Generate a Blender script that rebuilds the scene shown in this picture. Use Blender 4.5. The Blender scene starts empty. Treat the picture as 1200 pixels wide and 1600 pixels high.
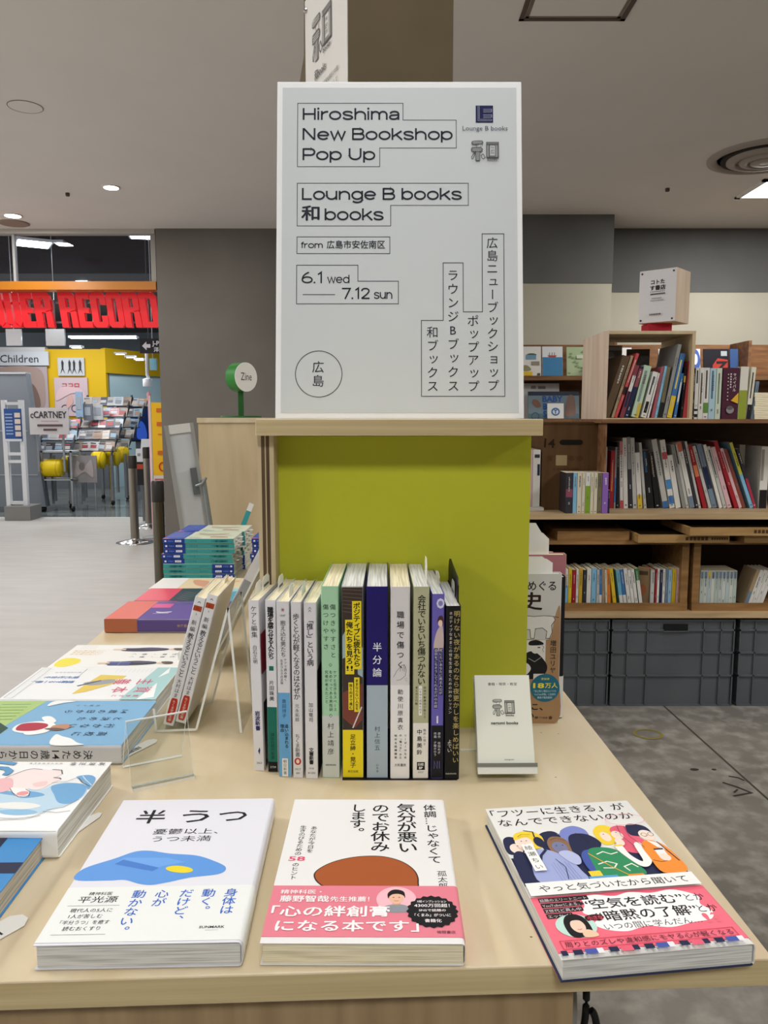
import bpy, bmesh, math, random
from mathutils import Matrix, Vector
random.seed(7)
SC = bpy.context.scene
COL = SC.collection
R = math.radians

# ------------------------------------------------------------------ camera, world, exposure
cam_d = bpy.data.cameras.new('camera')
cam_d.sensor_fit = 'VERTICAL'; cam_d.sensor_height = 36.0
cam_d.lens = 1225.0 / 1600.0 * 36.0
cam_d.clip_start = 0.02; cam_d.clip_end = 60
cam = bpy.data.objects.new('camera', cam_d)
cam.location = (0, 0, 1.075)
cam.rotation_euler = (R(90 - 6.85), 0, 0)
COL.objects.link(cam)
SC.camera = cam
vs = SC.view_settings
vs.view_transform = 'Standard'; vs.look = 'None'; vs.gamma = 1.0; vs.use_curve_mapping = False
vs.exposure = 0.14
SC.cycles.max_bounces = 8; SC.cycles.transparent_max_bounces = 24
SC.cycles.sample_clamp_indirect = 4.0
SC.cycles.caustics_reflective = False; SC.cycles.caustics_refractive = False

W = bpy.data.worlds.new('world'); SC.world = W
W.use_nodes = True
W.node_tree.nodes['Background'].inputs[0].default_value = (1.0, 0.98, 0.95, 1)
W.node_tree.nodes['Background'].inputs[1].default_value = 0.9

CEIL = 2.57
def area(loc, sx, sy, power, col=(1, 0.98, 0.95), rot=(0, 0, 0)):
    l = bpy.data.lights.new('ceiling_lamp_or_fill', 'AREA'); l.shape = 'RECTANGLE'
    l.size = sx; l.size_y = sy; l.energy = power; l.color = col
    o = bpy.data.objects.new('ceiling_lamp_or_fill', l); o.location = loc; o.rotation_euler = rot
    COL.objects.link(o); return o
# recessed square ceiling lamps of the shop (fixtures are built further down at the same spots)
LAMPS = [(2.605, 5.365), (2.62, 1.6), (0.0, 0.72), (0.05, -1.25), (2.5, -1.25), (-2.5, -1.25), (-2.6, 1.6)]
LAMP_W = {0: 34, 1: 40, 2: 6, 3: 22, 4: 22, 5: 22, 6: 48}
for k, (x, y) in enumerate(LAMPS):
    area((x, y, CEIL - 0.012), 0.36 if k == 0 else 0.55, 0.36 if k == 0 else 0.55, LAMP_W[k])
# round downlights over the passage, then fixtureless area lights added to brighten the floor
for x, y, p in ((-1.78, 5.33, 9), (-2.76, 6.05, 9), (-3.3, 4.2, 18), (-3.2, 2.4, 16), (-4.4, 5.6, 16), (-4.6, 7.4, 10)):
    area((x, y, CEIL - 0.012), 0.12, 0.12, p, (1, 0.985, 0.96))
# music shop beyond the opening
for x, y in ((-4.6, 8.6), (-3.0, 8.8), (-4.8, 11.0), (-3.2, 11.2)):
    area((x, y, 2.5), 0.9, 0.5, 26, (0.97, 0.99, 1.0))

# ------------------------------------------------------------------ materials
def lin(c):
    c /= 255.0
    return c / 12.92 if c <= 0.04045 else ((c + 0.055) / 1.055) ** 2.4
def rgb(h):
    h = h.lstrip('#')
    return (lin(int(h[0:2], 16)), lin(int(h[2:4], 16)), lin(int(h[4:6], 16)), 1)
_MC = {}
def P(h, rough=0.55, spec=0.3, metal=0.0, emit=0.0, key=None):
    k = (h, rough, spec, metal, emit)
    if k in _MC: return _MC[k]
    m = bpy.data.materials.new(key or 'paint_' + h.lstrip('#'))
    m.use_nodes = True
    b = m.node_tree.nodes['Principled BSDF']
    b.inputs['Base Color'].default_value = rgb(h)
    b.inputs['Roughness'].default_value = rough
    b.inputs['Specular IOR Level'].default_value = spec
    b.inputs['Metallic'].default_value = metal
    if emit:
        b.inputs['Emission Color'].default_value = rgb(h)
        b.inputs['Emission Strength'].default_value = emit
    _MC[k] = m
    return m
def nodes(name):
    m = bpy.data.materials.new(name); m.use_nodes = True
    nt = m.node_tree
    return m, nt, nt.nodes['Principled BSDF']
def noise_mat(name, c1, c2, scale=(1, 1, 1), nscale=5.0, detail=4.0, rough=0.6, spec=0.3, lo=0.35, hi=0.65, bump=0.0, c3=None, n3=30.0, gen=False, dist=0.0):
    m, nt, b = nodes(name)
    tc = nt.nodes.new('ShaderNodeTexCoord'); mp = nt.nodes.new('ShaderNodeMapping')
    mp.inputs['Scale'].default_value = scale
    nt.links.new(tc.outputs['Object'], mp.inputs[0])
    n = nt.nodes.new('ShaderNodeTexNoise'); n.inputs['Scale'].default_value = nscale
    n.inputs['Detail'].default_value = detail; n.inputs['Distortion'].default_value = dist
    nt.links.new(mp.outputs[0], n.inputs['Vector'])
    r = nt.nodes.new('ShaderNodeValToRGB')
    r.color_ramp.elements[0].position = lo; r.color_ramp.elements[0].color = rgb(c1)
    r.color_ramp.elements[1].position = hi; r.color_ramp.elements[1].color = rgb(c2)
    nt.links.new(n.outputs['Fac'], r.inputs[0])
    out = r.outputs[0]
    if c3:
        n2 = nt.nodes.new('ShaderNodeTexNoise'); n2.inputs['Scale'].default_value = n3
        n2.inputs['Detail'].default_value = 6
        nt.links.new(tc.outputs['Object'], n2.inputs['Vector'])
        r2 = nt.nodes.new('ShaderNodeValToRGB')
        r2.color_ramp.elements[0].position = 0.45; r2.color_ramp.elements[0].color = (0, 0, 0, 1)
        r2.color_ramp.elements[1].position = 0.75; r2.color_ramp.elements[1].color = (1, 1, 1, 1)
        nt.links.new(n2.outputs['Fac'], r2.inputs[0])
        mx = nt.nodes.new('ShaderNodeMixRGB'); mx.inputs[2].default_value = rgb(c3)
        nt.links.new(r2.outputs[0], mx.inputs[0]); nt.links.new(out, mx.inputs[1])
        out = mx.outputs[0]
    nt.links.new(out, b.inputs['Base Color'])
    b.inputs['Roughness'].default_value = rough; b.inputs['Specular IOR Level'].default_value = spec
    if bump:
        bp = nt.nodes.new('ShaderNodeBump'); bp.inputs['Strength'].default_value = bump
        bp.inputs['Distance'].default_value = 0.004
        nt.links.new(n.outputs['Fac'], bp.inputs['Height']); nt.links.new(bp.outputs[0], b.inputs['Normal'])
    return m
MAPLE = noise_mat('maple_plywood', '#cbb994', '#d8cab0', (5, 1.2, 5), 3.2, 5, 0.42, 0.35, 0.3, 0.7, dist=1.2)
MAPLE_V = noise_mat('maple_plywood_upright', '#bda884', '#cdbb98', (6, 6, 0.9), 3.0, 5, 0.5, 0.3, 0.3, 0.7, dist=0.8)
MAPLE_E = noise_mat('plywood_edge', '#b8a47a', '#ccbb90', (1, 20, 60), 3.0, 3, 0.6, 0.25)
DARKPLY = noise_mat('dark_veneer_edge', '#4f3f2d', '#6a563f', (30, 30, 2), 4.0, 4, 0.7, 0.2)
CABWOOD = noise_mat('cabinet_side_wood', '#8f7a5a', '#a38d6b', (10, 1, 1.0), 6.0, 4, 0.6, 0.25)
PINK_PLY = noise_mat('pale_plywood', '#c9b49f', '#dac7b4', (8, 8, 0.8), 3.0, 4, 0.6, 0.25)
SHELFWOOD = noise_mat('shelf_pine', '#a98f6c', '#c4ab84', (0.8, 10, 10), 4.0, 4, 0.5, 0.3)
CRATEWOOD = noise_mat('crate_wood', '#7d5c37', '#9a7549', (1.2, 10, 10), 5.0, 5, 0.6, 0.25)
TRAYWOOD = noise_mat('tray_wood', '#9a7a4d', '#b08e5c', (1.2, 10, 10), 5.0, 5, 0.6, 0.25)
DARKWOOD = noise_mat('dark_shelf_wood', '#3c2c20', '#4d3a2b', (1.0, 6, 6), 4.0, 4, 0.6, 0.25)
RACKWOOD = noise_mat('rack_wood', '#6f4d35', '#8d6848', (1.0, 8, 8), 4.0, 4, 0.55, 0.25)
CARTON = noise_mat('brown_cardboard', '#573f28', '#634a30', (9, 2, 0.7), 3.0, 4, 0.8, 0.15)
BROWNBOX = noise_mat('brown_board', '#5f5440', '#675b46', (2, 2, 2), 3.0, 3, 0.8, 0.15)
LIME = noise_mat('lime_green_panel', '#bfc332', '#c5c93c', (1, 1, 1), 3.0, 2, 0.38, 0.35)
CONCRETE = noise_mat('worn_concrete', '#69655f', '#8f8a83', (1, 1, 1), 2.4, 9, 0.55, 0.3, 0.3, 0.72, 0.12, '#aaa69e', 16.0, dist=0.6)
PALEFLOOR = noise_mat('pale_floor', '#aba7a2', '#b4b0ab', (1.0, 4.0, 1), 3.0, 4, 0.42, 0.35)
CEILING = noise_mat('ceiling_paint', '#e2dedb', '#e5e1de', (1, 1, 1), 2.0, 2, 0.9, 0.1)
WALLGREY = noise_mat('grey_wall_paint', '#6f6b65', '#75716b', (1, 1, 1), 2.0, 3, 0.8, 0.15)
WALLDARK = noise_mat('dark_grey_wall_paint', '#636362', '#6a6a69', (1, 1, 1), 2.0, 3, 0.8, 0.15)
WALLBEIGE = noise_mat('beige_wall_paint', '#b4b0a0', '#bab6a6', (1, 1, 1), 2.0, 3, 0.8, 0.15)
CRATEGREY = noise_mat('grey_plastic', '#565b60', '#5d6267', (1, 1, 1), 6.0, 3, 0.45, 0.35)
DARKTILE = noise_mat('glossy_dark_tile', '#5a5f5e', '#7d8482', (0.8, 3.0, 1), 2.0, 4, 0.08, 0.6)
SILVER = P('#c0c0bd', 0.22, 0.5, 1.0); STEEL = P('#8d867c', 0.28, 0.5, 1.0); ALU = P('#b5b8b8', 0.35, 0.5, 0.8)
BLACK = P('#0d0d0f', 0.5); WHITE = P('#e9eaec', 0.5); INK = P('#24262c', 0.6, 0.15); PAPER = P('#f0efe9', 0.6, 0.2)
NAVY = P('#1c2350', 0.6, 0.15); RED = P('#c4262b', 0.5); PINK = P('#e0788c', 0.45)

def page_mat(name, base, line, n=900.0):
    m, nt, b = nodes(name)
    tc = nt.nodes.new('ShaderNodeTexCoord'); mp = nt.nodes.new('ShaderNodeMapping')
    mp.inputs['Scale'].default_value = (0.02, 0.02, 1)
    nt.links.new(tc.outputs['Object'], mp.inputs[0])
    n1 = nt.nodes.new('ShaderNodeTexNoise'); n1.inputs['Scale'].default_value = n; n1.inputs['Detail'].default_value = 2
    nt.links.new(mp.outputs[0], n1.inputs['Vector'])
    r = nt.nodes.new('ShaderNodeValToRGB')
    r.color_ramp.elements[0].position = 0.35; r.color_ramp.elements[0].color = rgb(line)
    r.color_ramp.elements[1].position = 0.55; r.color_ramp.elements[1].color = rgb(base)
    nt.links.new(n1.outputs['Fac'], r.inputs[0]); nt.links.new(r.outputs[0], b.inputs['Base Color'])
    b.inputs['Roughness'].default_value = 0.8; b.inputs['Specular IOR Level'].default_value = 0.15
    return m
PG_CREAM = page_mat('cream_pages', '#efe6c8', '#d2c8a8'); PG_WHITE = page_mat('white_pages', '#dedfdb', '#b9bab6')
PG_GREY = page_mat('grey_pages', '#c3beb2', '#9f9a8e')

def acrylic(name, t=0.95, g=0.10, col=(0.96, 0.97, 0.96, 1), rough=0.02):
    m = bpy.data.materials.new(name); m.use_nodes = True; nt = m.node_tree
    for n in list(nt.nodes): nt.nodes.remove(n)
    o = nt.nodes.new('ShaderNodeOutputMaterial'); tr = nt.nodes.new('ShaderNodeBsdfTransparent'); tr.inputs[0].default_value = col
    gl = nt.nodes.new('ShaderNodeBsdfGlossy'); gl.inputs['Roughness'].default_value = rough
    fr = nt.nodes.new('ShaderNodeMath'); fr.operation = 'MULTIPLY_ADD'; lw = nt.nodes.new('ShaderNodeLayerWeight'); pw = nt.nodes.new('ShaderNodeMath'); pw.operation = 'POWER'; pw.inputs[1].default_value = 4.0
    nt.links.new(lw.outputs['Facing'], pw.inputs[0]); nt.links.new(pw.outputs[0], fr.inputs[0]); fr.inputs[1].default_value = 0.30; fr.inputs[2].default_value = 0.025
    mx = nt.nodes.new('ShaderNodeMixShader')
    nt.links.new(fr.outputs[0], mx.inputs[0]); nt.links.new(tr.outputs[0], mx.inputs[1]); nt.links.new(gl.outputs[0], mx.inputs[2])
    nt.links.new(mx.outputs[0], o.inputs[0]); return m
ACRYLIC = acrylic('clear_acrylic'); GLASS = acrylic('window_glass', col=(0.9, 0.92, 0.95, 1))
ACR_EDGE = P('#e6e8e4', 0.2, 0.5)

# ------------------------------------------------------------------ mesh building
_GC = {}
def glyph(s, bold=0.0):
    k = (s, bold)
    if k not in _GC:
        c = bpy.data.curves.new('lettering', 'FONT'); c.body = s; c.size = 1; c.resolution_u = 2; c.offset = bold
        o = bpy.data.objects.new('lettering', c)
        me = bpy.data.meshes.new_from_object(o)
        vv = [(v.co.x, v.co.y) for v in me.vertices]; ff = [tuple(p.vertices) for p in me.polygons]
        bpy.data.objects.remove(o); bpy.data.curves.remove(c); bpy.data.meshes.remove(me)
        # faces must look towards +z
        g = []
        for f in ff:
            a = sum(vv[f[i]][0] * vv[f[(i + 1) % len(f)]][1] - vv[f[(i + 1) % len(f)]][0] * vv[f[i]][1] for i in range(len(f)))
            g.append(f if a >= 0 else f[::-1])
        _GC[k] = (vv, g, max([v[0] for v in vv] or [0]), min([v[0] for v in vv] or [0]))
    return _GC[k]

class MB:
    def __init__(s): s.v = []; s.f = []; s.mi = []; s.mats = []; s.sm = []
    def m(s, mat):
        if mat not in s.mats: s.mats.append(mat)
        return s.mats.index(mat)
    def add(s, vs, fs, mat, M=None, smooth=False):
        b = len(s.v); i = s.m(mat)
        for v in vs:
            v = Vector(v)
            s.v.append(tuple(M @ v) if M is not None else tuple(v))
        for f in fs:
            s.f.append(tuple(b + k for k in f)); s.mi.append(i); s.sm.append(smooth)
        return s
    def box(s, x0, y0, z0, x1, y1, z1, mat, M=None, mats=None):
        vs = [(x0, y0, z0), (x1, y0, z0), (x1, y1, z0), (x0, y1, z0), (x0, y0, z1), (x1, y0, z1), (x1, y1, z1), (x0, y1, z1)]
        fs = dict(b=(0, 3, 2, 1), t=(4, 5, 6, 7), f=(0, 1, 5, 4), k=(2, 3, 7, 6), l=(3, 0, 4, 7), r=(1, 2, 6, 5))
        for k, f in fs.items(): s.add(vs, [f], (mats or {}).get(k, mat), M)
        return s
    def prism(s, poly, a, b, mat, M=None, axis='z', cap=None, smooth=False):
        n = len(poly)
        def pt(p, h): return (p[0], p[1], h) if axis == 'z' else ((p[0], h, p[1]) if axis == 'y' else (h, p[0], p[1]))
        vs = [pt(p, a) for p in poly] + [pt(p, b) for p in poly]
        s.add(vs, [tuple(range(n))[::-1], tuple(range(n, 2 * n))], cap or mat, M)
        s.add(vs, [(i, (i + 1) % n, n + (i + 1) % n, n + i) for i in range(n)], mat, M, smooth)
        return s
    def lathe(s, prof, mat, n=24, M=None, smooth=True):
        vs = []; fs = []
        for r, z in prof:
            for k in range(n):
                a = 2 * math.pi * k / n; vs.append((r * math.cos(a), r * math.sin(a), z))
        for i in range(len(prof) - 1):
            for k in range(n):
                fs.append((i * n + k, i * n + (k + 1) % n, (i + 1) * n + (k + 1) % n, (i + 1) * n + k))
        s.add(vs, fs, mat, M, smooth)
        s.add(vs, [tuple(range(n))[::-1], tuple(range((len(prof) - 1) * n, len(prof) * n))], mat, M)
        return s
    def tube(s, pts, r, mat, n=8, M=None):
        pts = [Vector(p) for p in pts]; vs = []; fs = []
        for i, p in enumerate(pts):
            d = (pts[min(i + 1, len(pts) - 1)] - pts[max(i - 1, 0)]).normalized()
            u = d.cross(Vector((0, 0, 1)))
            if u.length < 1e-3: u = d.cross(Vector((1, 0, 0)))
            u.normalize(); w = d.cross(u)
            for k in range(n):
                a = 2 * math.pi * k / n; vs.append(tuple(p + (u * math.cos(a) + w * math.sin(a)) * r))
        for i in range(len(pts) - 1):
            for k in range(n): fs.append((i * n + k, i * n + (k + 1) % n, (i + 1) * n + (k + 1) % n, (i + 1) * n + k))
        s.add(vs, fs, mat, M, True)
        s.add(vs, [tuple(range(n)), tuple(range((len(pts) - 1) * n, len(pts) * n))], mat, M)
        return s
    def build(s, name, parent=None, M=None, bevel=0.0):
        me = bpy.data.meshes.new(name)
        me.from_pydata(s.v, [], s.f)
        for m in s.mats: me.materials.append(m)
        me.polygons.foreach_set('material_index', s.mi); me.polygons.foreach_set('use_smooth', s.sm)
        me.update()
        if bevel:
            bm = bmesh.new(); bm.from_mesh(me)
            bmesh.ops.remove_doubles(bm, verts=bm.verts, dist=1e-6)
            bmesh.ops.recalc_face_normals(bm, faces=bm.faces)
            ed = [e for e in bm.edges if len(e.link_faces) == 2 and e.calc_face_angle(0) > 0.6]
            bmesh.ops.bevel(bm, geom=ed, offset=bevel, segments=2, affect='EDGES', profile=0.5)
            bm.to_mesh(me); bm.free()
        o = bpy.data.objects.new(name, me); COL.objects.link(o)
        if M is not None: o.matrix_world = M
        if parent is not None: o.parent = parent
        return o

FAT = ((0, 0), (1, 0), (-1, 0), (0, 1), (0, -1))
class Page:
    """a printed face: (u right, v up) in metres, laid on a mesh by the matrix M"""
    def __init__(s, mb, M, eps=3e-5): s.mb = mb; s.M = M; s.l = 1; s.e = eps
    def put(s, vs, fs, mat, lift=0): s.mb.add([(x, y, s.e * (s.l + lift)) for x, y in vs], fs, mat, s.M)
    def poly(s, pts, mat):
        a = sum(pts[i][0] * pts[(i + 1) % len(pts)][1] - pts[(i + 1) % len(pts)][0] * pts[i][1] for i in range(len(pts)))
        f = tuple(range(len(pts)))
        s.l += 1; s.put(pts, [f if a >= 0 else f[::-1]], mat)
    def rect(s, x0, y0, x1, y1, mat): s.poly([(x0, y0), (x1, y0), (x1, y1), (x0, y1)], mat)
    def ell(s, cx, cy, rx, ry, mat, n=28, rot=0.0, wob=0.0, k=10, a0=0, a1=360):
        c, d = math.cos(R(rot)), math.sin(R(rot)); pts = []
        for i in range(n if a1 - a0 >= 360 else n + 1):
            a = R(a0 + (a1 - a0) * i / n); q = 1 + wob * math.cos(k * a)
            x, y = rx * q * math.cos(a), ry * q * math.sin(a); pts.append((cx + x * c - y * d, cy + x * d + y * c))
        s.poly(pts, mat)
    def blob(s, pts, mat, n=5):
        out = []; N = len(pts)
        for i in range(N):
            p0, p1, p2, p3 = [Vector(pts[(i + j - 1) % N]) for j in range(4)]
            for t in range(n):
                t /= n
                q = 0.5 * ((2 * p1) + (p2 - p0) * t + (2 * p0 - 5 * p1 + 4 * p2 - p3) * t * t + (3 * p1 - p0 - 3 * p2 + p3) * t ** 3)
                out.append((q.x, q.y))
        s.poly(out, mat)
    def line(s, pts, w, mat, closed=False):
        s.l += 1
        pts = [p for k, p in enumerate(pts) if k == 0 or (Vector(p) - Vector(pts[k - 1])).length > 1e-7]
        if len(pts) < 2: return
        stroke(s, list(pts) + ([pts[0]] if closed else []), w, mat, 0)
    def ring(s, cx, cy, rx, ry, w, mat, n=40):
        s.line([(cx + rx * math.cos(2 * math.pi * i / n), cy + ry * math.sin(2 * math.pi * i / n)) for i in range(n)], w, mat, True)
    def text(s, t, u, v, size, mat, al='l', sx=1.0, bold=0.0, width=None, rot=0.0):
        cjk = bold > 0 and any(ord(c) > 0x2000 for c in t)
        vv, ff, x1, x0 = glyph(t, 0.0 if cjk else bold)
        if width: sx = width / max(1e-6, (x1 - x0) * size)
        off = -x0 * size * sx if al == 'l' else (-(x1 + x0) / 2 * size * sx if al == 'c' else -x1 * size * sx)
        c, d = math.cos(R(rot)), math.sin(R(rot)); pts = []
        for x, y in vv:
            x, y = off + x * size * sx, y * size
            pts.append((u + x * c - y * d, v + x * d + y * c))
        for q, (ox, oy) in enumerate(FAT if cjk else FAT[:1]): s.put([(a + ox * bold * size * sx, b + oy * bold * size) for a, b in pts], ff, mat, 1 + .15 * q)
    def vtext(s, t, u, v, size, mat, pitch=None, sx=1.0, bold=0.0, length=None):
        """vertical writing: u is the column's centre, v its top"""
        cells = []; k = 0
        while k < len(t):
            if t[k] == '{':
                e = t.index('}', k); cells.append(t[k + 1:e]); k = e + 1
            else: cells.append(t[k]); k += 1
        n = len(cells)
        pitch = pitch or (length / n if length else size * 1.03)
        for i, ch in enumerate(cells):
            if ch == ' ': continue
            if len(ch) > 1:
                s.text(ch, u, v - pitch * (i + 0.5) - size * 0.36, size, mat, 'c', width=size * sx * 0.9, bold=bold * 0.6); continue
            vv, ff, x1, x0 = glyph(ch, 0.0)
            cy = v - pitch * (i + 0.5); wide = ord(ch) > 0x2000
            pts = []
            for x, y in vv:
                x = (x - (0.5 if wide else (x0 + x1) / 2)); y = y - (0.38 if wide else 0.36)
                if ch in 'ー…「」『』（）〜': x, y = y, -x
                if ch in 'ゃゅょっャュョッァィゥェォ': x += 0.08; y += 0.08
                if ch in '、。': x += 0.55; y += 0.55
                pts.append((u + x * size * sx, cy + y * size))
            for q, (ox, oy) in enumerate(FAT if bold > 0 else FAT[:1]): s.put([(a + ox * bold * size * sx, b + oy * bold * size) for a, b in pts], ff, mat, 1 + .15 * q)

# wide plain lettering drawn with an even stroke (cap height 1); each letter is a list of stroke paths
def _arc(cx, cy, rx, ry, a0, a1, n=18): return [(cx + rx * math.cos(R(a0 + (a1 - a0) * i / n)), cy + ry * math.sin(R(a0 + (a1 - a0) * i / n))) for i in range(n + 1)]
def _cat(p, n=8):
    out = []; q = [p[0]] + list(p) + [p[-1]]
    for i in range(1, len(q) - 2):
        p0, p1, p2, p3 = [Vector(z) for z in q[i - 1:i + 3]]
        for k in range(n):
            t = k / n; z = 0.5 * ((2 * p1) + (p2 - p0) * t + (2 * p0 - 5 * p1 + 4 * p2 - p3) * t * t + (3 * p1 - p0 - 3 * p2 + p3) * t ** 3); out.append((z.x, z.y))
    return out + [tuple(p[-1])]
XH = .76; HW = .075; OV = _arc(.44, XH / 2, .365, XH / 2 - .06, 0, 360, 40)
def _bowl(x): return _arc(x, XH / 2, .355, XH / 2 - .06, 0, 360, 36)
SF = {
 'H': ([[(.075, 0), (.075, 1)], [(.855, 0), (.855, 1)], [(.075, .5), (.855, .5)]], 1.02), 'i': ([[(.075, 0), (.075, XH)], ['dot', .075, .955]], .24),
 'r': ([[(.075, 0), (.075, XH)], _arc(.44, .34, .365, .355, 178, 90, 10) + [(.52, .695)]], .56), 'o': ([OV], .92),
 's': ([_cat([(.70, .555), (.60, .665), (.40, .70), (.20, .675), (.095, .56), (.20, .445), (.42, .385), (.62, .32), (.715, .20), (.60, .09), (.40, .06), (.18, .10), (.075, .215)])], .84),
 'h': ([[(.075, 0), (.075, 1)], _arc(.42, .375, .345, .32, 180, 0, 20) + [(.765, 0)]], .90), 'n': ([[(.075, 0), (.075, XH)], _arc(.42, .375, .345, .32, 180, 0, 20) + [(.765, 0)]], .90),
 'm': ([[(.075, 0), (.075, XH)], _arc(.335, .42, .26, .275, 180, 0, 18) + [(.595, 0)], _arc(.855, .42, .26, .275, 180, 0, 18) + [(1.115, 0)]], 1.25),
 'a': ([_cat([(.10, .53), (.20, .655), (.40, .70), (.60, .65), (.675, .50), (.675, .42)]) + [(.675, .0)], _cat([(.675, .42), (.40, .405), (.16, .36), (.075, .22), (.17, .09), (.36, .06), (.56, .12), (.675, .26)])], .82),
 'N': ([[(.075, 0), (.075, 1)], [(.855, 0), (.855, 1)], [(.085, .98), (.845, .02)]], 1.03),
 'e': ([_arc(.44, XH / 2, .365, XH / 2 - .06, 0, 325, 34), [(.075, XH / 2), (.805, XH / 2)]], .92), 'w': ([[(.05, XH), (.30, .02), (.56, XH - .04), (.82, .02), (1.07, XH)]], 1.14),
 'B': ([[(.075, 0), (.075, 1)], [(.075, .94), (.55, .94)] + _arc(.55, .73, .245, .21, 90, -90, 14) + [(.075, .52)], [(.075, .52), (.60, .52)] + _arc(.60, .29, .25, .23, 90, -90, 14) + [(.075, .06)]], .95),
 'k': ([[(.075, 0), (.075, 1)], [(.72, XH), (.12, .30)], [(.33, .46), (.76, 0)]], .82), 'p': ([[(.075, -.22), (.075, XH)], _bowl(.43)], .90), 'b': ([[(.075, 0), (.075, 1)], _bowl(.43)], .90),
 'd': ([[(.785, 0), (.785, 1)], _bowl(.43)], .92), 'P': ([[(.075, 0), (.075, 1)], [(.075, .94), (.56, .94)] + _arc(.56, .68, .27, .26, 90, -90, 16) + [(.075, .42)]], .92),
 'U': ([[(.075, 1), (.075, .40)] + _arc(.45, .40, .375, .34, 180, 360, 22) + [(.825, 1)]], .98), 'L': ([[(.075, 1), (.075, .06), (.72, .06)]], .80),
 'u': ([[(.075, XH), (.075, .375)] + _arc(.42, .375, .345, .315, 180, 360, 20), [(.765, 0), (.765, XH)]], .92), 'g': ([[(.785, XH), (.785, .0)] + _arc(.43, .0, .355, .22, 0, -150, 16), _bowl(.43)], .92),
 'f': ([[(.20, 0), (.20, .80)] + _arc(.40, .80, .20, .14, 180, 80, 8), [(.04, .70), (.44, .70)]], .48),
 '6': ([_arc(.40, .31, .325, .25, 0, 360, 30), _cat([(.075, .33), (.13, .60), (.30, .84), (.52, .98)])], .80), '1': ([[(.10, .78), (.32, .98), (.32, 0)]], .48), '.': ([['dot', .09, .07]], .22),
 '7': ([[(.05, .94), (.66, .94), (.28, 0)]], .74), '2': ([_cat([(.09, .70), (.16, .87), (.37, .94), (.58, .86), (.63, .68), (.50, .46), (.28, .24), (.08, .06)]), [(.08, .06), (.68, .06)]], .76), ' ': ([], .40)}
def stroke(pg, pts, w, mat, lift=1):
    n = len(pts); closed = (Vector(pts[0]) - Vector(pts[-1])).length < 1e-5
    P_ = [Vector(p) for p in (pts[:-1] if closed else pts)]; n = len(P_); L_ = []; R_ = []
    for i in range(n):
        a = P_[i - 1] if (i or closed) else None; b = P_[(i + 1) % n] if (i < n - 1 or closed) else None
        d1 = (P_[i] - a).normalized() if a is not None else (b - P_[i]).normalized()
        d2 = (b - P_[i]).normalized() if b is not None else d1
        n1, n2 = Vector((-d1.y, d1.x)), Vector((-d2.y, d2.x)); m = (n1 + n2)
        m = n1 if m.length < 1e-6 else m.normalized(); k = w / 2 / max(.45, m.dot(n1))
        L_.append(P_[i] + m * k); R_.append(P_[i] - m * k)
    vs = [(p.x, p.y) for p in L_ + R_]; rg = range(n) if closed else range(n - 1)
    pg.put(vs, [(i, n + i, n + (i + 1) % n, (i + 1) % n) for i in rg], mat, lift)
def wide_text(pg, t, x0, x1, y, cap, mat, wt=.145):
    tot = sum(SF[c][1] for c in t) - .12; sx = (x1 - x0) / (tot * cap); x = x0
    for c in t:
        st, adv = SF[c]
        for q in st:
            if q[0] == 'dot':
                r = wt * cap * .62; pg.put([(x + q[1] * cap * sx + r * math.cos(R(a)), y + q[2] * cap + r * math.sin(R(a))) for a in range(0, 360, 24)], [tuple(range(15))], mat, 1)
            else: stroke(pg, [(x + a * cap * sx, y + b * cap) for a, b in q], wt * cap, mat)
        x += adv * cap * sx

def tag(o, label, cat, group=None):
    o['label'] = label; o['category'] = cat
    if group: o['group'] = group
    return o
def structure(o): o['kind'] = 'structure'; return o
def empty(name, M, label, cat, group=None):
    o = bpy.data.objects.new(name, None); o.empty_display_size = 0.05; COL.objects.link(o); o.matrix_world = M
    return tag(o, label, cat, group)
def T(x, y, z, yaw=0.0): return Matrix.Translation((x, y, z)) @ Matrix.Rotation(R(yaw), 4, 'Z')
def basis(loc, x, y, z):
    return Matrix(((x[0], y[0], z[0], loc[0]), (x[1], y[1], z[1], loc[1]), (x[2], y[2], z[2], loc[2]), (0, 0, 0, 1)))
FLAT = Matrix(((1, 0, 0, 0), (0, 0, -1, 0), (0, 1, 0, 0), (0, 0, 0, 1)))      # (u,v) -> x,z facing -y
def front(x, y, z): return Matrix.Translation((x, y, z)) @ FLAT

# ------------------------------------------------------------------ the setting
def slab(name, x0, y0, z0, x1, y1, z1, mat, mats=None): return structure(MB().box(x0, y0, z0, x1, y1, z1, mat, mats=mats).build(name))
slab('floor_concrete', -0.12, -3.0, -0.05, 5.0, 6.6, 0.0, CONCRETE)
slab('floor_pale', -6.5, -3.0, -0.05, -0.12, 8.45, 0.0, PALEFLOOR)
slab('floor_music_shop', -9.0, 8.45, -0.05, 0.5, 16.5, 0.0, DARKTILE)
slab('floor_threshold', -6.5, 8.40, -0.03, -0.12, 8.46, 0.003, P('#c9c9c6', 0.4))
JM = basis((1.053, 2.80, 0), (.053, -.9986, 0), (.9986, .053, 0), (0, 0, 1))
mb = MB(); mb.box(-.09, -.0035, -.001, 3.5, .0035, .0006, P('#47443f', .8), JM); structure(mb.build('floor_joint'))
mb = MB(); pg = Page(mb, T(0, 0, .0005), 2e-4); K = P('#3a3631', .8)
pg.line([(1.005, 2.215), (1.035, 2.185), (1.060, 2.150), (1.000, 2.130)], .008, K); pg.line([(1.03, 2.17), (1.01, 2.15)], .006, K); pg.line([(1.040, 2.255), (1.065, 2.245), (1.075, 2.225)], .006, K); pg.ell(.955, 2.30, .014, .008, K, 12); pg.ell(1.015, 2.30, .008, .005, K, 10)
structure(mb.build('floor_mark'))
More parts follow.
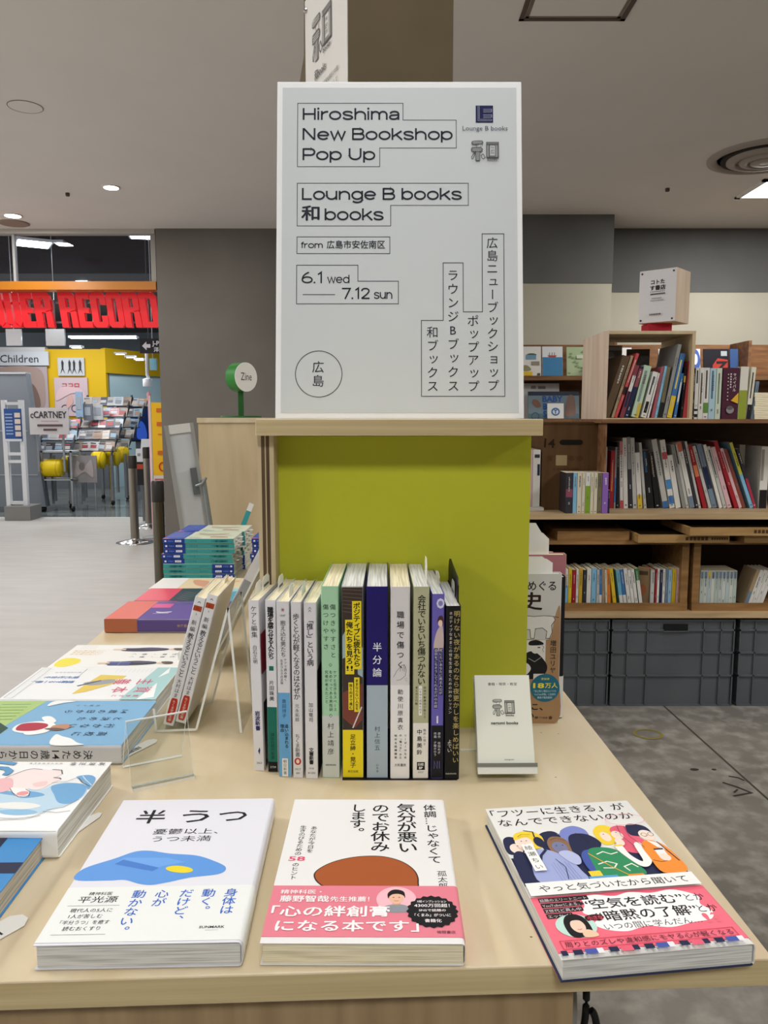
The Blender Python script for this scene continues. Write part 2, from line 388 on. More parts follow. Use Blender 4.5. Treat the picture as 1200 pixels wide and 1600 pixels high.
slab('ceiling', -6.5, -3.0, CEIL, 5.0, 6.56, CEIL + 0.06, CEILING)
slab('wall_left', -1.82, 6.46, 0, 1.2, 6.62, CEIL, WALLGREY)
slab('wall_back', 1.2, 6.46, 0, 5.0, 6.62, 2.075, WALLBEIGE)
slab('wall_back_upper', 1.2, 6.455, 2.075, 5.0, 6.62, CEIL, WALLDARK)
slab('wall_front', -6.5, -3.06, 0, 5.0, -3.0, CEIL, WALLGREY)
slab('wall_right', 5.0, -3.06, 0, 5.06, 6.62, CEIL, WALLBEIGE)
slab('wall_pilaster', 0.55, 6.03, 0, 1.705, 6.455, 2.075, WALLBEIGE)
slab('wall_pilaster_upper', 0.55, 6.025, 2.075, 1.708, 6.455, CEIL, WALLDARK)
# concrete marks
mb = MB(); pg = Page(mb, T(0.903, 2.572, 0.0005), 4e-4)
pg.ring(0, 0, 0.045, 0.040, 0.010, P('#8a7f3f', 0.8)); structure(mb.build('floor_chalk_ring'))

# music shop shell
slab('wall_music_shop_back', -9.0, 14.6, 0, 0.5, 14.8, 3.6, P('#8f9aa6', 0.7))
slab('wall_music_shop_right', -1.75, 6.62, 0, -1.6, 14.6, 3.6, P('#7e8896', 0.7))
slab('ceiling_music_shop', -9.0, 8.6, 2.62, 0.5, 14.6, 2.68, P('#5b5e62', 0.8))
slab('ceiling_music_shop_void', -9.0, 6.56, 3.5, 0.5, 16, 3.56, P('#1c1a22', 0.9))
slab('trim_1', -6.5, 6.47, 2.535, -1.83, 6.56, 2.57, P('#b9b4ad', 0.6))
slab('trim_2', -1.875, 6.50, 2.11, -1.835, 6.56, 2.54, P('#9a9690', 0.5))
slab('trim_3', -2.985, 6.50, 2.16, -2.965, 6.54, 2.54, P('#b5b5b5', 0.4, 0.4, 0.5))
w = MB().box(-6.5, 6.515, 2.165, -1.86, 6.525, 2.54, GLASS).build('window_1'); structure(w)
slab('trim_4', -6.5, 6.48, 2.10, -1.835, 6.60, 2.165, P('#b56f16', 0.25, 0.5))
slab('wall_dark_bulkhead', -9.0, 8.55, 2.60, -1.75, 8.60, 3.5, P('#1d1b22', 0.8))
# yellow and blue fit-out walls at the back of the shop
slab('wall_grey_low', -7.5, 11.9, 0, -4.18, 11.92, 1.02, P('#5d6066', .6))
slab('wall_yellow', -5.10, 12.0, 0, -4.2, 12.1, 2.10, P('#cfa80e', 0.6))
mb = MB(); A, B = (-4.2, 12.0), (-3.55, 13.4)
mb.prism([A, B, (B[0] - .1, B[1] + .1), (A[0] - .1, A[1] + .1)], 1.75, 2.12, P('#cfa80e', 0.6)); structure(mb.build('wall_yellow_beam'))
mb = MB(); mb.prism([(-4.2, 12.15), (-3.5, 13.6), (-3.6, 13.7), (-4.3, 12.25)], 0, 1.76, P('#bcd8e0', 0.6)); structure(mb.build('wall_pale_blue'))
slab('wall_banner_side', -7.5, 12.0, 0, -5.10, 12.1, 2.13, P('#c9c8c8', 0.6))

# ------------------------------------------------------------------ ceiling fittings
def ceiling_lamp(x, y, label, s=0.30, col='#ffffff', e=4.5, z=CEIL):
    r = empty('ceiling_lamp', T(x, y, z), label, 'ceiling light', 'square ceiling lamps')
    f = MB()
    for a in range(4): f.box(-s, s - 0.03, -0.012, s, s, 0.0, P('#e3e1dd', 0.5), Matrix.Rotation(R(90 * a), 4, 'Z'))
    f.build('frame', r)
    MB().box(-s + 0.03, -s + 0.03, -0.008, s - 0.03, s - 0.03, -0.002, P(col, 0.5, emit=e)).build('diffuser', r)
for k, (x, y) in enumerate(LAMPS):
    ceiling_lamp(x, y, 'bright square recessed ceiling lamp beside the round air vent' if k == 0 else 'square recessed ceiling lamp above the bookshop floor outside the photo', 0.21 if k == 0 else 0.30)
def downlight(x, y, z=CEIL, r=0.055, label='', cat='downlight', e=14, group='round downlights in the shop ceiling'):
    o = empty('downlight', T(x, y, z), label, cat, group)
    MB().lathe([(r * 1.15, 0), (r * 1.15, -0.006), (r * 0.95, -0.006)], P('#dcd9d4', 0.5), 24).build('trim_ring', o)
    MB().lathe([(r * 0.93, -0.0065), (r * 0.93, -0.008)], P('#fffaf0', 0.5, emit=e), 24).build('lens', o)
downlight(-1.78, 5.33, r=0.05, label='round lit downlight in the ceiling right of a small dark hole')
downlight(-2.76, 6.05, r=0.06, label='round lit downlight at the ceiling edge above the speaker grille')
def disc(name, x, y, r, h, mat, label, cat, holes=False, group=None):
    mb = MB().lathe([(r, 0), (r, -h * .6), (r * .9, -h)], mat, 28)
    return tag(mb.build(name, None, T(x, y, CEIL)), label, cat, group)
disc('speaker_grille', -2.86, 6.28, 0.115, 0.01, P('#9a8378', 0.8), 'round brown speaker grille in the ceiling by the glass transom', 'speaker')
disc('smoke_detector', -2.76, 5.35, 0.07, 0.035, P('#d8b3a8', 0.6), 'domed detector on the ceiling at the left edge above the downlight', 'detector')
disc('ceiling_plug', -1.855, 3.25, 0.03, 0.012, P('#77706a', 0.7), 'small dark ceiling plug at the left edge of the ceiling', 'plug')
disc('sprinkler_head', 1.86, 5.36, 0.014, 0.02, P('#4b443d', 0.6), 'tiny dark sprinkler head in the ceiling left of the air vent', 'sprinkler', group=None)
disc('sprinkler_head', -2.12, 5.47, 0.014, 0.02, P('#4b443d', 0.6), 'tiny dark sprinkler head in the ceiling left of the lit downlight', 'sprinkler')
o = empty('inspection_cap', T(-1.736, 4.0, CEIL), 'flush round ceiling cap with a thin dark outline', 'ceiling cap')
MB().lathe([(0.078, 0), (0.078, -0.002)], CEILING, 32).build('cover_plate', o)
mb = MB(); n = 36
mb.tube([(0.08 * math.cos(2 * math.pi * k / n), 0.08 * math.sin(2 * math.pi * k / n), -0.001) for k in range(n + 1)], 0.0022, P('#7c736c', 0.7), 6); mb.build('outline_ring', o)
# access panel
o = empty('access_panel', T(0.71, 2.97, CEIL), 'square ceiling access panel outlined by a brown metal frame', 'hatch')
mb = MB()
for a in range(4): mb.box(-0.20, 0.182, -0.004, 0.20, 0.20, 0.0, P('#5c5049', 0.6), Matrix.Rotation(R(90 * a), 4, 'Z'))
for a in range(4): mb.box(-0.178, 0.166, -0.003, 0.178, 0.178, 0.0, P('#7d726a', 0.6), Matrix.Rotation(R(90 * a), 4, 'Z'))
mb.build('frame', o, T(0, 0, 0, -1) if False else None)
MB().box(-0.166, -0.166, -0.002, 0.166, 0.166, 0.0, CEILING).build('panel', o)
# round air diffuser
o = empty('air_vent', T(2.20, 4.72, CEIL), 'large round air vent of nested rings in the ceiling', 'air vent')
MB().lathe([(0.32, 0.0), (0.32, -0.01), (0.28, -0.02), (0.255, 0.01), (0.255, 0.04)], P('#a29991', 0.6), 48).build('outer_ring', o)
MB().lathe([(0.245, 0.0), (0.245, 0.02)], P('#332d29', 0.9), 40, T(0, 0, -0.015)).build('dark_gap', o)
for i, (a, b) in enumerate(((0.215, 0.165), (0.145, 0.10), (0.085, 0.0))):
    MB().lathe([(a, -0.012 - .008 * i), (a, -0.024 - .008 * i), (max(b, .002), -0.034 - .008 * i), (max(b, .002), -0.016)], P('#a29991', 0.6), 40).build('cone_ring', o)

# ------------------------------------------------------------------ the display table
TZ = 0.73
TM = T(0.2505, 0.466, 0, 2.5)      # the table's own axes, origin under its front right corner
tbl = empty('display_table', TM, 'long pale plywood display table covered with books', 'table')
MB().box(-0.675, 0, TZ - 0.0195, 0, 1.62, TZ, MAPLE, mats=dict(f=MAPLE_E, r=MAPLE_E, l=MAPLE_E)).build('tabletop', tbl, bevel=0.0012)
mb = MB(); pg = Page(mb, TM.inverted() @ T(0, 0, TZ), 1.5e-5)
for x, y, a, b in ((.1735, .83, .0012, .0006), (.192, .827, .0010, .0005), (.166, .722, .0012, .0006), (.0985, .487, .0010, .0006), (.1045, .487, .0010, .0006), (-.16, .55, .0016, .0007), (-.02, .66, .0012, .0006), (.135, .63, .001, .0006)): pg.ell(x, y, a, b, P('#5d4a31', .6), 10)
mb.build('wood_knots', tbl)
MB().box(-0.55, 0.012, 0.06, -0.126, 1.55, TZ - 0.0196, CABWOOD).build('cabinet_base', tbl)
for x, y in ((-0.53, 0.05), (-0.15, 0.05), (-0.53, 1.5), (-0.15, 1.5)):
    MB().lathe([(0.024, -0.011), (0.029, -0.008), (0.029, 0.008), (0.024, 0.011)], BLACK, 20, Matrix.Translation((x, y, 0.029)) @ Matrix.Rotation(R(90), 4, 'Y')).build('caster', tbl)
o = empty('hanging_bag', Matrix.Identity(4), 'pale bag with black curved handles beside the cabinet, under the table corner', 'bag')
mb = MB(); mb.prism([(.1290, .60), (.1335, .60), (.1360, .66), (.1330, .705), (.1290, .705)], .505, .64, P('#a5a29e', .6), axis='y'); mb.build('body', o)
for dz, dx in ((0, 0), (-.036, .009)):
    pts = [(.1345 + dx + .0060 * math.sin(R(a)), .500, .672 + dz + .030 * math.cos(R(a))) for a in range(5, 176, 10)]
    mb = MB(); mb.tube(pts, .0026, BLACK, 8); mb.build('handle', o)

# ------------------------------------------------------------------ the plywood tower on the table
tw = empty('display_tower', T(0, 0, TZ), 'plywood display tower on the table with a lime green back panel', 'display stand')
H = 0.327
MB().box(-0.1297, 0.795, H, 0.1605, 1.40, 0.3438, MAPLE, mats=dict(f=MAPLE_E, r=MAPLE_E)).build('top_board', tw, bevel=0.0008)
wg = MB()
xs = [-0.1310, -0.1268, -0.1226, -0.1214, -0.1166, -0.1150 + 0.002]
for a, b, m in ((-.1310, -.1270, MAPLE_V), (-.1270, -.1233, DARKPLY), (-.1233, -.1222, MAPLE_V), (-.1222, -.1186, DARKPLY), (-.1186, -.1140, MAPLE_V)):
    wg.box(a, 0.812, 0, b, 1.40, H, m)
wg.build('side_panel', tw)
MB().box(-0.1140, 0.844, 0, 0.158, 0.853, H - 0.0015, LIME).build('green_panel', tw)
MB().box(0.055, 0.853, 0, 0.071, 1.39, H, MAPLE_V).build('inner_panel', tw)
MB().box(-0.1140, 1.384, 0, 0.1605, 1.40, H, MAPLE_V).build('rear_panel', tw)

# ------------------------------------------------------------------ the big poster
def poster():
    lean = R(9.4)
    M = Matrix.Translation((0, 0.968, 1.0739)) @ Matrix.Rotation(-lean, 4, 'X')
    r = empty('poster_board', M @ Matrix.Translation((-0.1333, 0, 0)), 'large white bookshop event poster leaning on top of the plywood tower', 'poster')
    w, h = 0.305, 0.424
    MB().box(0, 0, 0, w, 0.007, h, P('#eceef0', 0.5)).build('foam_board', r, bevel=0.0008)
    mb = MB(); pg = Page(mb, front(0, -0.0002, 0), 4e-5)
    k = 0.001
    G = P('#c9cfd2', 0.45, 0.3); I = P('#2a2c38', 0.6, 0.15)
    mb.box(6.7 * k, -0.0004, 7.3 * k, 298.5 * k, -0.00005, 416 * k, G); pg.M = front(0, -0.00042, 0)
    def out(p): pg.line([(x * k, y * k) for x, y in p], 0.0008, I, True)
    out([(25.6, 396), (157, 396), (157, 374.5), (223.3, 374.5), (223.3, 339), (128, 339), (128, 315.3), (25.6, 315.3)])
    out([(25.6, 294.3), (238, 294.3), (238, 266.2), (141.6, 266.2), (141.6, 240.3), (25.6, 240.3)])
    out([(25.6, 226.5), (140.5, 226.5), (140.5, 205.5), (25.6, 205.5)])
    out([(25.4, 190.9), (101, 190.9), (101, 170.9), (151, 170.9), (151, 142.5), (25.4, 142.5)])
    out([(179.3, 121.8), (206.3, 121.8), (206.3, 193.8), (231.1, 193.8), (231.1, 132.5), (254.7, 132.5), (254.7, 230.4), (281.6, 230.4), (281.6, 27.6), (179.3, 27.6)])
    def tx(s, x0, x1, y, cap, bold=0.012): pg.text(s, x0 * k, y * k, cap * k / 0.72, I, width=(x1 - x0) * k, bold=bold)
    def wx(s, x0, x1, y, cap, wt=.150): wide_text(pg, s, x0 * k, x1 * k, y * k, cap * k, I, wt)
    wx('Hiroshima', 31.7, 151.8, 374.8, 15.0); wx('New Bookshop', 31.7, 217.6, 349.2, 15.0); wx('Pop Up', 31.7, 121.3, 323.6, 15.0)
    wx('Lounge B books', 31.2, 228.9, 273.2, 15.0); wx('books', 59.5, 131.9, 247.4, 15.0)
    tx('和', 31.2, 53.0, 248.8, 14.6, 0.022)
    wx('from', 30.3, 57.1, 212.4, 7.8, .15); tx('広島市安佐南区', 62.5, 134.4, 212.6, 8.0, 0.012)
    wx('6.1', 31, 56.5, 168.2, 14, .13); wx('wed', 63.2, 90.1, 168.4, 10.4, .125)
    wx('7.12', 80.6, 114.8, 148.5, 14, .13); wx('sun', 120.8, 143, 148.7, 11.2, .125)
    pg.line([(33 * k, 154.1 * k), (72.9 * k, 154.1 * k)], 0.0008, I)
    pg.ring(53.1 * k, 55.2 * k, 0.0286, 0.0286, 0.0008, I, 64)
    pg.vtext('広島', 52.3 * k, 72.5 * k, 0.0155, I, 0.0172)
    pg.vtext('広島ニューブックショップ', 267.2 * k, 227 * k, 0.0150, I, length=0.194)
    pg.vtext('ラウンジBブックス', 218.4 * k, 187 * k, 0.0150, I, length=0.155)
    pg.vtext('ポップアップ', 243.0 * k, 129.5 * k, 0.0150, I, length=0.0975)
    pg.vtext('和ブックス', 193.1 * k, 115.5 * k, 0.0150, I, length=0.0835)
    # publisher marks at the top right
    pg.rect(.2476, .3712, .2693, .3930, NAVY)
    L = P('#aab0c4', 0.6)
    for x in (.2505, .2521): pg.line([(x, .3925), (x, .3735 if x < .251 else .3752)], .0004, L)
    pg.line([(.2505, .3735), (.2672, .3735), (.2676, .3745), (.2672, .3753), (.2521, .3753)], .0004, L)
    for y0 in (.3775, .3845):
        for d in (0, .0018, .0036): pg.line([(.2570, y0 + d), (.2668, y0 + d), (.2674, y0 + d + .0005)], .00045, L)
        pg.line([(.2674, y0), (.2678, y0 + .002), (.2674, y0 + .0040)], .00045, L)
    pg.text('Lounge B books', .2311, .3611, .0082, P('#4b5068', 0.6), width=.0561)
    nagomi_logo(pg, .2416, .3225, .0340, P('#77777a', 0.6), P('#3c3c3e', 0.6), G)
    mb.build('printed_sheet', r)
def nagomi_logo(pg, x, y, w, fill, ink, paper, books=True):
    """the shop's hand drawn mark: a tree-like stroke beside a book shaped box"""
    s = w / 34.0
    def b(a): return [(x + p * s, y + q * s) for p, q in a]
    pg.blob(b([(1, 24), (0.5, 22), (3, 20.5), (14, 21), (14, 25), (4, 25)]), fill)
    pg.poly(b([(6, 20.6), (10, 20.6), (9.5, 17), (12, 17), (13, 20.6), (13, 20.6), (5, 20.6)]), paper)
    pg.line(b([(6, 20.5), (7, 17.2), (11, 17.2), (11.5, 20.5)]), .5 * s, ink)
    pg.blob(b([(1, 11.5), (12, 11.2), (14.5, 14), (12, 16.8), (1, 16.6)]), fill)
    pg.rect(x + 5.5 * s, y, x + 11 * s, y + 11.4 * s, fill)
    for p in ([(1, 2), (0.5, 5), (4, 10), (5, 8.5), (2, 2)], [(12.5, 7), (15, 8.5), (17.5, 4), (15, 2), (13, 4)]): pg.line(b(p), .7 * s, ink, True)
    pg.rect(x + 19 * s, y + 3.5 * s, x + 34 * s, y + 23 * s, fill)
    pg.rect(x + 23.5 * s, y + 6.5 * s, x + 29.5 * s, y + 19 * s, paper)
    for a in (22, 23.2, 24.2): pg.line(b([(2, a), (13.6, a)]), .35 * s, paper)
    for a in (12.5, 13.8, 15.2): pg.line(b([(1.6, a), (13, a)]), .35 * s, paper)
    for a in (6.8, 8.2, 9.6): pg.line(b([(a, .4), (a, 11)]), .35 * s, paper)
    for a in (20.2, 21.4, 31, 32.3): pg.line(b([(a, 4.4), (a, 19.4)]), .35 * s, paper)
    pg.line(b([(1, 24), (0.5, 22), (3, 20.5), (14, 21), (14, 25), (4, 25)]), .4 * s, ink, True); pg.line(b([(1, 11.5), (12, 11.2), (14.5, 14), (12, 16.8), (1, 16.6)]), .4 * s, ink, True)
    pg.line(b([(5.5, 11.2), (5.5, 0), (11, 0), (11, 11.2)]), .4 * s, ink)
    for a, c in ((19, 22), (23.5, 6)): pg.line(b([(19, c - 2), (34, c - 2)]), .5 * s, ink)
    pg.line(b([(19, 3.5), (34, 3.5), (34, 23), (19, 23)]), .6 * s, ink, True); pg.line(b([(22.5, 20), (22.5, 4)]), .5 * s, ink)
    pg.ring(x + 26.5 * s, y + 16 * s, 0, 0, 0, ink, 3)
    pg.text('na', x + 24.6 * s, y + 15.2 * s, 4.2 * s, ink); pg.text('go', x + 24.6 * s, y + 11.6 * s, 4.2 * s, ink); pg.text('mi', x + 24.6 * s, y + 8 * s, 4.2 * s, ink)
    if books: pg.text('books', x + 20 * s, y - 0.6 * s, 4.2 * s, ink, width=12.5 * s, bold=.02)
poster()

# ------------------------------------------------------------------ the tall box with a pinned notice behind the poster
def pinned_box():
    M = T(-0.0452, 1.065, 1.0739, 24.2)
    r = empty('sign_box', M, 'tall brown box standing behind the poster with a pinned notice', 'sign box')
    mb = MB()
    mb.prism([(0, 0), (.22, 0), (.22, .472), (.178, .530), (.172, .66), (0, .66)], 0, .152, BROWNBOX, axis='x')
    mb.build('box_body', r)
    LM = Matrix(((0, 0, -1, -0.0006), (-1, 0, 0, 0.190), (0, 1, 0, 0), (0, 0, 0, 1)))     # (u,v) on the left face, u towards the near corner
    mb = MB(); mb.box(-0.0012, 0.002, 0.24, -0.0002, 0.167, 0.60, P('#d9d6d1', 0.4))
    pg = Page(mb, LM, 4e-5); pg.M = Matrix.Translation((-0.0009, 0, 0)) @ LM
    I = P('#4a4743', 0.6)
    nagomi_logo(pg, 0.055, 0.500, 0.078, P('#7d7a76', 0.6), I, P('#d9d6d1', 0.4))
    pg.text('和books', 0.066, 0.475, 0.0155, I, width=0.045, bold=.02)
    rows = ('和bookは、広島市安佐南区の本屋', '本と人をつなぐ場所として', '喫茶と教室をひらいています', '選書は暮らしとケア', 'どうぞ手にとって')
    for i, q in enumerate(rows): pg.text(q, 0.058, 0.456 - .0125 * i, 0.0075, I, width=(.100, .098, .094, .100, .090)[i])
    mb.build('notice', r)
    for v in (0.585, 0.255):
        MB().lathe([(0.004, 0), (0.004, 0.002), (0.0015, 0.005)], SILVER, 12, Matrix.Translation((-0.0012, 0.160, v)) @ Matrix.Rotation(R(-90), 4, 'Y')).build('pin', r)
pinned_box()

# ------------------------------------------------------------------ book builder
def shell(mb, w, h0, h1, t, r, mats, g=0.0, rim=0.0005):
    """front board, rounded spine and back board: one thin skin; spine at x=w"""
    def prof(q):
        pr = [(0.0, t + q)]
        for k in range(7):
            a = R(90 - 15 * k); pr.append((w - r + (r + q) * math.cos(a), t - r + (r + q) * math.sin(a)))
        for k in range(7):
            a = R(-15 * k); pr.append((w - r + (r + q) * math.cos(a), r + (r + q) * math.sin(a)))
        pr.append((0.0, -q)); return pr
    o, i = prof(g), prof(g - rim)
    n = len(o)
    for k in range(n - 1):
        m = mats[0] if k < 4 else (mats[1] if k < 11 else mats[2])
        q = [o[k], o[k + 1], i[k + 1], i[k]]
        vs = [(p[0], h0, p[1]) for p in q] + [(p[0], h1, p[1]) for p in q]
        mb.add(vs, [(0, 1, 2, 3), (4, 7, 6, 5), (0, 4, 5, 1), (2, 6, 7, 3), (1, 5, 6, 2), (3, 7, 4, 0)], m)
def book(M, w, h, t, label, cat='book', group=None, cover='#eeeeec', spine=None, back=None, pages=PG_CREAM, art=None, sart=None, band=None, slip=None, rr=0.18, curl=0.0):
    """local axes: x across the front cover towards the spine, y towards the head, z out of the front cover"""
    root = empty('book', M, label, cat, group)
    r = t * rr
    fm = P(cover) if isinstance(cover, str) else cover
    sm = P(spine) if spine else fm; bk = P(back) if back else fm
    pb = MB().box(0.0015, 0.0012, 0.0007, w - 0.0012, h - 0.0012, t - 0.0007, pages).build('page_block', root)
    mb = MB(); shell(mb, w, 0, h, t, r, (fm, sm, bk))
    if art: art(Page(mb, Matrix.Translation((0, 0, t + 0.00005))))
    SP = Matrix(((0, 0, 1, w + 0.00006), (0, 1, 0, 0), (-1, 0, 0, t), (0, 0, 0, 1)))
    if sart: sart(Page(mb, SP))
    cv = mb.build('cover', root)
    if band:
        b = MB(); bm = P(band['c']); g = 0.0004
        shell(b, w, band['y0'], band['y1'], t, r, (bm, P(band.get('s', band['c'])), bm), g, 0.0003)
        if 'art' in band: band['art'](Page(b, Matrix.Translation((0, 0, t + g + 0.00005))))
        if 'sart' in band: band['sart'](Page(b, Matrix(((0, 0, 1, w + g + 0.00006), (0, 1, 0, 0), (-1, 0, 0, t), (0, 0, 0, 1)))))
        o = b.build('belly_band', cv)
    for q in (slip or ()):
        x0, x1, up, z = q[:4]
        b = MB(); b.box(x0, h - 0.03, z, x1, h + up * .7, z + 0.0003, PAPER)
        b.prism([(x0, h + up * .7), (x1, h + up * .7), (x1 - (x1 - x0) * .2, h + up), (x0 + (x1 - x0) * .2, h + up)], z, z + 0.0003, PAPER)
        if len(q) > 4:
            for zz, fl in ((z + .00036, 1), (z - .00006, -1)):
                b.add([(x0 + .004, h + .002, zz), (x1 - .004, h + .002, zz), (x1 - .004, h + .0045, zz), (x0 + .004, h + .0045, zz)], [(0, 1, 2, 3)[::fl]], P('#5a5f70'))
        b.build('order_slip', pb)
    return root
BK = '#1b1b1f'

# ------------------------------------------------------------------ three books lying along the front edge
LY = TZ + 0.0006
def art_han(p):
    I = P('#141418', .6); B = P('#2d63c0', .6); k = .001
    def vt(s, u, v, sz, pitch, m): p.vtext(s, u * k, v * k, sz * k, m, pitch * k)
    for s, x, w in (('半', 20, 23), ('う', 57, 22), ('つ', 87, 23)): p.text(s, x * k, 150 * k, .0235, I, width=w * k, bold=.012)
    p.text('憂鬱以上、', .0395, .1315, .0090, I, width=.0515); p.text('うつ未満', .0415, .1205, .0090, I, width=.0455)
    S = P('#5e97dd', .35); D = P('#447ac8', .35); Lt = P('#6ba3e6', .35)
    p.blob([(0.3, 70.4), (1.9, 84.2), (20.4, 97.1), (32.7, 106.1), (44, 107.2), (60, 102.9), (80.5, 99.7), (95, 92.2), (105.6, 83.4), (102.5, 75), (82.7, 71.1), (68.2, 65.8), (56.5, 62.7), (46.8, 64.7), (36.3, 69.3), (24, 68.9)] and
           [(a * k, b * k) for a, b in [(.6, 70.4), (1.9, 84.2), (20.4, 97.1), (32.7, 106.1), (44, 107.2), (60, 102.9), (80.5, 99.7), (95, 92.2), (105.6, 83.4), (102.5, 75), (82.7, 71.1), (68.2, 65.8), (56.5, 62.7), (46.8, 64.7), (36.3, 69.3), (24, 68.9)]], S)
    p.poly([(a * k, b * k) for a, b in [(22.5, 89.7), (53, 79.6), (58, 86), (74, 91), (60, 97), (27, 98)]], Lt)
    p.poly([(a * k, b * k) for a, b in [(22.5, 89.7), (53, 79.6), (57, 84), (27.5, 95.5)]], D)
    p.ell(.0722, .0815, .0105, .0042, P('#e8d32c', .4), 24, -12)
def band_han(p):
    I = P('#24242a', .6); B = P('#2d63c0', .6); G = P('#55565c', .6); k = .001
    for s, u, v, n in (('身体は', 114.8, 56.5, 9.6), ('動く。', 99.4, 56.5, 9.6), ('だけど、', 84, 56.5, 9.6), ('心が', 67.3, 56.5, 9.8), ('動かない。', 51.5, 56.5, 9.8)):
        p.vtext(s, u * k, v * k, .0098, B, n * k, bold=.008)
    p.text('精神科医', .0168, .0512, .0042, I, width=.016); p.text('平光源', .0118, .0432, .0078, I, width=.0265, bold=.005)
    p.line([(.0068, .0393), (.0416, .0393)], .0003, G); p.line([(.007, .0093), (.0418, .0093)], .0003, G)
    for i, q in enumerate(('現代人の5人に', '1人が苦しむ', '「半分うつ」を癒す', '読むおくすり')):
        p.text(q, (.0105, .0118, .0085, .0125)[i], .0325 - .0063 * i, .0046, I, width=(.028, .022, .032, .024)[i])
    p.text('SUNMARK', .1002, .0135, .0034, I, width=.0165, bold=.015); p.line([(.1045, .0115), (.113, .0115)], .0002, G)
book(T(-0.2195, 0.4545, LY, 1.6), .130, .188, .0165, 'white book with a blue puddle on the cover, at the table front edge', cover='#dedee6', pages=PG_WHITE,
     art=art_han, band=dict(c='#e5e8e6', y0=.002, y1=.0605, art=band_han), group=None)

def art_kuma(p):
    I = P('#17171a', .6); k = .001
    p.vtext('体調…じゃなくて', .1162, .1795, .0110, I, length=.090, bold=.01)
    p.vtext('気分が悪い', .0962, .1805, .0165, I, length=.0765, bold=.012)
    p.vtext('のでお休み', .0748, .1800, .0158, I, length=.0745, bold=.012)
    p.vtext('します。', .0560, .1795, .0145, I, length=.052, bold=.012)
    p.vtext('あなたが今日を', .0212, .1430, .0056, I, length=.0395, bold=.005)
    p.vtext('生きのびるための', .0125, .1440, .0056, I, length=.0440, bold=.005)
    p.text('58', .0125, .0928, .0082, P('#d8506e', .6), 'c', width=.0125, bold=.02)
    p.vtext('のヒント', .0125, .0905, .0056, I, length=.0220, bold=.005)
    p.vtext('孤太郎', .1202, .0805, .0074, I, length=.0225)
    # a plain brown cushion shape where the cover carries its drawing
    sh = [(27, 74), (33, 86), (46, 95), (62, 99.5), (78, 99), (92, 92), (101, 80), (103, 66), (98, 58), (60, 57), (36, 60)]
    p.blob([(a * k, b * k) for a, b in sh], P('#23150f', .6))
    p.blob([(65 * k + (a - 65) * k * .975, 78 * k + (b - 78) * k * .965) for a, b in sh], P('#a4552b', .55))
def band_kuma(p):
    Wt = P('#f6eff0', .5); k = .001; Pk = P('#f0b9c3', .5)
    p.ell(.0868, .0452, .0138, .0145, Pk)
    # a small portrait: grey jacket, neck, face, dark fringe
    p.blob([(.076, .0325), (.079, .0375), (.0845, .0395), (.090, .0395), (.0945, .0375), (.098, .0325), (.0868, .0305)], P('#8d8f98', .5))
    p.poly([(.0838, .0392), (.0898, .0392), (.0892, .043), (.0845, .043)], P('#d9a488', .5))
    p.ell(.0868, .0467, .0049, .0066, P('#e6b79c', .5)); p.blob([(.0812, .0458), (.0808, .0515), (.0838, .0556), (.088, .0562), (.0922, .0535), (.0928, .0465), (.0916, .0495), (.0885, .0512), (.0845, .0508), (.0822, .0485)], P('#1b1716', .5))
    for x in (.0848, .0888): p.ell(x, .0472, .0007, .0004, P('#2a1c18', .6), 8)
    p.line([(.0852, .0434), (.0868, .0430), (.0884, .0434)], .0004, P('#b5605c', .6))
    p.ell(.1108, .0318, .0168, .0168, P('#16151a', .5), 80, 0, .045, 20)
    for q, v, s, w in (('X総インプレッション', .0415, .0028, .020), ('4300万回超！', .0365, .0042, .024), ('SNSで話題の', .0318, .0030, .018), ('「くまみ」がついに', .0264, .0036, .024), ('書籍化', .0205, .0038, .011)):
        p.text(q, .1108, v, s, Wt, 'c', width=w, bold=.01)
    p.text('精神科医・', .0062, .0512, .0052, Wt, width=.0285, bold=.01)
    p.text('藤野智哉', .0068, .0424, .0076, Wt, width=.0335, bold=.02); p.text('先生推薦！', .0412, .0426, .0062, Wt, width=.0270, bold=.012)
    p.text('「心の絆創膏', .0030, .0270, .0122, Wt, width=.0790, bold=.02)
    p.text('になる本です」', .0078, .0118, .0122, Wt, width=.0930, bold=.02)
    p.text('徳間書店', .1125, .0093, .0030, P('#3b1d24', .6), width=.0120)
book(T(-0.0785, 0.459, LY, -0.3), .130, .188, .0150, 'white book with a brown cushion shape and pink band, middle of the front row', cover='#e4e3e2', spine='#ddd6d1', pages=PG_CREAM,
     art=art_kuma, band=dict(c='#df7f8f', y0=.006, y1=.0610, art=band_kuma))

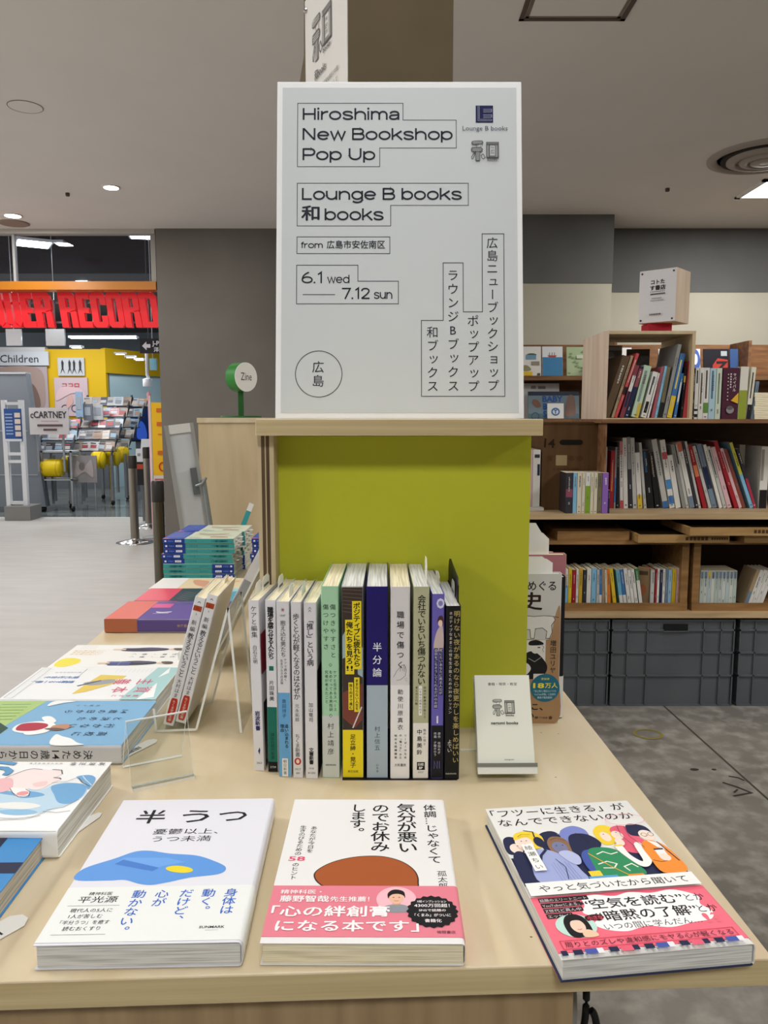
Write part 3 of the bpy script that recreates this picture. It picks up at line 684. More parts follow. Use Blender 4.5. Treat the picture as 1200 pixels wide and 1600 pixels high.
def art_fut(p):
    I = P('#16161a', .6); k = .001
    def pl(a): return [(x * k, y * k) for x, y in a]
    p.text('「フツーに生きる」が', .0025, .1735, .0128, I, width=.116, bold=.006)
    p.text('なんでできないのか', .0048, .1585, .0125, I, width=.115, bold=.006)
    nv = P('#1f2547', .6); sk = P('#f3ddcf', .6); ye = P('#f0cf3a', .6); lb = P('#9fa9d6', .6); gn = P('#2f8a5c', .6); pk = P('#e4607a', .6); og = P('#ef8f35', .6); bl = P('#4458a5', .6)
    p.rect(.0005, .076, .1245, .112, nv)
    # the crowd, back row first
    p.blob(pl([(0.6, 118), (1, 136), (6, 142), (12, 139), (15, 128), (12, 118)]), nv); p.ell(.0085, .1245, .005, .007, sk)
    p.blob(pl([(31, 115), (30, 138), (38, 146), (47, 143), (49, 120)]), nv)
    p.blob(pl([(48, 120), (48, 137), (52, 147), (63, 152), (71, 145), (70, 132), (62, 122)]), P('#7b87c8', .6)); p.poly(pl([(46, 141), (50, 139.5), (60, 142), (59, 145)]), P('#7b87c8', .6))
    p.blob(pl([(78, 122), (76, 140), (84, 150), (93, 147), (96, 134), (90, 124)]), ye); p.ell(.0835, .1330, .004, .007, sk)
    p.blob(pl([(92, 110), (90, 128), (91, 143), (99, 148), (107, 144), (110, 128), (117, 112), (108, 107)]), pk); p.ell(.0935, .1340, .0045, .0062, sk)
    p.blob(pl([(104, 133), (106, 147), (113, 149), (121, 144), (122, 134), (116, 130)]), nv); p.ell(.1165, .1310, .0060, .0078, sk)
    p.ring(.1148, .1318, .0022, .0026, .0004, I, 14); p.ring(.1202, .1318, .0022, .0026, .0004, I, 14)
    p.blob(pl([(13, 122), (12, 140), (17, 147), (27, 147), (33, 139), (31, 126), (24, 122)]), ye); p.ell(.0165, .1310, .0070, .0105, sk); p.blob(pl([(10, 136), (13, 145), (22, 147), (24, 140), (17, 138.5)]), ye)
    p.ell(.0285, .1310, .0040, .0075, nv, 20); p.line(pl([(27, 138), (28, 146), (21, 149)]), .0011, nv)
    p.blob(pl([(35, 112), (34, 128), (40, 137), (49, 134), (51, 120), (46, 112)]), P('#8d6a4f', .6)); p.ell(.0420, .1215, .0058, .0082, P('#777ca0', .6))
    p.blob(pl([(51, 110), (52, 130), (58, 139), (70, 137), (76, 124), (68, 114)]), nv)
    # bodies
    p.blob(pl([(.8, 77), (2, 110), (8, 120), (15, 113), (18, 95), (14, 77)]), nv)
    p.blob(pl([(13, 78), (15, 108), (22, 120), (33, 118), (43, 106), (47, 90), (46, 77)]), lb)
    for i in range(7): p.line(pl([(29 + i * 2.4, 79), (28 + i * 2.1, 100 + 2 * (i % 2))]), .0003, P('#7c86ba', .6))
    p.line(pl([(18, 96), (24, 112), (30, 119)]), .0022, nv); p.line(pl([(34, 80), (37, 95), (33, 106)]), .0005, nv)
    p.blob(pl([(38, 113), (46, 116), (52, 108), (50, 98), (44, 98)]), P('#b4bce0', .6))
    p.blob(pl([(54, 86), (53, 104), (58, 114), (66, 112), (66, 88)]), bl)
    p.blob(pl([(57, 78), (58, 90), (60, 110), (66, 117), (80, 115), (89, 103), (92, 90), (90, 78)]), gn)
    for c in ([(66, 108), (72, 111), (77, 107), (83, 109)], [(62, 95), (70, 98), (76, 94), (72, 89), (64, 90)], [(82, 84), (80, 90), (87, 93), (90, 88)]): p.line(pl(c), .0011, P('#e8ecda', .6))
    p.line(pl([(60, 110), (70, 92), (80, 78)]), .0009, P('#e0a13a', .6)); p.rect(.051, .077, .060, .087, ye); p.rect(.049, .0765, .0705, .0805, P('#5aa0cf', .6)); p.rect(.078, .0765, .090, .080, og)
    p.blob(pl([(84, 112), (86, 119), (90, 120), (91, 104), (97, 95), (100, 118), (106, 118), (105, 98), (98, 88), (91, 91)]), P('#f2f0ee', .6)); p.ell(.0905, .1225, .0035, .0055, sk)
    p.rect(.084, .1165, .0905, .1185, ye)
    p.blob(pl([(105, 79), (104, 100), (105, 115), (111, 122), (119, 119), (124, 108), (124.3, 80)]), og)
    p.poly(pl([(112, 122), (119, 118), (121, 107), (116, 112)]), P('#f4efe9', .6)); p.poly(pl([(111.5, 97), (118.5, 95), (119.5, 108), (112, 109)]), P('#ecebe8', .6)); p.rect(.1118, .1078, .1192, .1098, nv); p.ell(.1155, .0975, .0042, .0048, sk)
    p.line(pl([(105, 95), (110, 92), (115, 93)]), .0005, I); p.line(pl([(119, 119), (124, 92)]), .0009, nv)
    for x, y in ((14.5, 132), (18.5, 132), (39.5, 122.5), (44.5, 122.5), (9.5, 125.5), (82, 134), (93, 135.5)): p.ell(x * k, y * k, .0007, .0005, I, 8)
    for a in ([(15, 127), (17, 127)], [(41, 117.5), (43.5, 117.5)], [(113, 127), (116, 127.5)]): p.line(pl(a), .0004, P('#b5483f', .6))
    for a in ([(98, 146), (95, 130), (99, 114)], [(103, 144), (101, 128), (106, 112)], [(13, 138), (17, 141), (24, 140)], [(37, 130), (42, 133), (49, 128)], [(60, 138), (64, 132), (66, 122)]): p.line(pl(a), .0004, I)
    p.ring(.1085, .1535, .0165, .0085, .0006, P('#e9a6ad', .6), 30)
    p.rect(.0125, .0905, .0215, .1265, P('#f4f3f0', .6)); p.vtext('綾瀬ちい', .0170, .1255, .0066, I, length=.034)
    p.rect(.0003, .0615, .1247, .0765, P('#eeeeec', .55))
    p.text('やっと気づいたから聞いて', .0085, .0655, .0088, I, width=.109, bold=.004)
    for i in range(16): p.rect(.001 + i * .0077, .0005, .001 + i * .0077 + (.004 + .002 * (i % 3)), .005, [nv, nv, bl, P('#e7e6ea', .6), nv, pk][i % 6])
def band_fut(p):
    I = P('#1b1a1e', .6); k = .001; rd = P('#d8455c', .5)
    def pl(a): return [(x * k, y * k) for x, y in a]
    p.rect(.0003, .0585, .1247, .0622, P('#e7667c', .5))
    p.blob(pl([(35, 58), (45, 60.5), (58, 57.5), (70, 60.5), (85, 58), (100, 60), (110, 56), (116, 50), (113, 42), (117, 34), (112, 26), (98, 24), (82, 21), (66, 24), (52, 20.5), (40, 23), (33, 29), (37, 36), (30, 42), (34, 50)]), P('#f5f3f3', .5))
    p.text('“空気を読む”', .0325, .0458, .0118, I, width=.072, bold=.014); p.text('とか', .1060, .0465, .0094, I, width=.0135)
    p.text('“暗黙の了解”', .0375, .0325, .0118, I, width=.070, bold=.014); p.text('とか', .1085, .0338, .0094, I, width=.0135)
    p.text('いつの間に学んだん…', .0385, .0235, .0072, I, width=.066); p.text('!?', .1075, .0225, .0135, P('#ea6f7f', .5), width=.012, bold=.03)
    for i, (q, w) in enumerate((('話題のエリートニート', .034), ('YouTuberによる、', .027), ('Z世代ど真ん中', .026), ('エッセイ！', .017))):
        y = .0562 - .0058 * i
        p.rect(.0045, y - .0004, .0055 + w, y + .0044, I); p.text(q, .0052, y + .0004, .0036, P('#e9d3d6', .5), width=w - .001)
    p.ell(.0205, .0295, .0135, .0118, P('#bfe0d6', .5))
    p.blob(pl([(14, 20), (13, 32), (17, 40), (24, 41), (29, 35), (29, 22), (21, 18)]), P('#17141a', .5)); p.ell(.0215, .0290, .0048, .0068, P('#f0cdb9', .5)); p.blob(pl([(16, 31), (18, 38), (25, 38), (27, 31), (24, 34.5), (19, 34.5)]), P('#17141a', .5))
    p.blob(pl([(23, 17.5), (22, 22), (26, 25), (31, 22), (31, 18)]), P('#e9c7a8', .5)); p.line(pl([(20, 25.8), (21.5, 25.2), (23, 25.8)]), .0005, rd)
    p.blob(pl([(30, 33), (29, 37), (33, 39), (39, 39), (42, 36), (38, 32.5), (34, 34)]), P('#3b1820', .5)); p.text('小さな', .0305, .0340, .0045, P('#e94f63', .5), width=.0105, bold=.02)
    p.line([(.0045, .0080), (.1205, .0080), (.1205, .0158), (.0045, .0158)], .0005, P('#c8374f', .5), True)
    p.text('周りとのズレや違和感にモヤる心が軽くなる', .0065, .0096, .0058, P('#5b1b28', .5), width=.112)
book(T(0.1085, 0.4435, LY, 6.9), .127, .188, .0150, 'white book with a drawn crowd and coral pink band, by the table corner', cover='#e3e3e0', pages=PG_WHITE, back='#27304f',
     art=art_fut, band=dict(c='#ef6f83', y0=.0055, y1=.0625, art=band_fut))

# ------------------------------------------------------------------ row of standing books in front of the green panel
def stand(xl, y, t, h, d, yaw, lean=0.0):
    """spine towards the camera; xl = left edge of the spine at the foot"""
    B = basis((0, 0, 0), (0, -1, 0), (0, 0, 1), (-1, 0, 0))
    return T(xl + t, y + d, TZ + 0.0004, yaw) @ Matrix.Rotation(R(lean), 4, 'Y') @ B
RG = 'paperbacks standing in a row before the green panel'
def blocks(p, t, h, items):
    for y0, y1, c in items: p.rect(.0002, y0 * h, t - .0002, y1 * h, P(c))
def s1(p):
    I = P('#1c1b20', .6)
    p.vtext('ケアと編集', .0050, .166, .0062, I, length=.032); p.vtext('白石正明', .0050, .127, .0046, I, length=.019)
    p.vtext('岩波新書', .0052, .061, .0052, P('#2a2a66', .6), length=.020, bold=.03)
    p.poly([(.0045, .020), (.0060, .024), (.0068, .021), (.0058, .0165)], P('#2a2a66', .6)); p.text('2063', .0052, .0070, .0028, I, 'c')
def s2(p):
    I = P('#141418', .6); G = P('#15705f', .5)
    p.rect(.0003, .0105, .0097, .066, G); p.rect(.0003, .0002, .0097, .0105, P('#0d0d0f'))
    p.vtext('職場を腐らせる人たち', .005, .165, .0062, I, length=.051, bold=.03); p.rect(.0028, .1025, .0072, .1070, G)
    p.vtext('片田珠美', .005, .093, .0050, I, length=.021, bold=.005); p.vtext('講談社現代新書', .005, .040, .0040, P('#0b3a31', .6), length=.027); p.text('2739', .005, .004, .003, P('#cfd8d5', .6), 'c')
def s3(p):
    I = P('#1c1b20', .6)
    p.rect(.0003, .0003, .0117, .084, P('#69a7d6', .5)); p.rect(.0032, .0003, .0088, .0185, P('#e9e8e4', .5)); p.vtext('朝日新書', .006, .0175, .0036, I, length=.0155)
    for a in (0, 60, 120): p.line([(.006 + .0018 * math.cos(R(a)), .165 + .0018 * math.sin(R(a))), (.006 - .0018 * math.cos(R(a)), .165 - .0018 * math.sin(R(a)))], .0005, P('#b0435a', .6))
    p.text('1047', .006, .1585, .0028, I, 'c'); p.vtext('抱え込む男たち', .006, .155, .0054, I, length=.036)
    p.vtext('ケアで読み解く', .0078, .1180, .0030, I, length=.0225); p.vtext('生きづらさの正体', .0042, .1170, .0030, I, length=.025)
    p.vtext('奥田祥子', .006, .078, .0044, P('#1f4a70', .6), length=.019); p.vtext('追い込まれる', .0080, .053, .0040, P('#1a3550', .6), length=.024, bold=.02); p.vtext('理由', .0038, .053, .0040, P('#1a3550', .6), length=.0082, bold=.02)
def s4(p):
    I = P('#1c1b20', .6)
    p.vtext('歩くと心が軽くなるのはなぜか', .0047, .162, .0066, I, length=.084, bold=.01); p.vtext('元永拓郎', .0047, .074, .0044, I, length=.018)
    p.vtext('ちくま新書', .0047, .044, .0050, I, length=.023); p.ell(.0047, .0165, .0032, .0036, P('#b73226', .5)); p.ell(.0047, .0165, .0016, .0022, P('#ecd9c8', .5)); p.text('1917', .0047, .0075, .0030, I, 'c'); p.text('880', .0047, .0038, .0024, I, 'c')
def s5(p):
    I = P('#1c1b20', .6)
    p.line([(.0044, .1665), (.0058, .1685), (.0072, .1665)], .0004, I); p.line([(.0046, .1640), (.0058, .1660), (.0070, .1640)], .0004, I)
    p.vtext('「推し」という病', .0058, .159, .0068, I, length=.047, bold=.012); p.vtext('加山竜司', .0058, .076, .0046, I, length=.0195)
    p.vtext('文春新書', .0058, .0310, .0046, I, length=.0165, bold=.03); p.text('1518', .0058, .0095, .0024, I, 'c'); p.text('¥1200', .0058, .0048, .0028, I, 'c')
def s6(p):
    I = P('#1e3327', .6); K = P('#26262a', .6)
    p.rect(.0003, .0005, .0162, .062, P('#c9cec9', .5))
    p.vtext('傷つきやすさと', .0113, .172, .0058, I, length=.054); p.vtext('傷つけやすさ', .0046, .172, .0058, I, length=.046)
    for y in (.112, .062): p.line([(.0085, y + .0016), (.0099, y), (.0085, y - .0016), (.0071, y)], .0003, I, True)
    p.vtext('ケアと生きるスペース', .0128, .107, .0036, I, length=.041); p.vtext('をめぐってある男性研', .0088, .107, .0036, I, length=.041); p.vtext('究者が考えたこと', .0048, .107, .0036, I, length=.033)
    p.vtext('村上靖彦', .0083, .056, .0066, K, length=.034); p.text('KADOKAWA', .0083, .0120, .0022, K, 'c', width=.010, bold=.03)
def s7(p):
    I = P('#161310', .6); Y = P('#f0da22', .45)
    p.rect(.0003, .0480, .0197, .187, P('#3f332d', .5))
    for i in range(7): p.line([(.001, .185 - i * .0035), (.019, .184 - i * .0037)], .0006, P('#6b5a50', .6))
    for q in ([(.0005, .140), (.006, .150), (.004, .120), (.0005, .118)], [(.014, .122), (.0195, .130), (.0195, .100), (.015, .103)]): p.poly(q, P('#9fb6bb', .5))
    p.poly([(.0005, .085), (.019, .094), (.019, .058), (.012, .050), (.0005, .060)], P('#7b3f33', .5)); p.line([(.010, .050), (.0185, .071)], .0012, P('#d6d7d8', .4))
    p.rect(.0003, .0005, .0197, .0480, Y)
    p.rect(.0098, .108, .0185, .174, Y); p.rect(.0032, .103, .0115, .156, Y); p.rect(.0115, .066, .0165, .100, Y); p.rect(.0060, .068, .0105, .095, Y)
    p.vtext('ポジティブに疲れたら', .0142, .1725, .0068, I, length=.062, bold=.025); p.vtext('俺たちを見ろ{!!}', .0073, .1545, .0068, I, length=.049, bold=.025)
    p.vtext('ままならない人生を', .0140, .0985, .0034, I, length=.031, bold=.02); p.vtext('後ろ向きで進む', .0082, .0940, .0034, I, length=.0255, bold=.02)
    p.vtext('足立紳・晃子', .0100, .0440, .0056, I, length=.034, bold=.01); p.text('辰巳出版', .0100, .0055, .0026, I, 'c', width=.010)
def s8(p):
    W_ = P('#f2f3f8', .6); I = P('#25354a', .6)
    p.rect(.0003, .0005, .0202, .0925, P('#a9bac6', .45))
    p.vtext('半分論', .0103, .1360, .0092, W_, length=.037, bold=.006); p.vtext('村上信五', .0103, .0525, .0056, I, length=.025); p.vtext('幻冬舎', .0103, .0145, .0026, I, length=.009)
def s9(p):
    I = P('#1d1c1e', .6)
    p.rect(.0003, .0005, .0182, .0930, P('#eeeeee', .5))
    p.vtext('職場で傷つく', .0095, .1660, .0074, I, length=.058, bold=.012)
    hd = [(.0030, .1010), (.0060, .1065), (.0105, .1120), (.0130, .1130), (.0140, .1115), (.0150, .1075), (.0140, .1020), (.0100, .0985), (.0060, .0975)]
    p.line(hd, .0003, I); p.line([(.0105, .1120), (.0090, .1065)], .0003, I); p.line([(.0130, .1130), (.0115, .1070)], .0003, I); p.line([(.0140, .1115), (.0130, .1060)], .0003, I)
    for a, b in ((.0140, .0990), (.0155, .1000), (.0150, .0975)): p.ell(a, b, .0003, .0003, I, 8)
    p.vtext('勅使川原真衣', .0095, .0900, .0056, I, length=.042); p.vtext('リーダーのため', .0145, .0450, .0026, I, length=.0255, bold=.01); p.vtext('の「傷つき」から', .0098, .0450, .0026, I, length=.0255, bold=.01); p.vtext('始める組織開発', .0052, .0450, .0026, I, length=.0255, bold=.01); p.text('大和書房', .0095, .0125, .0032, I, 'c', width=.011)
def s10(p):
    I = P('#17181a', .6)
    p.rect(.0003, .0005, .0147, .0555, P('#eceae4', .5)); p.vtext('会社でいちいち傷つかない', .0078, .1800, .0080, I, length=.087, bold=.012)
    p.rect(.0055, .063, .0085, .092, P('#f0efea', .5))
    p.vtext('認知行動療法が教える', .0112, .0920, .0026, I, length=.032); p.vtext('心を守り成果を出す', .0070, .0905, .0026, I, length=.026); p.vtext('考え方と行動', .0033, .0920, .0026, I, length=.019)
    p.vtext('中島美鈴', .0063, .0500, .0054, I, length=.027, bold=.015); p.vtext('臨床心理士', .0112, .0500, .0028, I, length=.017); p.rect(.0040, .0085, .0116, .0165, I); p.text('日経', .0078, .0130, .0030, P('#eceae4', .5), 'c', bold=.02); p.text('BP', .0078, .0094, .0034, P('#eceae4', .5), 'c', bold=.03); p.text('00257', .0078, .0055, .0022, I, 'c')
def s11(p):
    W_ = P('#e6e4f2', .6); K = P('#14141b', .5)
    p.rect(.0002, .0005, .0113, .0530, K); p.ell(.0078, .172, .0038, .0050, P('#d9d6ec', .5), 8); p.ell(.0078, .172, .0022, .0026, P('#8a86c0', .5), 12)
    p.blob([(.0020, .128), (.0030, .140), (.0060, .148), (.0100, .150), (.0105, .128)], P('#cdb9b6', .5)); p.ell(.0078, .1530, .0022, .0032, P('#ecd0c0', .5)); p.blob([(.0050, .153), (.0060, .159), (.0095, .160), (.0108, .155), (.0098, .150), (.0095, .155), (.0070, .156)], P('#4a2c2a', .5))
    p.rect(.0068, .083, .0104, .129, P('#2a2a55', .5)); p.rect(.0022, .070, .0058, .129, P('#2a2a55', .5))
    p.vtext('死にたいあなたに男主人公が', .0086, .1285, .0032, W_, length=.045); p.vtext('自炊をごちそうしてくれるだけのお話', .0040, .1285, .0032, W_, length=.058)
    p.text('1', .0057, .0555, .0098, W_, 'c', bold=.03); p.vtext('原作 信田めぎ', .0076, .0465, .0028, W_, length=.022); p.vtext('作画 夕龍かのう', .0038, .0465, .0028, W_, length=.024)
    p.line([(.0030, .010), (.0030, .0175), (.0060, .010), (.0060, .0175)], .0005, P('#7470b8', .5)); p.line([(.0080, .010), (.0080, .0175)], .0005, P('#7470b8', .5))
def s12(p):
    G = P('#b3a565', .4, .4); W_ = P('#dedbd0', .6)
    p.vtext('明けない夜があるのなら夜更かしを楽しめばいい', .0103, .1660, .0062, G, length=.150, bold=.01); p.vtext('ネガティブなままこの世を生き抜くための{30}のレッスン', .0046, .1650, .0034, W_, length=.100)
    p.vtext('よでい', .0045, .0400, .0046, W_, length=.013); p.text('KADOKAWA', .0062, .0050, .0020, W_, 'c', width=.010)
for a in (
    (-.1193, .735, .0100, .171, .105, -4.6, -.9, '#e2e1e4', s1, PG_CREAM, 'white paperback with a red portrait on its side, leftmost of the standing row', ((.030, .060, .013, .006, 1), (.055, .08, .011, .0085))),
    (-.1063, .732, .0100, .172, .105, -4.0, 0, '#e4e4e6', s2, PG_CREAM, 'white and teal spine with a black foot, second in the standing row', ((.040, .066, .014, .005, 1),)),
    (-.0960, .722, .0120, .173, .105, -3.0, 0, '#dcdcde', s3, PG_CREAM, 'pale grey spine with a sky blue lower half in the standing row', ((.060, .085, .010, .003),)),
    (-.0832, .720, .0095, .173, .105, -2.4, 0, '#dddcde', s4, PG_CREAM, 'thin white spine with a red round seal near its foot', ((.050, .078, .010, .003),)),
    (-.0717, .718, .0118, .173, .105, -2.0, 0, '#dedde0', s5, PG_CREAM, 'white spine with bold black title left of the mint green book', ()),
    (-.0568, .7205, .0165, .188, .122, -1.2, 0, '#a9d6b0', s6, PG_CREAM, 'mint green spine with a grey lower third in the standing row', ()),
    (-.0385, .7205, .0200, .188, .124, -.6, 0, '#c9ccce', s7, PG_WHITE, 'dark photo spine with yellow title labels and yellow foot', ()),
    (-.0167, .7195, .0205, .188, .124, 0, 0, '#1c1266', s8, PG_WHITE, 'deep navy spine with a grey blue lower half', ((.050, .080, .008, .001),)),
    (.0060, .7185, .0185, .188, .124, 0, 0, '#dcdadb', s9, PG_CREAM, 'off-white spine with a line drawn pair of hands', ()),
    (.0259, .7190, .0150, .188, .122, .8, 0, '#b6b795', s10, PG_WHITE, 'sage green spine with a white lower end in the standing row', ((.075, .105, .022, .0012),)),
    (.0426, .7190, .0116, .181, .122, 1.2, 0, '#6a62b8', s11, PG_WHITE, 'violet comic spine with a small figure and numeral one', ((.065, .09, .012, .002), (.045, .06, .008, .0015))),
    (.0556, .7170, .0140, .170, .118, 1.2, 0, '#101012', s12, PG_WHITE, 'black spine with gold title lettering beside the metal bookend', ((.055, .080, .014, .002, 1),)),
):
    xl, y, t, h, d, yaw, lean, c, sa, pg_, lab, sl = a
    bk = book(stand(xl, y, t, h, d, yaw, lean), d, h, t, lab, 'book', RG, cover=c, art=None, sart=sa, pages=pg_, slip=sl, rr=.10)
    if 'leftmost' in lab:      # the back board that shows on its right: a red portrait and a dark photo on the band
        mb = MB(); pg = Page(mb, Matrix(((-1, 0, 0, .105), (0, 1, 0, 0), (0, 0, -1, -.0005), (0, 0, 0, 1))))
        pg.rect(.0015, .097, .060, .137, P('#9c2c3e', .5)); pg.rect(.001, .0005, .104, .072, P('#e6e4e2', .5)); pg.rect(.004, .002, .07, .068, P('#2a2628', .5))
        pg.blob([(.006, .01), (.010, .04), (.022, .055), (.04, .05), (.05, .02), (.04, .004)], P('#6b6668', .5)); mb.build('back_print', bk)
    if 'bold black' in lab:
        mb = MB(); pg = Page(mb, Matrix(((-1, 0, 0, .105), (0, 1, 0, 0), (0, 0, -1, -.0005), (0, 0, 0, 1)))); pg.rect(.001, .0005, .104, .107, P('#1f1b1d', .5)); mb.build('back_print', bk)

# bookend
o = empty('bookend', T(0, 0, TZ), 'black metal bookend holding the right end of the standing row', 'bookend')
mb = MB(); r = .02
prof = [(.735, 0), (.8425, 0), (.8425, .180)] + [(.8425 - r + r * math.cos(R(a)), .180 + r * math.sin(R(a)) * .8) for a in (20, 45, 70, 90)] + [(.80, .1945), (.742, .1925), (.735, .186)]
mb.prism(prof, .0703, .0715, BLACK, axis='x'); mb.build('upright_plate', o)
MB().box(-.040, .7155, 0, .0703, .842, .0003, BLACK).build('base_plate', o)

# ------------------------------------------------------------------ shop cards on an acrylic stand
lean = -R(27)
CM = T(.0905, .7205, TZ + .006, .6) @ Matrix.Rotation(lean, 4, 'X')
st = empty('card_stand', T(.0905, .7205, TZ, .6), 'clear acrylic stand holding small white shop cards right of the books', 'card stand')
LR = Matrix.Rotation(lean, 4, 'X')
LL = Matrix.Translation((0, 0, .006)) @ LR
mb = MB(); mb.box(-.001, .0085, 0, .056, .0105, .070, ACRYLIC, LL); mb.box(-.001, .0085, .070, .056, .0105, .0704, ACR_EDGE, LL); mb.build('back_plate', st)
mb = MB(); mb.box(-.001, -.006, -.0022, .056, .0105, 0, ACRYLIC, LL); mb.box(-.001, -.008, -.0022, .056, -.0062, .0042, P('#d9dad2', .3), LL); mb.box(-.0015, -.0085, .0042, .0565, -.0060, .0078, P('#74756d', .3), LL); mb.build('front_lip', st)
mb = MB(); mb.prism([(.041, .060), (.064, 0.0), (.062, 0.0), (.039, .060)], -.001, .056, ACRYLIC, axis='x'); mb.box(-.010, .062, 0, .056, .0636, .0012, ACR_EDGE); mb.build('rear_leg', st)
for i in range(11):
    mb = MB(); y = -.0055 + i * .0012
    mb.box(.0004 * (i % 3), y, 0, .0545 + .0003 * (i % 2), y + .0010, .0915 - .0003 * (i % 4), P('#e4e6da', .5))
    if i == 0:
        pg = Page(mb, front(0, y - .00003, 0)); I = P('#3d3f3a', .6); CW = P('#e4e6da', .5)
        pg.text('書籍・喫茶・教室', .0275, .0815, .0032, I, 'c', width=.0290)
        nagomi_logo(pg, .0165, .0520, .0215, P('#8c8e86', .6), I, CW)
        pg.text('nagomi books', .0275, .0440, .0036, I, 'c', width=.0265, bold=.03); pg.text('instagram', .0300, .0105, .0020, I, 'c', width=.0090)
    c = mb.build('shop_card', None, CM)
    tag(c, 'front shop card with the shop mark, on the acrylic stand' if i == 0 else 'plain white shop card stacked behind the printed front one', 'card', 'shop cards on the acrylic stand')

# ------------------------------------------------------------------ books lying along the left side of the table, spines towards the camera
def lying(xl, yf, z=LY, yaw=0.0):
    """head towards +x, spine towards the camera; xl left end, yf spine side"""
    return lambda w: T(xl, yf, z, yaw) @ basis((0, w, 0), (0, -1, 0), (1, 0, 0), (0, 0, 1))
def L(xl, yf, w, h, t, label, yaw=0.0, z=LY, **k): return book(lying(xl, yf, z, yaw)(w), w, h, t, label, **k)

def a_l1(p):   # dark window bars over a blue sky
    p.rect(0, 0, .128, .188, P('#3f87c4', .45))
    for c in ([(.01, .12), (.03, .135), (.06, .13), (.05, .15), (.02, .155)], [(.070, .150), (.085, .165), (.11, .160), (.118, .178), (.085, .184), (.072, .175)], [(.06, .07), (.09, .09), (.11, .08), (.10, .06)]): p.blob(c, P('#bcd7ea', .45))
    K = P('#1d2340', .45)
    for x in (.0, .048): p.rect(x, 0, x + .014, .188, K)
    for y in (.100, .148): p.rect(0, y, .128, y + .013, K)
    for x in (.016, .064): p.rect(x, .113, x + .0012, .148, P('#9cc3e2', .45))
L(-.4535, .462, .128, .188, .0175, 'blue sky and window bar cover book lying at the left front corner', cover='#3f87c4', spine='#2e5f8e', pages=PG_GREY, art=a_l1, yaw=1.0)
def slip_flat(x, y, yaw, w, l, label, z=.0008):
    mb = MB(); q = .0012
    mb.box(0, 0, 0, l, w, .0003, P('#e6e5e1', .5)); mb.prism([(l, 0), (l + .006, w * .3), (l + .006, w * .7), (l, w)], 0, .0003, P('#e6e5e1', .5))
    for i in range(8): mb.add([(.006 + i * .0022, .003, .00034), (.0072 + i * .0022 + (i % 3) * .0003, .003, .00034), (.0072 + i * .0022 + (i % 3) * .0003, w - .004, .00034), (.006 + i * .0022, w - .004, .00034)], [(0, 1, 2, 3)], P('#25262a'))
    tag(mb.build('price_slip', None, T(x, y, TZ + z, yaw)), label, 'paper slip', 'price slips by the left hand books')
slip_flat(-.266, .468, 55, .018, .036, 'white price slip with a barcode at the left front corner of the table')
slip_flat(-.262, .602, 70, .009, .045, 'narrow printed slip sticking out beside the white book with blue hair drawing')
slip_flat(-.262, .766, 62, .013, .040, 'white slip on the table beside the blue book by the empty acrylic stand')

def a_l2(p):   # pale face lying sideways with flowing blue hair
    k = .001; B = P('#6fa6d3', .5); Lb = P('#b9d4e6', .5); S = P('#f2e1e0', .5); I = P('#4a4a50', .6)
    def pl(a): return [(x * k, y * k) for x, y in a]
    p.blob(pl([(54, 135), (56, 147), (47, 154), (42, 165), (46, 180), (53, 187), (69, 189), (82, 181), (89, 173), (97, 163), (100, 148), (96, 130), (86, 110), (84, 80), (74, 50), (60, 40), (56, 70), (61, 112), (64, 125), (70, 135), (65, 141)]), Lb)
    p.blob(pl([(49, 154), (43, 167), (47, 183), (64, 188), (79, 184), (79, 173), (65, 163)]), B); p.blob(pl([(62, 112), (66, 128), (71, 140), (66, 155), (60, 146), (58, 130), (60, 112)]), B); p.blob(pl([(92, 130), (90, 150), (95, 162), (99, 150), (98, 136)]), P('#8dbbdc', .5))
    p.blob(pl([(82, 118), (78, 140), (84, 160), (90, 150), (88, 128)]), P('#e6e8e4', .5))
    p.blob(pl([(33, 106), (26, 111), (18, 117), (15, 123), (17, 132), (18, 141), (19, 150), (27, 153), (33, 151), (36, 157), (42, 153), (56, 146), (54, 135), (57, 130), (53, 120), (61, 113), (60, 90), (40, 88)]), S)
    p.blob(pl([(38, 100), (34, 111), (44, 118), (55, 121), (61, 114), (58, 95)]), P('#e9b9bd', .5)); p.blob(pl([(40, 146), (48, 148), (50, 140), (44, 136)]), P('#ecccca', .5))
    p.blob(pl([(53, 119), (63, 127), (69, 134), (68, 141), (61, 140), (54, 134)]), P('#f4efec', .5)); p.ell(.063, .135, .004, .005, P('#e39a9f', .5)); p.line(pl([(53, 119), (62, 126), (69, 134), (67, 142), (60, 140), (55, 134)]), .0006, I)
    p.line(pl([(34, 106), (26, 111), (18, 117), (15, 123), (17, 132)]), .0006, I); p.line(pl([(17, 141), (18, 150), (26, 154)]), .0009, I); p.line(pl([(33, 149), (34, 155), (36, 157)]), .0010, I)
    p.blob(pl([(32, 169), (28, 179), (34, 187), (47, 189), (55, 188), (42, 180)]), B); p.line(pl([(34, 172), (42, 178), (50, 188)]), .0008, I); p.line(pl([(30, 174), (38, 180), (48, 189)]), .0007, P('#dfe9f0', .5))
    for a in ([(92, 168), (87, 180), (74, 188)], [(94, 166), (96, 178), (93, 188)], [(104, 120), (106, 148), (103, 161), (95, 169)], [(109, 130), (107, 156), (101, 167)], [(44, 152), (41, 164), (34, 170)]): p.line(pl(a), .0005, I)
    p.line(pl([(1, 80), (4, 94), (6, 102)]), .0055, P('#5b97c4', .5)); p.line(pl([(14, 86), (15, 97), (21, 104), (29, 103)]), .0060, P('#5b97c4', .5))
    p.vtext('高濱正伸', .0055, .187, .0065, P('#3a3b40', .6), length=.036); p.vtext('花まる学習会代表', .0050, .146, .0030, P('#3a3b40', .6), length=.032)
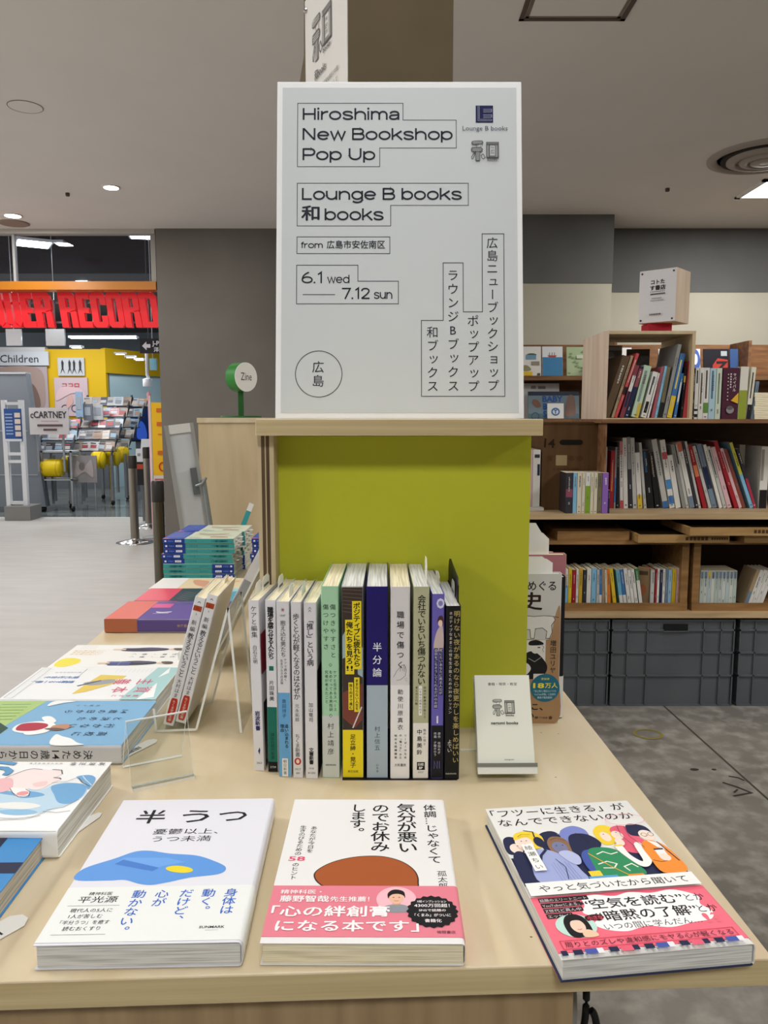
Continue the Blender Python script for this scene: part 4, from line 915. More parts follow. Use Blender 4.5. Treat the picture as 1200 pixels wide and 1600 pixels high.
L(-.4460, .580, .124, .190, .0235, 'white book with a blue haired face drawing, between two blue books', cover='#eff0f0', pages=PG_WHITE, art=a_l2, yaw=-.3)
def a_l3(p):
    k = .001; I = P('#22304a', .6); Wt = P('#eef0ef', .5)
    def pl(a): return [(x * k, y * k) for x, y in a]
    p.poly(pl([(0.2, 0.2), (123, 0.2), (123, 40), (0.2, 62)]), P('#a9c77c', .5)); p.poly(pl([(70, .2), (123.5, .2), (123.5, 52), (80, 55), (66, 40)]), P('#27493c', .5))
    for i in range(6): p.line(pl([(12 + i * 9, 15), (11 + i * 9, 48)]), .0010, P('#5e7c40', .5))
    p.blob(pl([(70, 62), (62, 80), (66, 96), (78, 104), (90, 98), (94, 78), (86, 62)]), Wt); p.blob(pl([(70, 64), (66, 78), (70, 92), (80, 94), (88, 84), (86, 66)]), P('#b02c42', .5))
    p.blob(pl([(52, 78), (48, 86), (62, 98), (68, 92)]), Wt); p.blob(pl([(92, 78), (99, 84), (94, 98), (84, 100)]), Wt)
    p.blob(pl([(74, 100), (70, 112), (76, 120), (84, 116), (86, 102)]), P('#b98a70', .5)); p.blob(pl([(83, 94), (88, 108), (84, 116), (80, 104)]), P('#6b5443', .5))
    p.blob(pl([(123.4, 118), (98, 112), (103, 122), (108, 132), (118, 142), (123.4, 150)]), Wt); p.blob(pl([(2, 72), (18, 70), (8, 84), (3, 96)]), Wt)
    p.vtext('高校に', .0960, .166, .0108, I, length=.040); p.vtext('行かない', .0750, .166, .0108, I, length=.052); p.vtext('と決めた', .0550, .168, .0100, I, length=.052); p.vtext('{14}歳の日から', .0340, .168, .0100, I, length=.074); p.vtext('北原ナリ', .0160, .130, .0046, I, length=.030)
def sp_l3(p):
    I = P('#22252c', .6)
    p.vtext('決めた{14}歳の日から', .0100, .160, .0100, I, length=.096, bold=.008); p.text('NANAI', .0100, .008, .0045, P('#7b4a78', .6), 'c', rot=-90)
L(-.4500, .7478, .1235, .188, .0205, 'sky blue book with a girl in a red dress, beside the empty acrylic stand', cover='#7fb0d4', spine='#c9cacd', pages=PG_WHITE, art=a_l3, sart=sp_l3)
def a_l4(p):
    k = .001; B = P('#3c72b8', .6); Pk = P('#d9597a', .6); G = P('#8a8d92', .6)
    def pl(a): return [(x * k, y * k) for x, y in a]
    p.poly(pl([(.3, 152), (118, 140), (118, 181.5), (.3, 181.5)]), P('#a8cfd0', .5)); p.poly(pl([(.3, 168), (40, 163), (22, 172)]), P('#f0f2f2', .5)); p.poly(pl([(118, 160), (60, 168), (110, 178)]), P('#f0f2f2', .5))
    p.poly(pl([(30, 88), (34, 122), (60, 118), (92, 92), (100, 78), (50, 84)]), P('#e3c85a', .5)); p.blob(pl([(60, 78), (48, 104), (52, 118), (62, 112), (70, 90)]), P('#9c9ea6', .5)); p.line(pl([(72, 74), (52, 96)]), .003, P('#3d3f48', .5)); p.ell(.050, .118, .004, .005, P('#e9e0d8', .5))
    p.vtext('資本', .0850, .172, .0210, Pk, length=.056, bold=-.004); p.vtext('主義', .0560, .166, .0210, Pk, length=.056, bold=-.004); p.vtext('脱がずに', .1060, .160, .0070, Pk, length=.034)
    for i, (q, y) in enumerate((('現代社会を', .064), ('理解する一冊！', .064))): p.vtext(q, .040 + .017 * i, y, .0088, B, length=.044 + .010 * i, bold=.01)
    p.vtext('見えるがわかる', .0210, .060, .0045, B, length=.034)
    for i in range(5): p.vtext('ーーーーーーーーー', .008 + i * .0028, .150, .0026, G, length=.05)
    for i in range(16): p.vtext('|||||||||', .010 + i * .0065, .020 - .0002 * i, .0022, G, length=.014)
    p.line(pl([(4, 4), (112, 4), (112, 14), (4, 14)]), .0004, G, True); p.line(pl([(6, 62), (40, 62)]), .0006, G)
L(-.4475, .8775, .117, .182, .0200, 'white book with pink title and teal corner, behind the blue book', cover='#eceeef', pages=PG_WHITE, art=a_l4)
def a_l5(p):
    k = .001; I = P('#2c2a35', .6); G = P('#6d6f78', .6)
    def pl(a): return [(x * k, y * k) for x, y in a]
    p.blob(pl([(70, 4), (62, 14), (68, 30), (84, 34), (100, 22), (96, 6)]), P('#eee04a', .5))
    for x, c in ((22, '#3a3550'), (84, '#2d3147')):
        p.blob(pl([(x - 4, 72), (x - 6, 92), (x - 9, 112), (x - 4, 136), (x + 4, 136), (x + 10, 110), (x + 8, 76)]), P(c, .5)); p.blob(pl([(x - 5, 100), (x - 8, 118), (x - 2, 134), (x + 2, 120)]), P('#554d63', .5)); p.ell(x * k, .148, .0045, .010, P('#e2c7b0', .5)); p.blob(pl([(x - 5, 144), (x - 5, 158), (x + 4, 160), (x + 5, 150)]), P('#5f5149', .5)); p.rect((x - 2) * k, .060, (x + 4) * k, .078, P('#e5cdb6', .5))
    p.rect(.079, .076, .095, .104, P('#44518a', .5)); p.rect(.0835, .076, .0845, .104, P('#8c97c0', .5)); p.rect(.079, .089, .095, .090, P('#8c97c0', .5))
    for i, x in enumerate((46, 58)): p.vtext('仕事・働く', x * k, .160, .0072, G, length=.07)
    for i in range(3): p.vtext('ことばを知る本', (30 + 8 * i) * k, .052, .0055, P('#e0b23a', .6), length=.045)
    for i in range(4): p.vtext('ーーーーーーー', (8 + 4 * i) * k, .034, .0026, G, length=.022)
L(-.4430, .998, .104, .182, .0185, 'white book with two standing figures and a yellow patch, before the bare strip of table', cover='#efefec', pages=PG_WHITE, art=a_l5)
def a_l6(p):
    p.rect(.0002, .0002, .1238, .053, P('#dd5a44', .35)); p.rect(.0002, .054, .048, .086, P('#e0468f', .35)); p.rect(.002, .053, .02, .187, P('#5a4a92', .35))
    p.blob([(.075, .070), (.078, .082), (.074, .096), (.082, .092), (.084, .076)], P('#e6e3ee', .4)); p.line([(.088, .068), (.088, .094)], .0012, P('#e6e3ee', .4))
def sp_l6(p):
    p.rect(.0002, .0002, .0218, .053, P('#b3694a', .4)); p.vtext('本を編む本', .0110, .145, .0055, P('#b9a45c', .5), length=.028)
L(-.4510, 1.2330, .124, .188, .0225, 'thick purple book with an orange red band, behind the bare strip of table', cover='#64539c', spine='#5b4b8a', pages=PG_WHITE, art=a_l6, sart=sp_l6)
def a_l7(p):
    def pl(a): return [(x * .001, y * .001) for x, y in a]
    p.rect(.0002, .0002, .1258, .188, P('#22343b', .3)); p.rect(.0002, .0002, .1258, .062, P('#e23a55', .3)); p.rect(.100, .0002, .1258, .062, P('#8d2b38', .3))
    p.poly(pl([(.3, 125), (40, 100), (72, 115), (90, 135), (126, 120), (125.7, 188), (.3, 188)]), P('#58a6bd', .3)); p.poly(pl([(60, 150), (100, 128), (125.7, 150), (125.7, 175)]), P('#1d2b33', .3))
    p.poly(pl([(.3, 150), (40, 150), (20, 178), (.3, 180)]), P('#a9d4dd', .3))
    for i in range(5): p.line(pl([(30 + 14 * i, 74), (46 + 14 * i, 98)]), .0012, P('#8ea0a2', .4))
L(-.4500, 1.3590, .126, .188, .0175, 'red, black and teal covered book between the purple book and the pale one', cover='#22343b', spine='#1b1c22', pages=PG_CREAM, art=a_l7)
def a_l8(p):
    p.rect(.0002, .0002, .105, .055, P('#eceae6', .5))
    for i in range(5): p.vtext('ーーーーーーーー', .02 + i * .016, .050, .0030, P('#8b8f96', .6), length=.046)
    p.blob([(.02, .07), (.03, .10), (.05, .11), (.045, .14), (.07, .13), (.08, .10), (.06, .08)], P('#d9a183', .5)); p.line([(.09, .10), (.07, .12), (.03, .165)], .0025, P('#cf6f45', .5)); p.line([(.10, .125), (.085, .16)], .0025, P('#cf8a60', .5))
L(-.4600, 1.5000, .105, .178, .0130, 'cream and orange covered paperback lying in front of the teal stack', cover='#e3d3ad', pages=PG_CREAM, art=a_l8)

# ------------------------------------------------------------------ two piles of teal pocket books
def a_top(p):
    p.rect(.0002, .0002, .1048, .047, P('#2446a8', .4)); p.poly([(.094, .0003), (.1047, .0003), (.1047, .016), (.098, .012)], P('#e26a9a', .4))
    for i in range(4): p.vtext('お金に追われない', .018 + i * .019, .043, .0075, P('#8fa6e0', .5), length=.036, bold=.02)
    p.blob([(.02, .06), (.03, .09), (.025, .12), (.04, .13), (.06, .10), (.05, .07)], P('#b8b59c', .5)); p.blob([(.07, .10), (.075, .13), (.09, .135), (.088, .10)], P('#b49a85', .5)); p.line([(.05, .06), (.045, .10), (.06, .14)], .0014, P('#9a7f6a', .5)); p.blob([(.08, .055), (.09, .08), (.10, .075), (.095, .055)], P('#a9bfae', .5))
    # short lines of title along the far side
def s_st(p):
    K = P('#0f3d45', .6); Wt = P('#e9ecf2', .5)
    p.rect(.0002, .0002, .0103, .047, P('#1f3f98', .4)); p.rect(.0030, .0265, .0074, .040, Wt); p.rect(.0034, .0040, .0072, .0080, Wt)
    for i in range(3): p.ell(.0052, .0300 + .0034 * i, .0010, .0008, P('#1f3f98', .4), 8)
    p.vtext('文庫版', .0052, .0235, .0036, P('#7f98d8', .5), length=.012); p.vtext('大原扁理の暮らし', .0052, .140, .0052, K, length=.036, bold=.01); p.vtext('はたらく', .0052, .074, .0036, K, length=.020)
ST = 'teal pocket books piled in three stacks'
first = None
def copy_tree(o, M, label=None, group=None):
    c = o.copy(); COL.objects.link(c); c.matrix_world = M
    if label: c['label'] = label
    if group: c['group'] = group
    for ch in o.children:
        d = ch.copy(); COL.objects.link(d); d.parent = c
        for g in ch.children:
            e = g.copy(); COL.objects.link(e); e.parent = d
    return c
ordn = ['topmost', 'second from the top', 'third from the top', 'fourth from the top', 'fifth from the top', 'sixth from the top', 'seventh from the top', 'lowest']
for pile in (0, 1, 2):
    for i in range(8):
        z = LY + .01105 * (7 - i); dx = [0, .001, .0012, -.004, -.0018, -.0005, -.001, 0][i] + (0, .004, .1895)[pile]
        y0 = 1.657 + (0, .109, .004)[pile] + [0, .002, .001, .0005, .002, 0, .001, .0005][i]
        flip = i >= 5
        w, h = .105, .152
        M = T(-.4735 + dx, y0, z) @ (basis((0, w, 0), (0, -1, 0), (1, 0, 0), (0, 0, 1)) if not flip else basis((h, w, .0110), (0, -1, 0), (-1, 0, 0), (0, 0, -1)))
        lab = ('teal pocket book with blue band, %s of the front left pile', 'teal pocket book, %s of the pile behind the front left pile', 'teal pocket book, %s of the pile half hidden by the plywood tower')[pile] % ordn[i]
        if first is None: first = book(M, w, h, .0105, lab, 'book', ST, cover='#cfd5bf', spine='#3d9c9f', pages=PG_WHITE, art=a_top, sart=s_st, slip=((.040, .055, .010, .006), (.070, .082, .007, .003)), rr=.1)
        else: copy_tree(first, M, lab)
# loose bits behind and beside the piles
mb = MB(); mb.box(-.006, 0, 0, .006, .0004, .052, P('#3a9ba0', .5)); mb.box(-.006, -.0001, .040, .006, .0005, .060, P('#e6e6e2', .5))
tag(mb.build('paper_bookmark', None, T(-.345, 1.90, .812) @ Matrix.Rotation(R(22), 4, 'Y')), 'teal and white paper strip sticking up behind the teal piles', 'bookmark')

# ------------------------------------------------------------------ acrylic easels, leaning pocket books
def strip(mb, prof, y0, y1, th=.0025, M=None):
    """a bent acrylic sheet: profile points in x-z, extruded along y, cut edges pale"""
    for a, b in zip(prof, prof[1:]):
        d = Vector((b[0] - a[0], b[1] - a[1])).normalized(); n = Vector((-d.y, d.x)) * th / 2
        q = [(a[0] - n.x, a[1] - n.y), (b[0] - n.x, b[1] - n.y), (b[0] + n.x, b[1] + n.y), (a[0] + n.x, a[1] + n.y)]
        mb.prism(q, y0, y1, ACRYLIC, M, 'y', cap=ACR_EDGE)
E1 = [(-.2520, .0290), (-.2500, .0035), (-.2060, .0055), (-.1680, .142), (-.1570, .0012)]
def easel(name, M, prof, y0, y1, label):
    r = empty(name, M, label, 'book easel', 'clear acrylic book easels on the table')
    mb = MB(); strip(mb, prof[:2], y0, y1); mb.build('front_lip', r)
    mb = MB(); strip(mb, prof[1:3], y0, y1); mb.build('ledge', r)
    mb = MB(); strip(mb, prof[2:4], y0, y1); mb.build('back_plate', r)
    mb = MB(); strip(mb, prof[3:5], y0, y1); mb.build('rear_leg', r)
easel('acrylic_easel', T(0, 0, TZ), E1, .826, .905, 'clear acrylic easel carrying the two leaning white pocket books')
def s_t(p):
    I = P('#1d1c20', .6); Rd = P('#b4321f', .5)
    p.line([(.0042, .1430), (.0060, .1445), (.0075, .1428)], .0006, I); p.rect(.0012, .1335, .0103, .1395, P('#a6421f', .5)); p.text('お', .0058, .1350, .0036, P('#6d210f', .5), 'c'); p.text('3', .0058, .1290, .0030, I, 'c')
    p.vtext('新編', .0058, .1240, .0060, I, length=.015); p.vtext('教えるということ', .0058, .1080, .0070, I, length=.051, bold=.008); p.vtext('大村はま', .0058, .0545, .0054, I, length=.022)
    p.blob([(.0022, .0055), (.0022, .0290), (.0058, .0315), (.0094, .0290), (.0094, .0055), (.0058, .0030)], Rd); p.vtext('ちくま学芸文庫', .0058, .0295, .0036, P('#e7d3c6', .5), length=.025)
al = R(15.4)
for i, x in enumerate((-.2440, -.2305)):
    s_, c_ = math.sin(al), math.cos(al)
    M = basis((x + .0116 * c_, .832 + .105, TZ + .0065 + .003 * i), (0, -1, 0), (s_, 0, c_), (-c_, 0, s_))
    book(M, .105, .149, .0116, ('white pocket book with red seal leaning on the acrylic easel, nearer the left hand books' if i == 0 else 'white pocket book with red seal leaning against the easel back plate'), 'book', 'leaning white pocket books on the easel', cover='#dcdcdd', spine='#dfdfe1', pages=PG_CREAM, sart=s_t, rr=.12, slip=((.02, .04, .006, .006),) if i else None)
# a second pair further back: easel with a grey book
E2 = [(-.2900, .0290), (-.2880, .0035), (-.2500, .0055), (-.1760, .150), (-.1600, .0012)]
easel('acrylic_easel', T(.012, 0, TZ), E2, 1.03, 1.12, 'clear acrylic easel with a grey book, behind the leaning white pocket books')
al2 = R(28)
def s_g(p): p.rect(.0003, .128, .0137, .187, P('#d8d8da', .5)); p.vtext('ーーーーー', .007, .10, .004, P('#8d8e92', .6), length=.04)
s_, c_ = math.sin(al2), math.cos(al2)
book(basis((-.2625 + .014 * c_ + .012, 1.045 + .115, TZ + .009), (0, -1, 0), (s_, 0, c_), (-c_, 0, s_)), .115, .188, .014, 'grey spined book with a white head, tilted on the farther acrylic easel', 'book', cover='#b4b5b8', spine='#9c9da1', pages=PG_WHITE, sart=s_g)
# the empty tent shaped easel near the front
tent = empty('acrylic_easel', T(-.2360, .6975, TZ, 27.5), 'empty clear acrylic easel on the table behind the blue puddle book', 'book easel', 'clear acrylic book easels on the table')
def sheet(a, b, w, name, rim):
    """a sheet between two edge lines a and b (points in y-z), running w along x"""
    mb = MB(); th = .0024
    d = Vector((b[0] - a[0], b[1] - a[1])).normalized(); n = Vector((-d.y, d.x)) * th / 2
    q = [(a[0] - n.x, a[1] - n.y), (b[0] - n.x, b[1] - n.y), (b[0] + n.x, b[1] + n.y), (a[0] + n.x, a[1] + n.y)]
    vs = [(0, p[0], p[1]) for p in q] + [(w, p[0], p[1]) for p in q]
    mb.add(vs, [(0, 1, 2, 3)[::-1], (4, 5, 6, 7), (3, 0, 4, 7), (1, 2, 6, 5)], ACR_EDGE)
    mb.add(vs, [(0, 1, 5, 4), (2, 3, 7, 6)], ACRYLIC)
    mb.build(name, tent)
sheet((.0020, .0012), (.020, .0585), .058, 'front_plate', 0)
sheet((.020, .0585), (.050, .0012), .058, 'rear_plate', 0)
sheet((-.006, .0012), (.002, .0012), .058, 'foot_lip', 0)

# ------------------------------------------------------------------ books filed in the niche on the right of the tower
def niche(x0, y, w, h, t, label, **k): return book(T(x0 + .0070, y, TZ + .0004) @ basis((0, 0, 0), (1, 0, 0), (0, 0, 1), (0, -1, 0)), w, h, t, label, 'book', 'books filed in the niche right of the tower', **k)
def a_hist(p):
    I = P('#2a1512', .6); K = P('#17161a', .6); Tn = P('#a98763', .5); Pp = P('#e2e0dc', .5)
    def pl(a): return [(x * .001, y * .001) for x, y in a]
    p.blob(pl([(0.3, 8), (.3, 92), (40, 97), (70, 98), (92, 98), (96.5, 110), (98, 122), (104.5, 134), (104.7, 60), (104.7, 2), (60, .4), (.5, .4)]), Tn)
    p.text('世界をめぐる', .0330, .1545, .0120, K, width=.066, bold=.015); p.text('歴史', .0340, .1335, .0215, I, width=.050, bold=.02)
    def g(a): return pl([(x + 13, y + 14) for x, y in a])
    q = g([(48, 96), (47, 106), (52, 111), (62, 110), (74, 111), (84, 110), (86, 106), (82, 100), (83, 92), (80, 85), (76, 85), (77, 93), (72, 97), (64, 96), (63, 85), (59, 85), (58, 95), (53, 95), (52, 86), (48, 86)])
    p.poly(q, Pp); p.line(q, .0006, K, True); p.line(g([(47, 106), (45, 112), (51, 112)]), .0006, K); p.line(g([(84, 110), (90, 109)]), .0006, K)
    p.rect(.062, .068, .089, .097, Pp)
    p.blob(pl([(62, 55), (63, 76), (72, 84), (82, 80), (91, 68), (89, 58), (78, 52)]), K); p.ell(.0775, .0880, .0052, .0066, Pp); p.blob(pl([(71, 91), (71, 95.5), (79, 97), (86, 94), (85, 91.5)]), K); p.line(pl([(80, 88.5), (83, 88.5)]), .0012, K); p.line(pl([(70, 76), (77, 72), (84, 77)]), .0008, P('#9a9996', .6))
    p.line(pl([(85, 91), (87, 89), (85.5, 86), (87, 83)]), .0004, K); p.blob(pl([(63, 60), (64, 69), (69, 70), (73, 64), (68, 57)]), Pp); p.line(pl([(67, 55), (71, 50), (68, 46)]), .0006, K); p.rect(.076, .050, .088, .058, Pp)
    p.vtext('増田ユリヤ', .0975, .0975, .0075, K, length=.039)
    p.ell(.0895, .0415, .0165, .0163, P('#1f6c86', .45), 40); Y = P('#e9e04a', .5)
    p.text('登録者', .0895, .0510, .0028, Y, 'c', width=.0095); p.text('18', .0760, .0415, .0080, Y, width=.0125, bold=.03); p.text('万人', .0895, .0420, .0066, Y, width=.0140, bold=.02)
    for i, q in enumerate(('「池上彰と増田ユリヤの', 'YouTube学園」に出演中', '著者が徹底解説！')): p.text(q, .0895, .0368 - .0038 * i, .0028, P('#cfe0e6', .5), 'c', width=(.025, .024, .017)[i])
    p.text('に、', .0715, .0160, .0095, K, width=.016, bold=.015); p.text('い。', .0690, .0060, .0080, K, width=.0130, bold=.012); p.text('ポプラ新書', .0800, .0055, .0026, P('#4a3322', .6), width=.013); p.ell(.0965, .0065, .0020, .0020, P('#5d4029', .5), 14)
niche(.0855, .8690, .1055, .1725, .0125, 'white and tan history book with a line drawn goat, right of the green panel', cover='#c9cac6', spine='#d9d9d4', pages=PG_WHITE, art=a_hist, slip=((.055, .092, .018, .003, 1), (.06, .096, .016, .006)), rr=.1)
niche(.0860, .8850, .1130, .166, .0140, 'black spined book with a white foot behind the history book', cover='#131318', spine='#131318', pages=PG_WHITE, band=dict(c='#d9d9d6', y0=.001, y1=.050))
niche(.0870, .9060, .1165, .188, .0150, 'dusty pink book behind the black spined one', cover='#b5757c', spine='#c9b9b6', pages=PG_CREAM, slip=((.060, .098, .024, .004, 1), (.055, .088, .036, .008), (.050, .094, .018, .010)), rr=.1)
for i in range(6): niche(.0880 - .001 * i, .925 + .0185 * i, .1060 - .004 * i, .186 + .006 * (i % 2), .0155, 'pale paperback in the niche, %s behind the dusty pink book' % ['first', 'second', 'third', 'fourth', 'fifth', 'sixth'][i], cover=['#d9d6cc', '#cfd3d6', '#e4e2dc'][i % 3], pages=PG_WHITE, slip=((.050, .080 - .004 * i, .022 + .006 * i, .004),))

# ------------------------------------------------------------------ plywood cabinet behind the table, round sign, glazed panel
cb = empty('plywood_cabinet', T(-.556, 2.36, 0), 'tall pale plywood cabinet behind the table, carrying the green round sign', 'cabinet')
MB().box(0, 0, .02, .46, .40, 1.060, MAPLE_V).build('body', cb)
MB().box(-.003, -.004, 1.060, .463, .404, 1.075, MAPLE).build('top_board', cb, bevel=.0008)
MB().box(.01, .02, 0, .45, .38, .02, P('#3a342c', .7)).build('plinth', cb)
sg = empty('round_sign', T(-.452, 2.50, 1.0755, 0), 'small green round sign on a post, white face lettered Zine', 'sign')
MB().lathe([(.0645, 0), (.0645, .004), (.062, .0055)], P('#1f5a22', .5), 40).build('base_disc', sg)
MB().box(-.0075, -.0065, .005, .0075, .0065, .09, P('#1f5a22', .5)).build('post', sg)
hm = Matrix.Translation((0, 0, .126)) @ Matrix.Rotation(R(51), 4, 'Z') @ Matrix.Rotation(R(90), 4, 'X')
mb = MB(); mb.lathe([(.0455, -.018), (.0455, .026)], P('#2a7d2c', .4), 44, hm); mb.build('drum', sg)
mb = MB(); mb.lathe([(.0452, .0262), (.0452, .0275)], P('#e7e7e5', .5), 44, hm)
pg = Page(mb, hm @ Matrix.Translation((0, 0, .0276)), 2e-4); pg.text('Zine', 0, -.010, .034, P('#3d4240', .6), 'c', width=.044); mb.build('face', sg)
dp = empty('framed_door_panel', T(-.488, 2.215, 0, 14) @ Matrix.Rotation(R(-6.8), 4, 'Y'), 'aluminium framed white panel with a latch standing beside the plywood cabinet', 'panel')
mb = MB(); mb.box(.010, 0, .03, .070, .006, 1.045, P('#c5c9ca', .35)); mb.build('panel_sheet', dp)
mb = MB(); mb.box(0, -.006, 0, .012, .014, 1.06, ALU); mb.box(.070, -.006, 0, .080, .014, 1.06, ALU); mb.box(.010, -.006, 1.035, .070, .014, 1.06, P('#d4d4d0', .3)); mb.box(.010, -.006, 0, .070, .014, .03, ALU); mb.build('frame', dp)
mb = MB(); mb.box(.052, -.014, .86, .070, -.006, .935, P('#6d7376', .35, .5, .6)); mb.tube([(.062, -.02, .885), (.080, -.03, .89), (.092, -.035, .905)], .004, P('#8b9194', .35, .5, .6)); mb.build('latch', dp)
mb = MB(); mb.tube([(.086, -.02, .02), (.084, -.018, .90)], .007, P('#8f9698', .35, .5, .7)); mb.build('rod', dp)
mb = MB(); mb.lathe([(.075, 0), (.075, .004), (.02, .008)], ALU, 28, T(.05, .004, 0)); mb.build('foot', dp)

# ------------------------------------------------------------------ the bookcase on the right
FY = 2.825
sh = empty('bookcase', T(0, 0, 0), 'long low wooden bookcase with pale shelf edges on grey crates, right of the table', 'bookcase')
SX0, SX1 = .36, 1.95
MB().box(SX0, FY, .3415, SX1, 3.42, .3630, SHELFWOOD).build('shelf_board', sh)
MB().box(SX0, FY, .7085, SX1, 3.30, .7285, SHELFWOOD).build('shelf_board', sh)
MB().box(.786, FY + .02, 1.0560, SX1, 3.30, 1.0700, RACKWOOD).build('shelf_board', sh)
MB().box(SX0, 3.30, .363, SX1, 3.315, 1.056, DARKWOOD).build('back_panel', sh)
MB().box(.8030, FY + .03, .7285, .808, 3.30, 1.056, RACKWOOD).build('divider', sh)
MB().box(SX0 - .02, FY, 0, SX0, 3.42, 1.06, SHELFWOOD).build('side_panel', sh)
# grey containers beneath
def crate(x, w, label):
    r = empty('storage_crate', T(x, FY + .012, 0), label, 'storage crate', 'grey plastic containers under the bookcase')
    h, d = .333, .34
    b = MB(); b.box(.006, .006, 0, w - .006, d - .006, h - .004, CRATEGREY); b.build('body', r)
    q = MB()
    for z in (.003, .118, .206, .292, .3285): q.box(0, 0, z - .0035, w, d, z + .0035, CRATEGREY)
    for fx in (.0, .125, .285, .745, .885, .9905): q.box(fx * w, 0, .004, fx * w + .0045, .006, h - .006, CRATEGREY)
    q.build('ribs', r)
    hd = MB(); hd.box(w * .42, -.0005, .289, w * .615, .006, .314, P('#101214', .7)); hd.box(w * .415, -.002, .286, w * .62, .003, .290, CRATEGREY); hd.build('handle_slot', r)
crate(.390, .448, 'grey plastic container under the shelf, partly behind the display table')
crate(.847, .4565, 'grey plastic container under the shelf with its handle slot in full view')
crate(1.322, .45, 'grey plastic container under the shelf, cut by the right edge of the photo')

# shelf books: one mesh each (skin, pages, printed spine)
TINTS = dict(white='#d9d8d3', cream='#d3cbb4', grey='#8c8c8a', pale='#b9bab6', black='#17171a', red='#9c1f2b', pink='#d3aeb4', blue='#3c6ea6', navy='#1d2748', yellow='#d8b92a', lime='#8fae2c', olive='#6f6850', purple='#8a62b4', orange='#d5792c', teal='#2f7f8c', sky='#7fb6d6', maroon='#471a30', brown='#5d4a36', beige='#a58f70', green='#3c7a4a', mint='#b6cdb4', dark='#33323a', crimson='#c24a50', slate='#6f8296')
def shelf_book(x, y, z, t, h, d, lean, tint, label, group, marks=(), page=PG_GREY, cat='book', yaw=0.0, front_art=None, name='book', under=False):
    """x = left foot of the spine; lean > 0 tips the head to the right"""
    mb = MB(); cm = P(TINTS.get(tint, tint), .5)
    mb.box(0, 0, 0, t, d, h, cm, mats=dict(t=page, b=page, k=page))
    pg = Page(mb, front(0, -.00008, 0), 1.5e-4)
    for q in marks:
        if len(q) == 3: pg.rect(t * .02, q[0] * h, t * .98, q[1] * h, P(TINTS.get(q[2], q[2]), .5))
        else: pg.rect(t * q[3], q[0] * h, t * q[4], q[1] * h, P(TINTS.get(q[2], q[2]), .5))
    if front_art: front_art(Page(mb, Matrix(((0, 0, -1, -.0002), (-1, 0, 0, d), (0, 1, 0, 0), (0, 0, 0, 1))), 1.5e-4))
    M = T(x, y, z, yaw) @ Matrix.Rotation(R(lean), 4, 'Y')
    if lean > 0: M = T(x, y, z + t * math.sin(R(lean)), yaw) @ Matrix.Rotation(R(lean), 4, 'Y')
    return tag(mb.build(name, None, M), label, cat, group)
def title(seed, tint):
    """small printed bars standing for type too small to read in the photo"""
    rr = random.Random(seed); dk = tint in ('black', 'navy', 'red', 'maroon', 'dark', 'green', 'blue', 'brown', 'purple', 'crimson')
    c = rr.choice(['#c9c6bd', '#b3b0a8', '#d8d4c8']) if dk else rr.choice(['#3f3f44', '#6a5a58', '#55606a', '#77777a'])
    out = []; y = .93 - rr.random() * .12; a = .34 + .08 * rr.random(); b = a + .18 + .16 * rr.random()
    for k in range(rr.randint(4, 11)):
        hh = .012 + rr.random() * .022; out.append((y - hh, y, c, a + .06 * rr.random(), b - .06 * rr.random())); y -= hh + .006 + .010 * rr.random()
    if rr.random() < .6:
        y = .18 + .25 * rr.random()
        for k in range(rr.randint(2, 4)): out.append((y - .014, y, c, .38, .60)); y -= .022
    if rr.random() < .5: out.append((.04, .055, c, .3, .7))
    return out
def px(x, Y): return (x - 600) / 1225 * Y * .993
OR = ['first', 'second', 'third', 'fourth', 'fifth', 'sixth', 'seventh', 'eighth', 'ninth', 'tenth', 'eleventh', 'twelfth', 'thirteenth', 'fourteenth', 'fifteenth', 'sixteenth', 'seventeenth', 'eighteenth', 'nineteenth', 'twentieth', 'twenty-first', 'twenty-second', 'twenty-third', 'twenty-fourth', 'twenty-fifth', 'twenty-sixth', 'twenty-seventh', 'twenty-eighth', 'twenty-ninth', 'thirtieth', 'thirty-first', 'thirty-second', 'thirty-third', 'thirty-fourth', 'thirty-fifth', 'thirty-sixth']
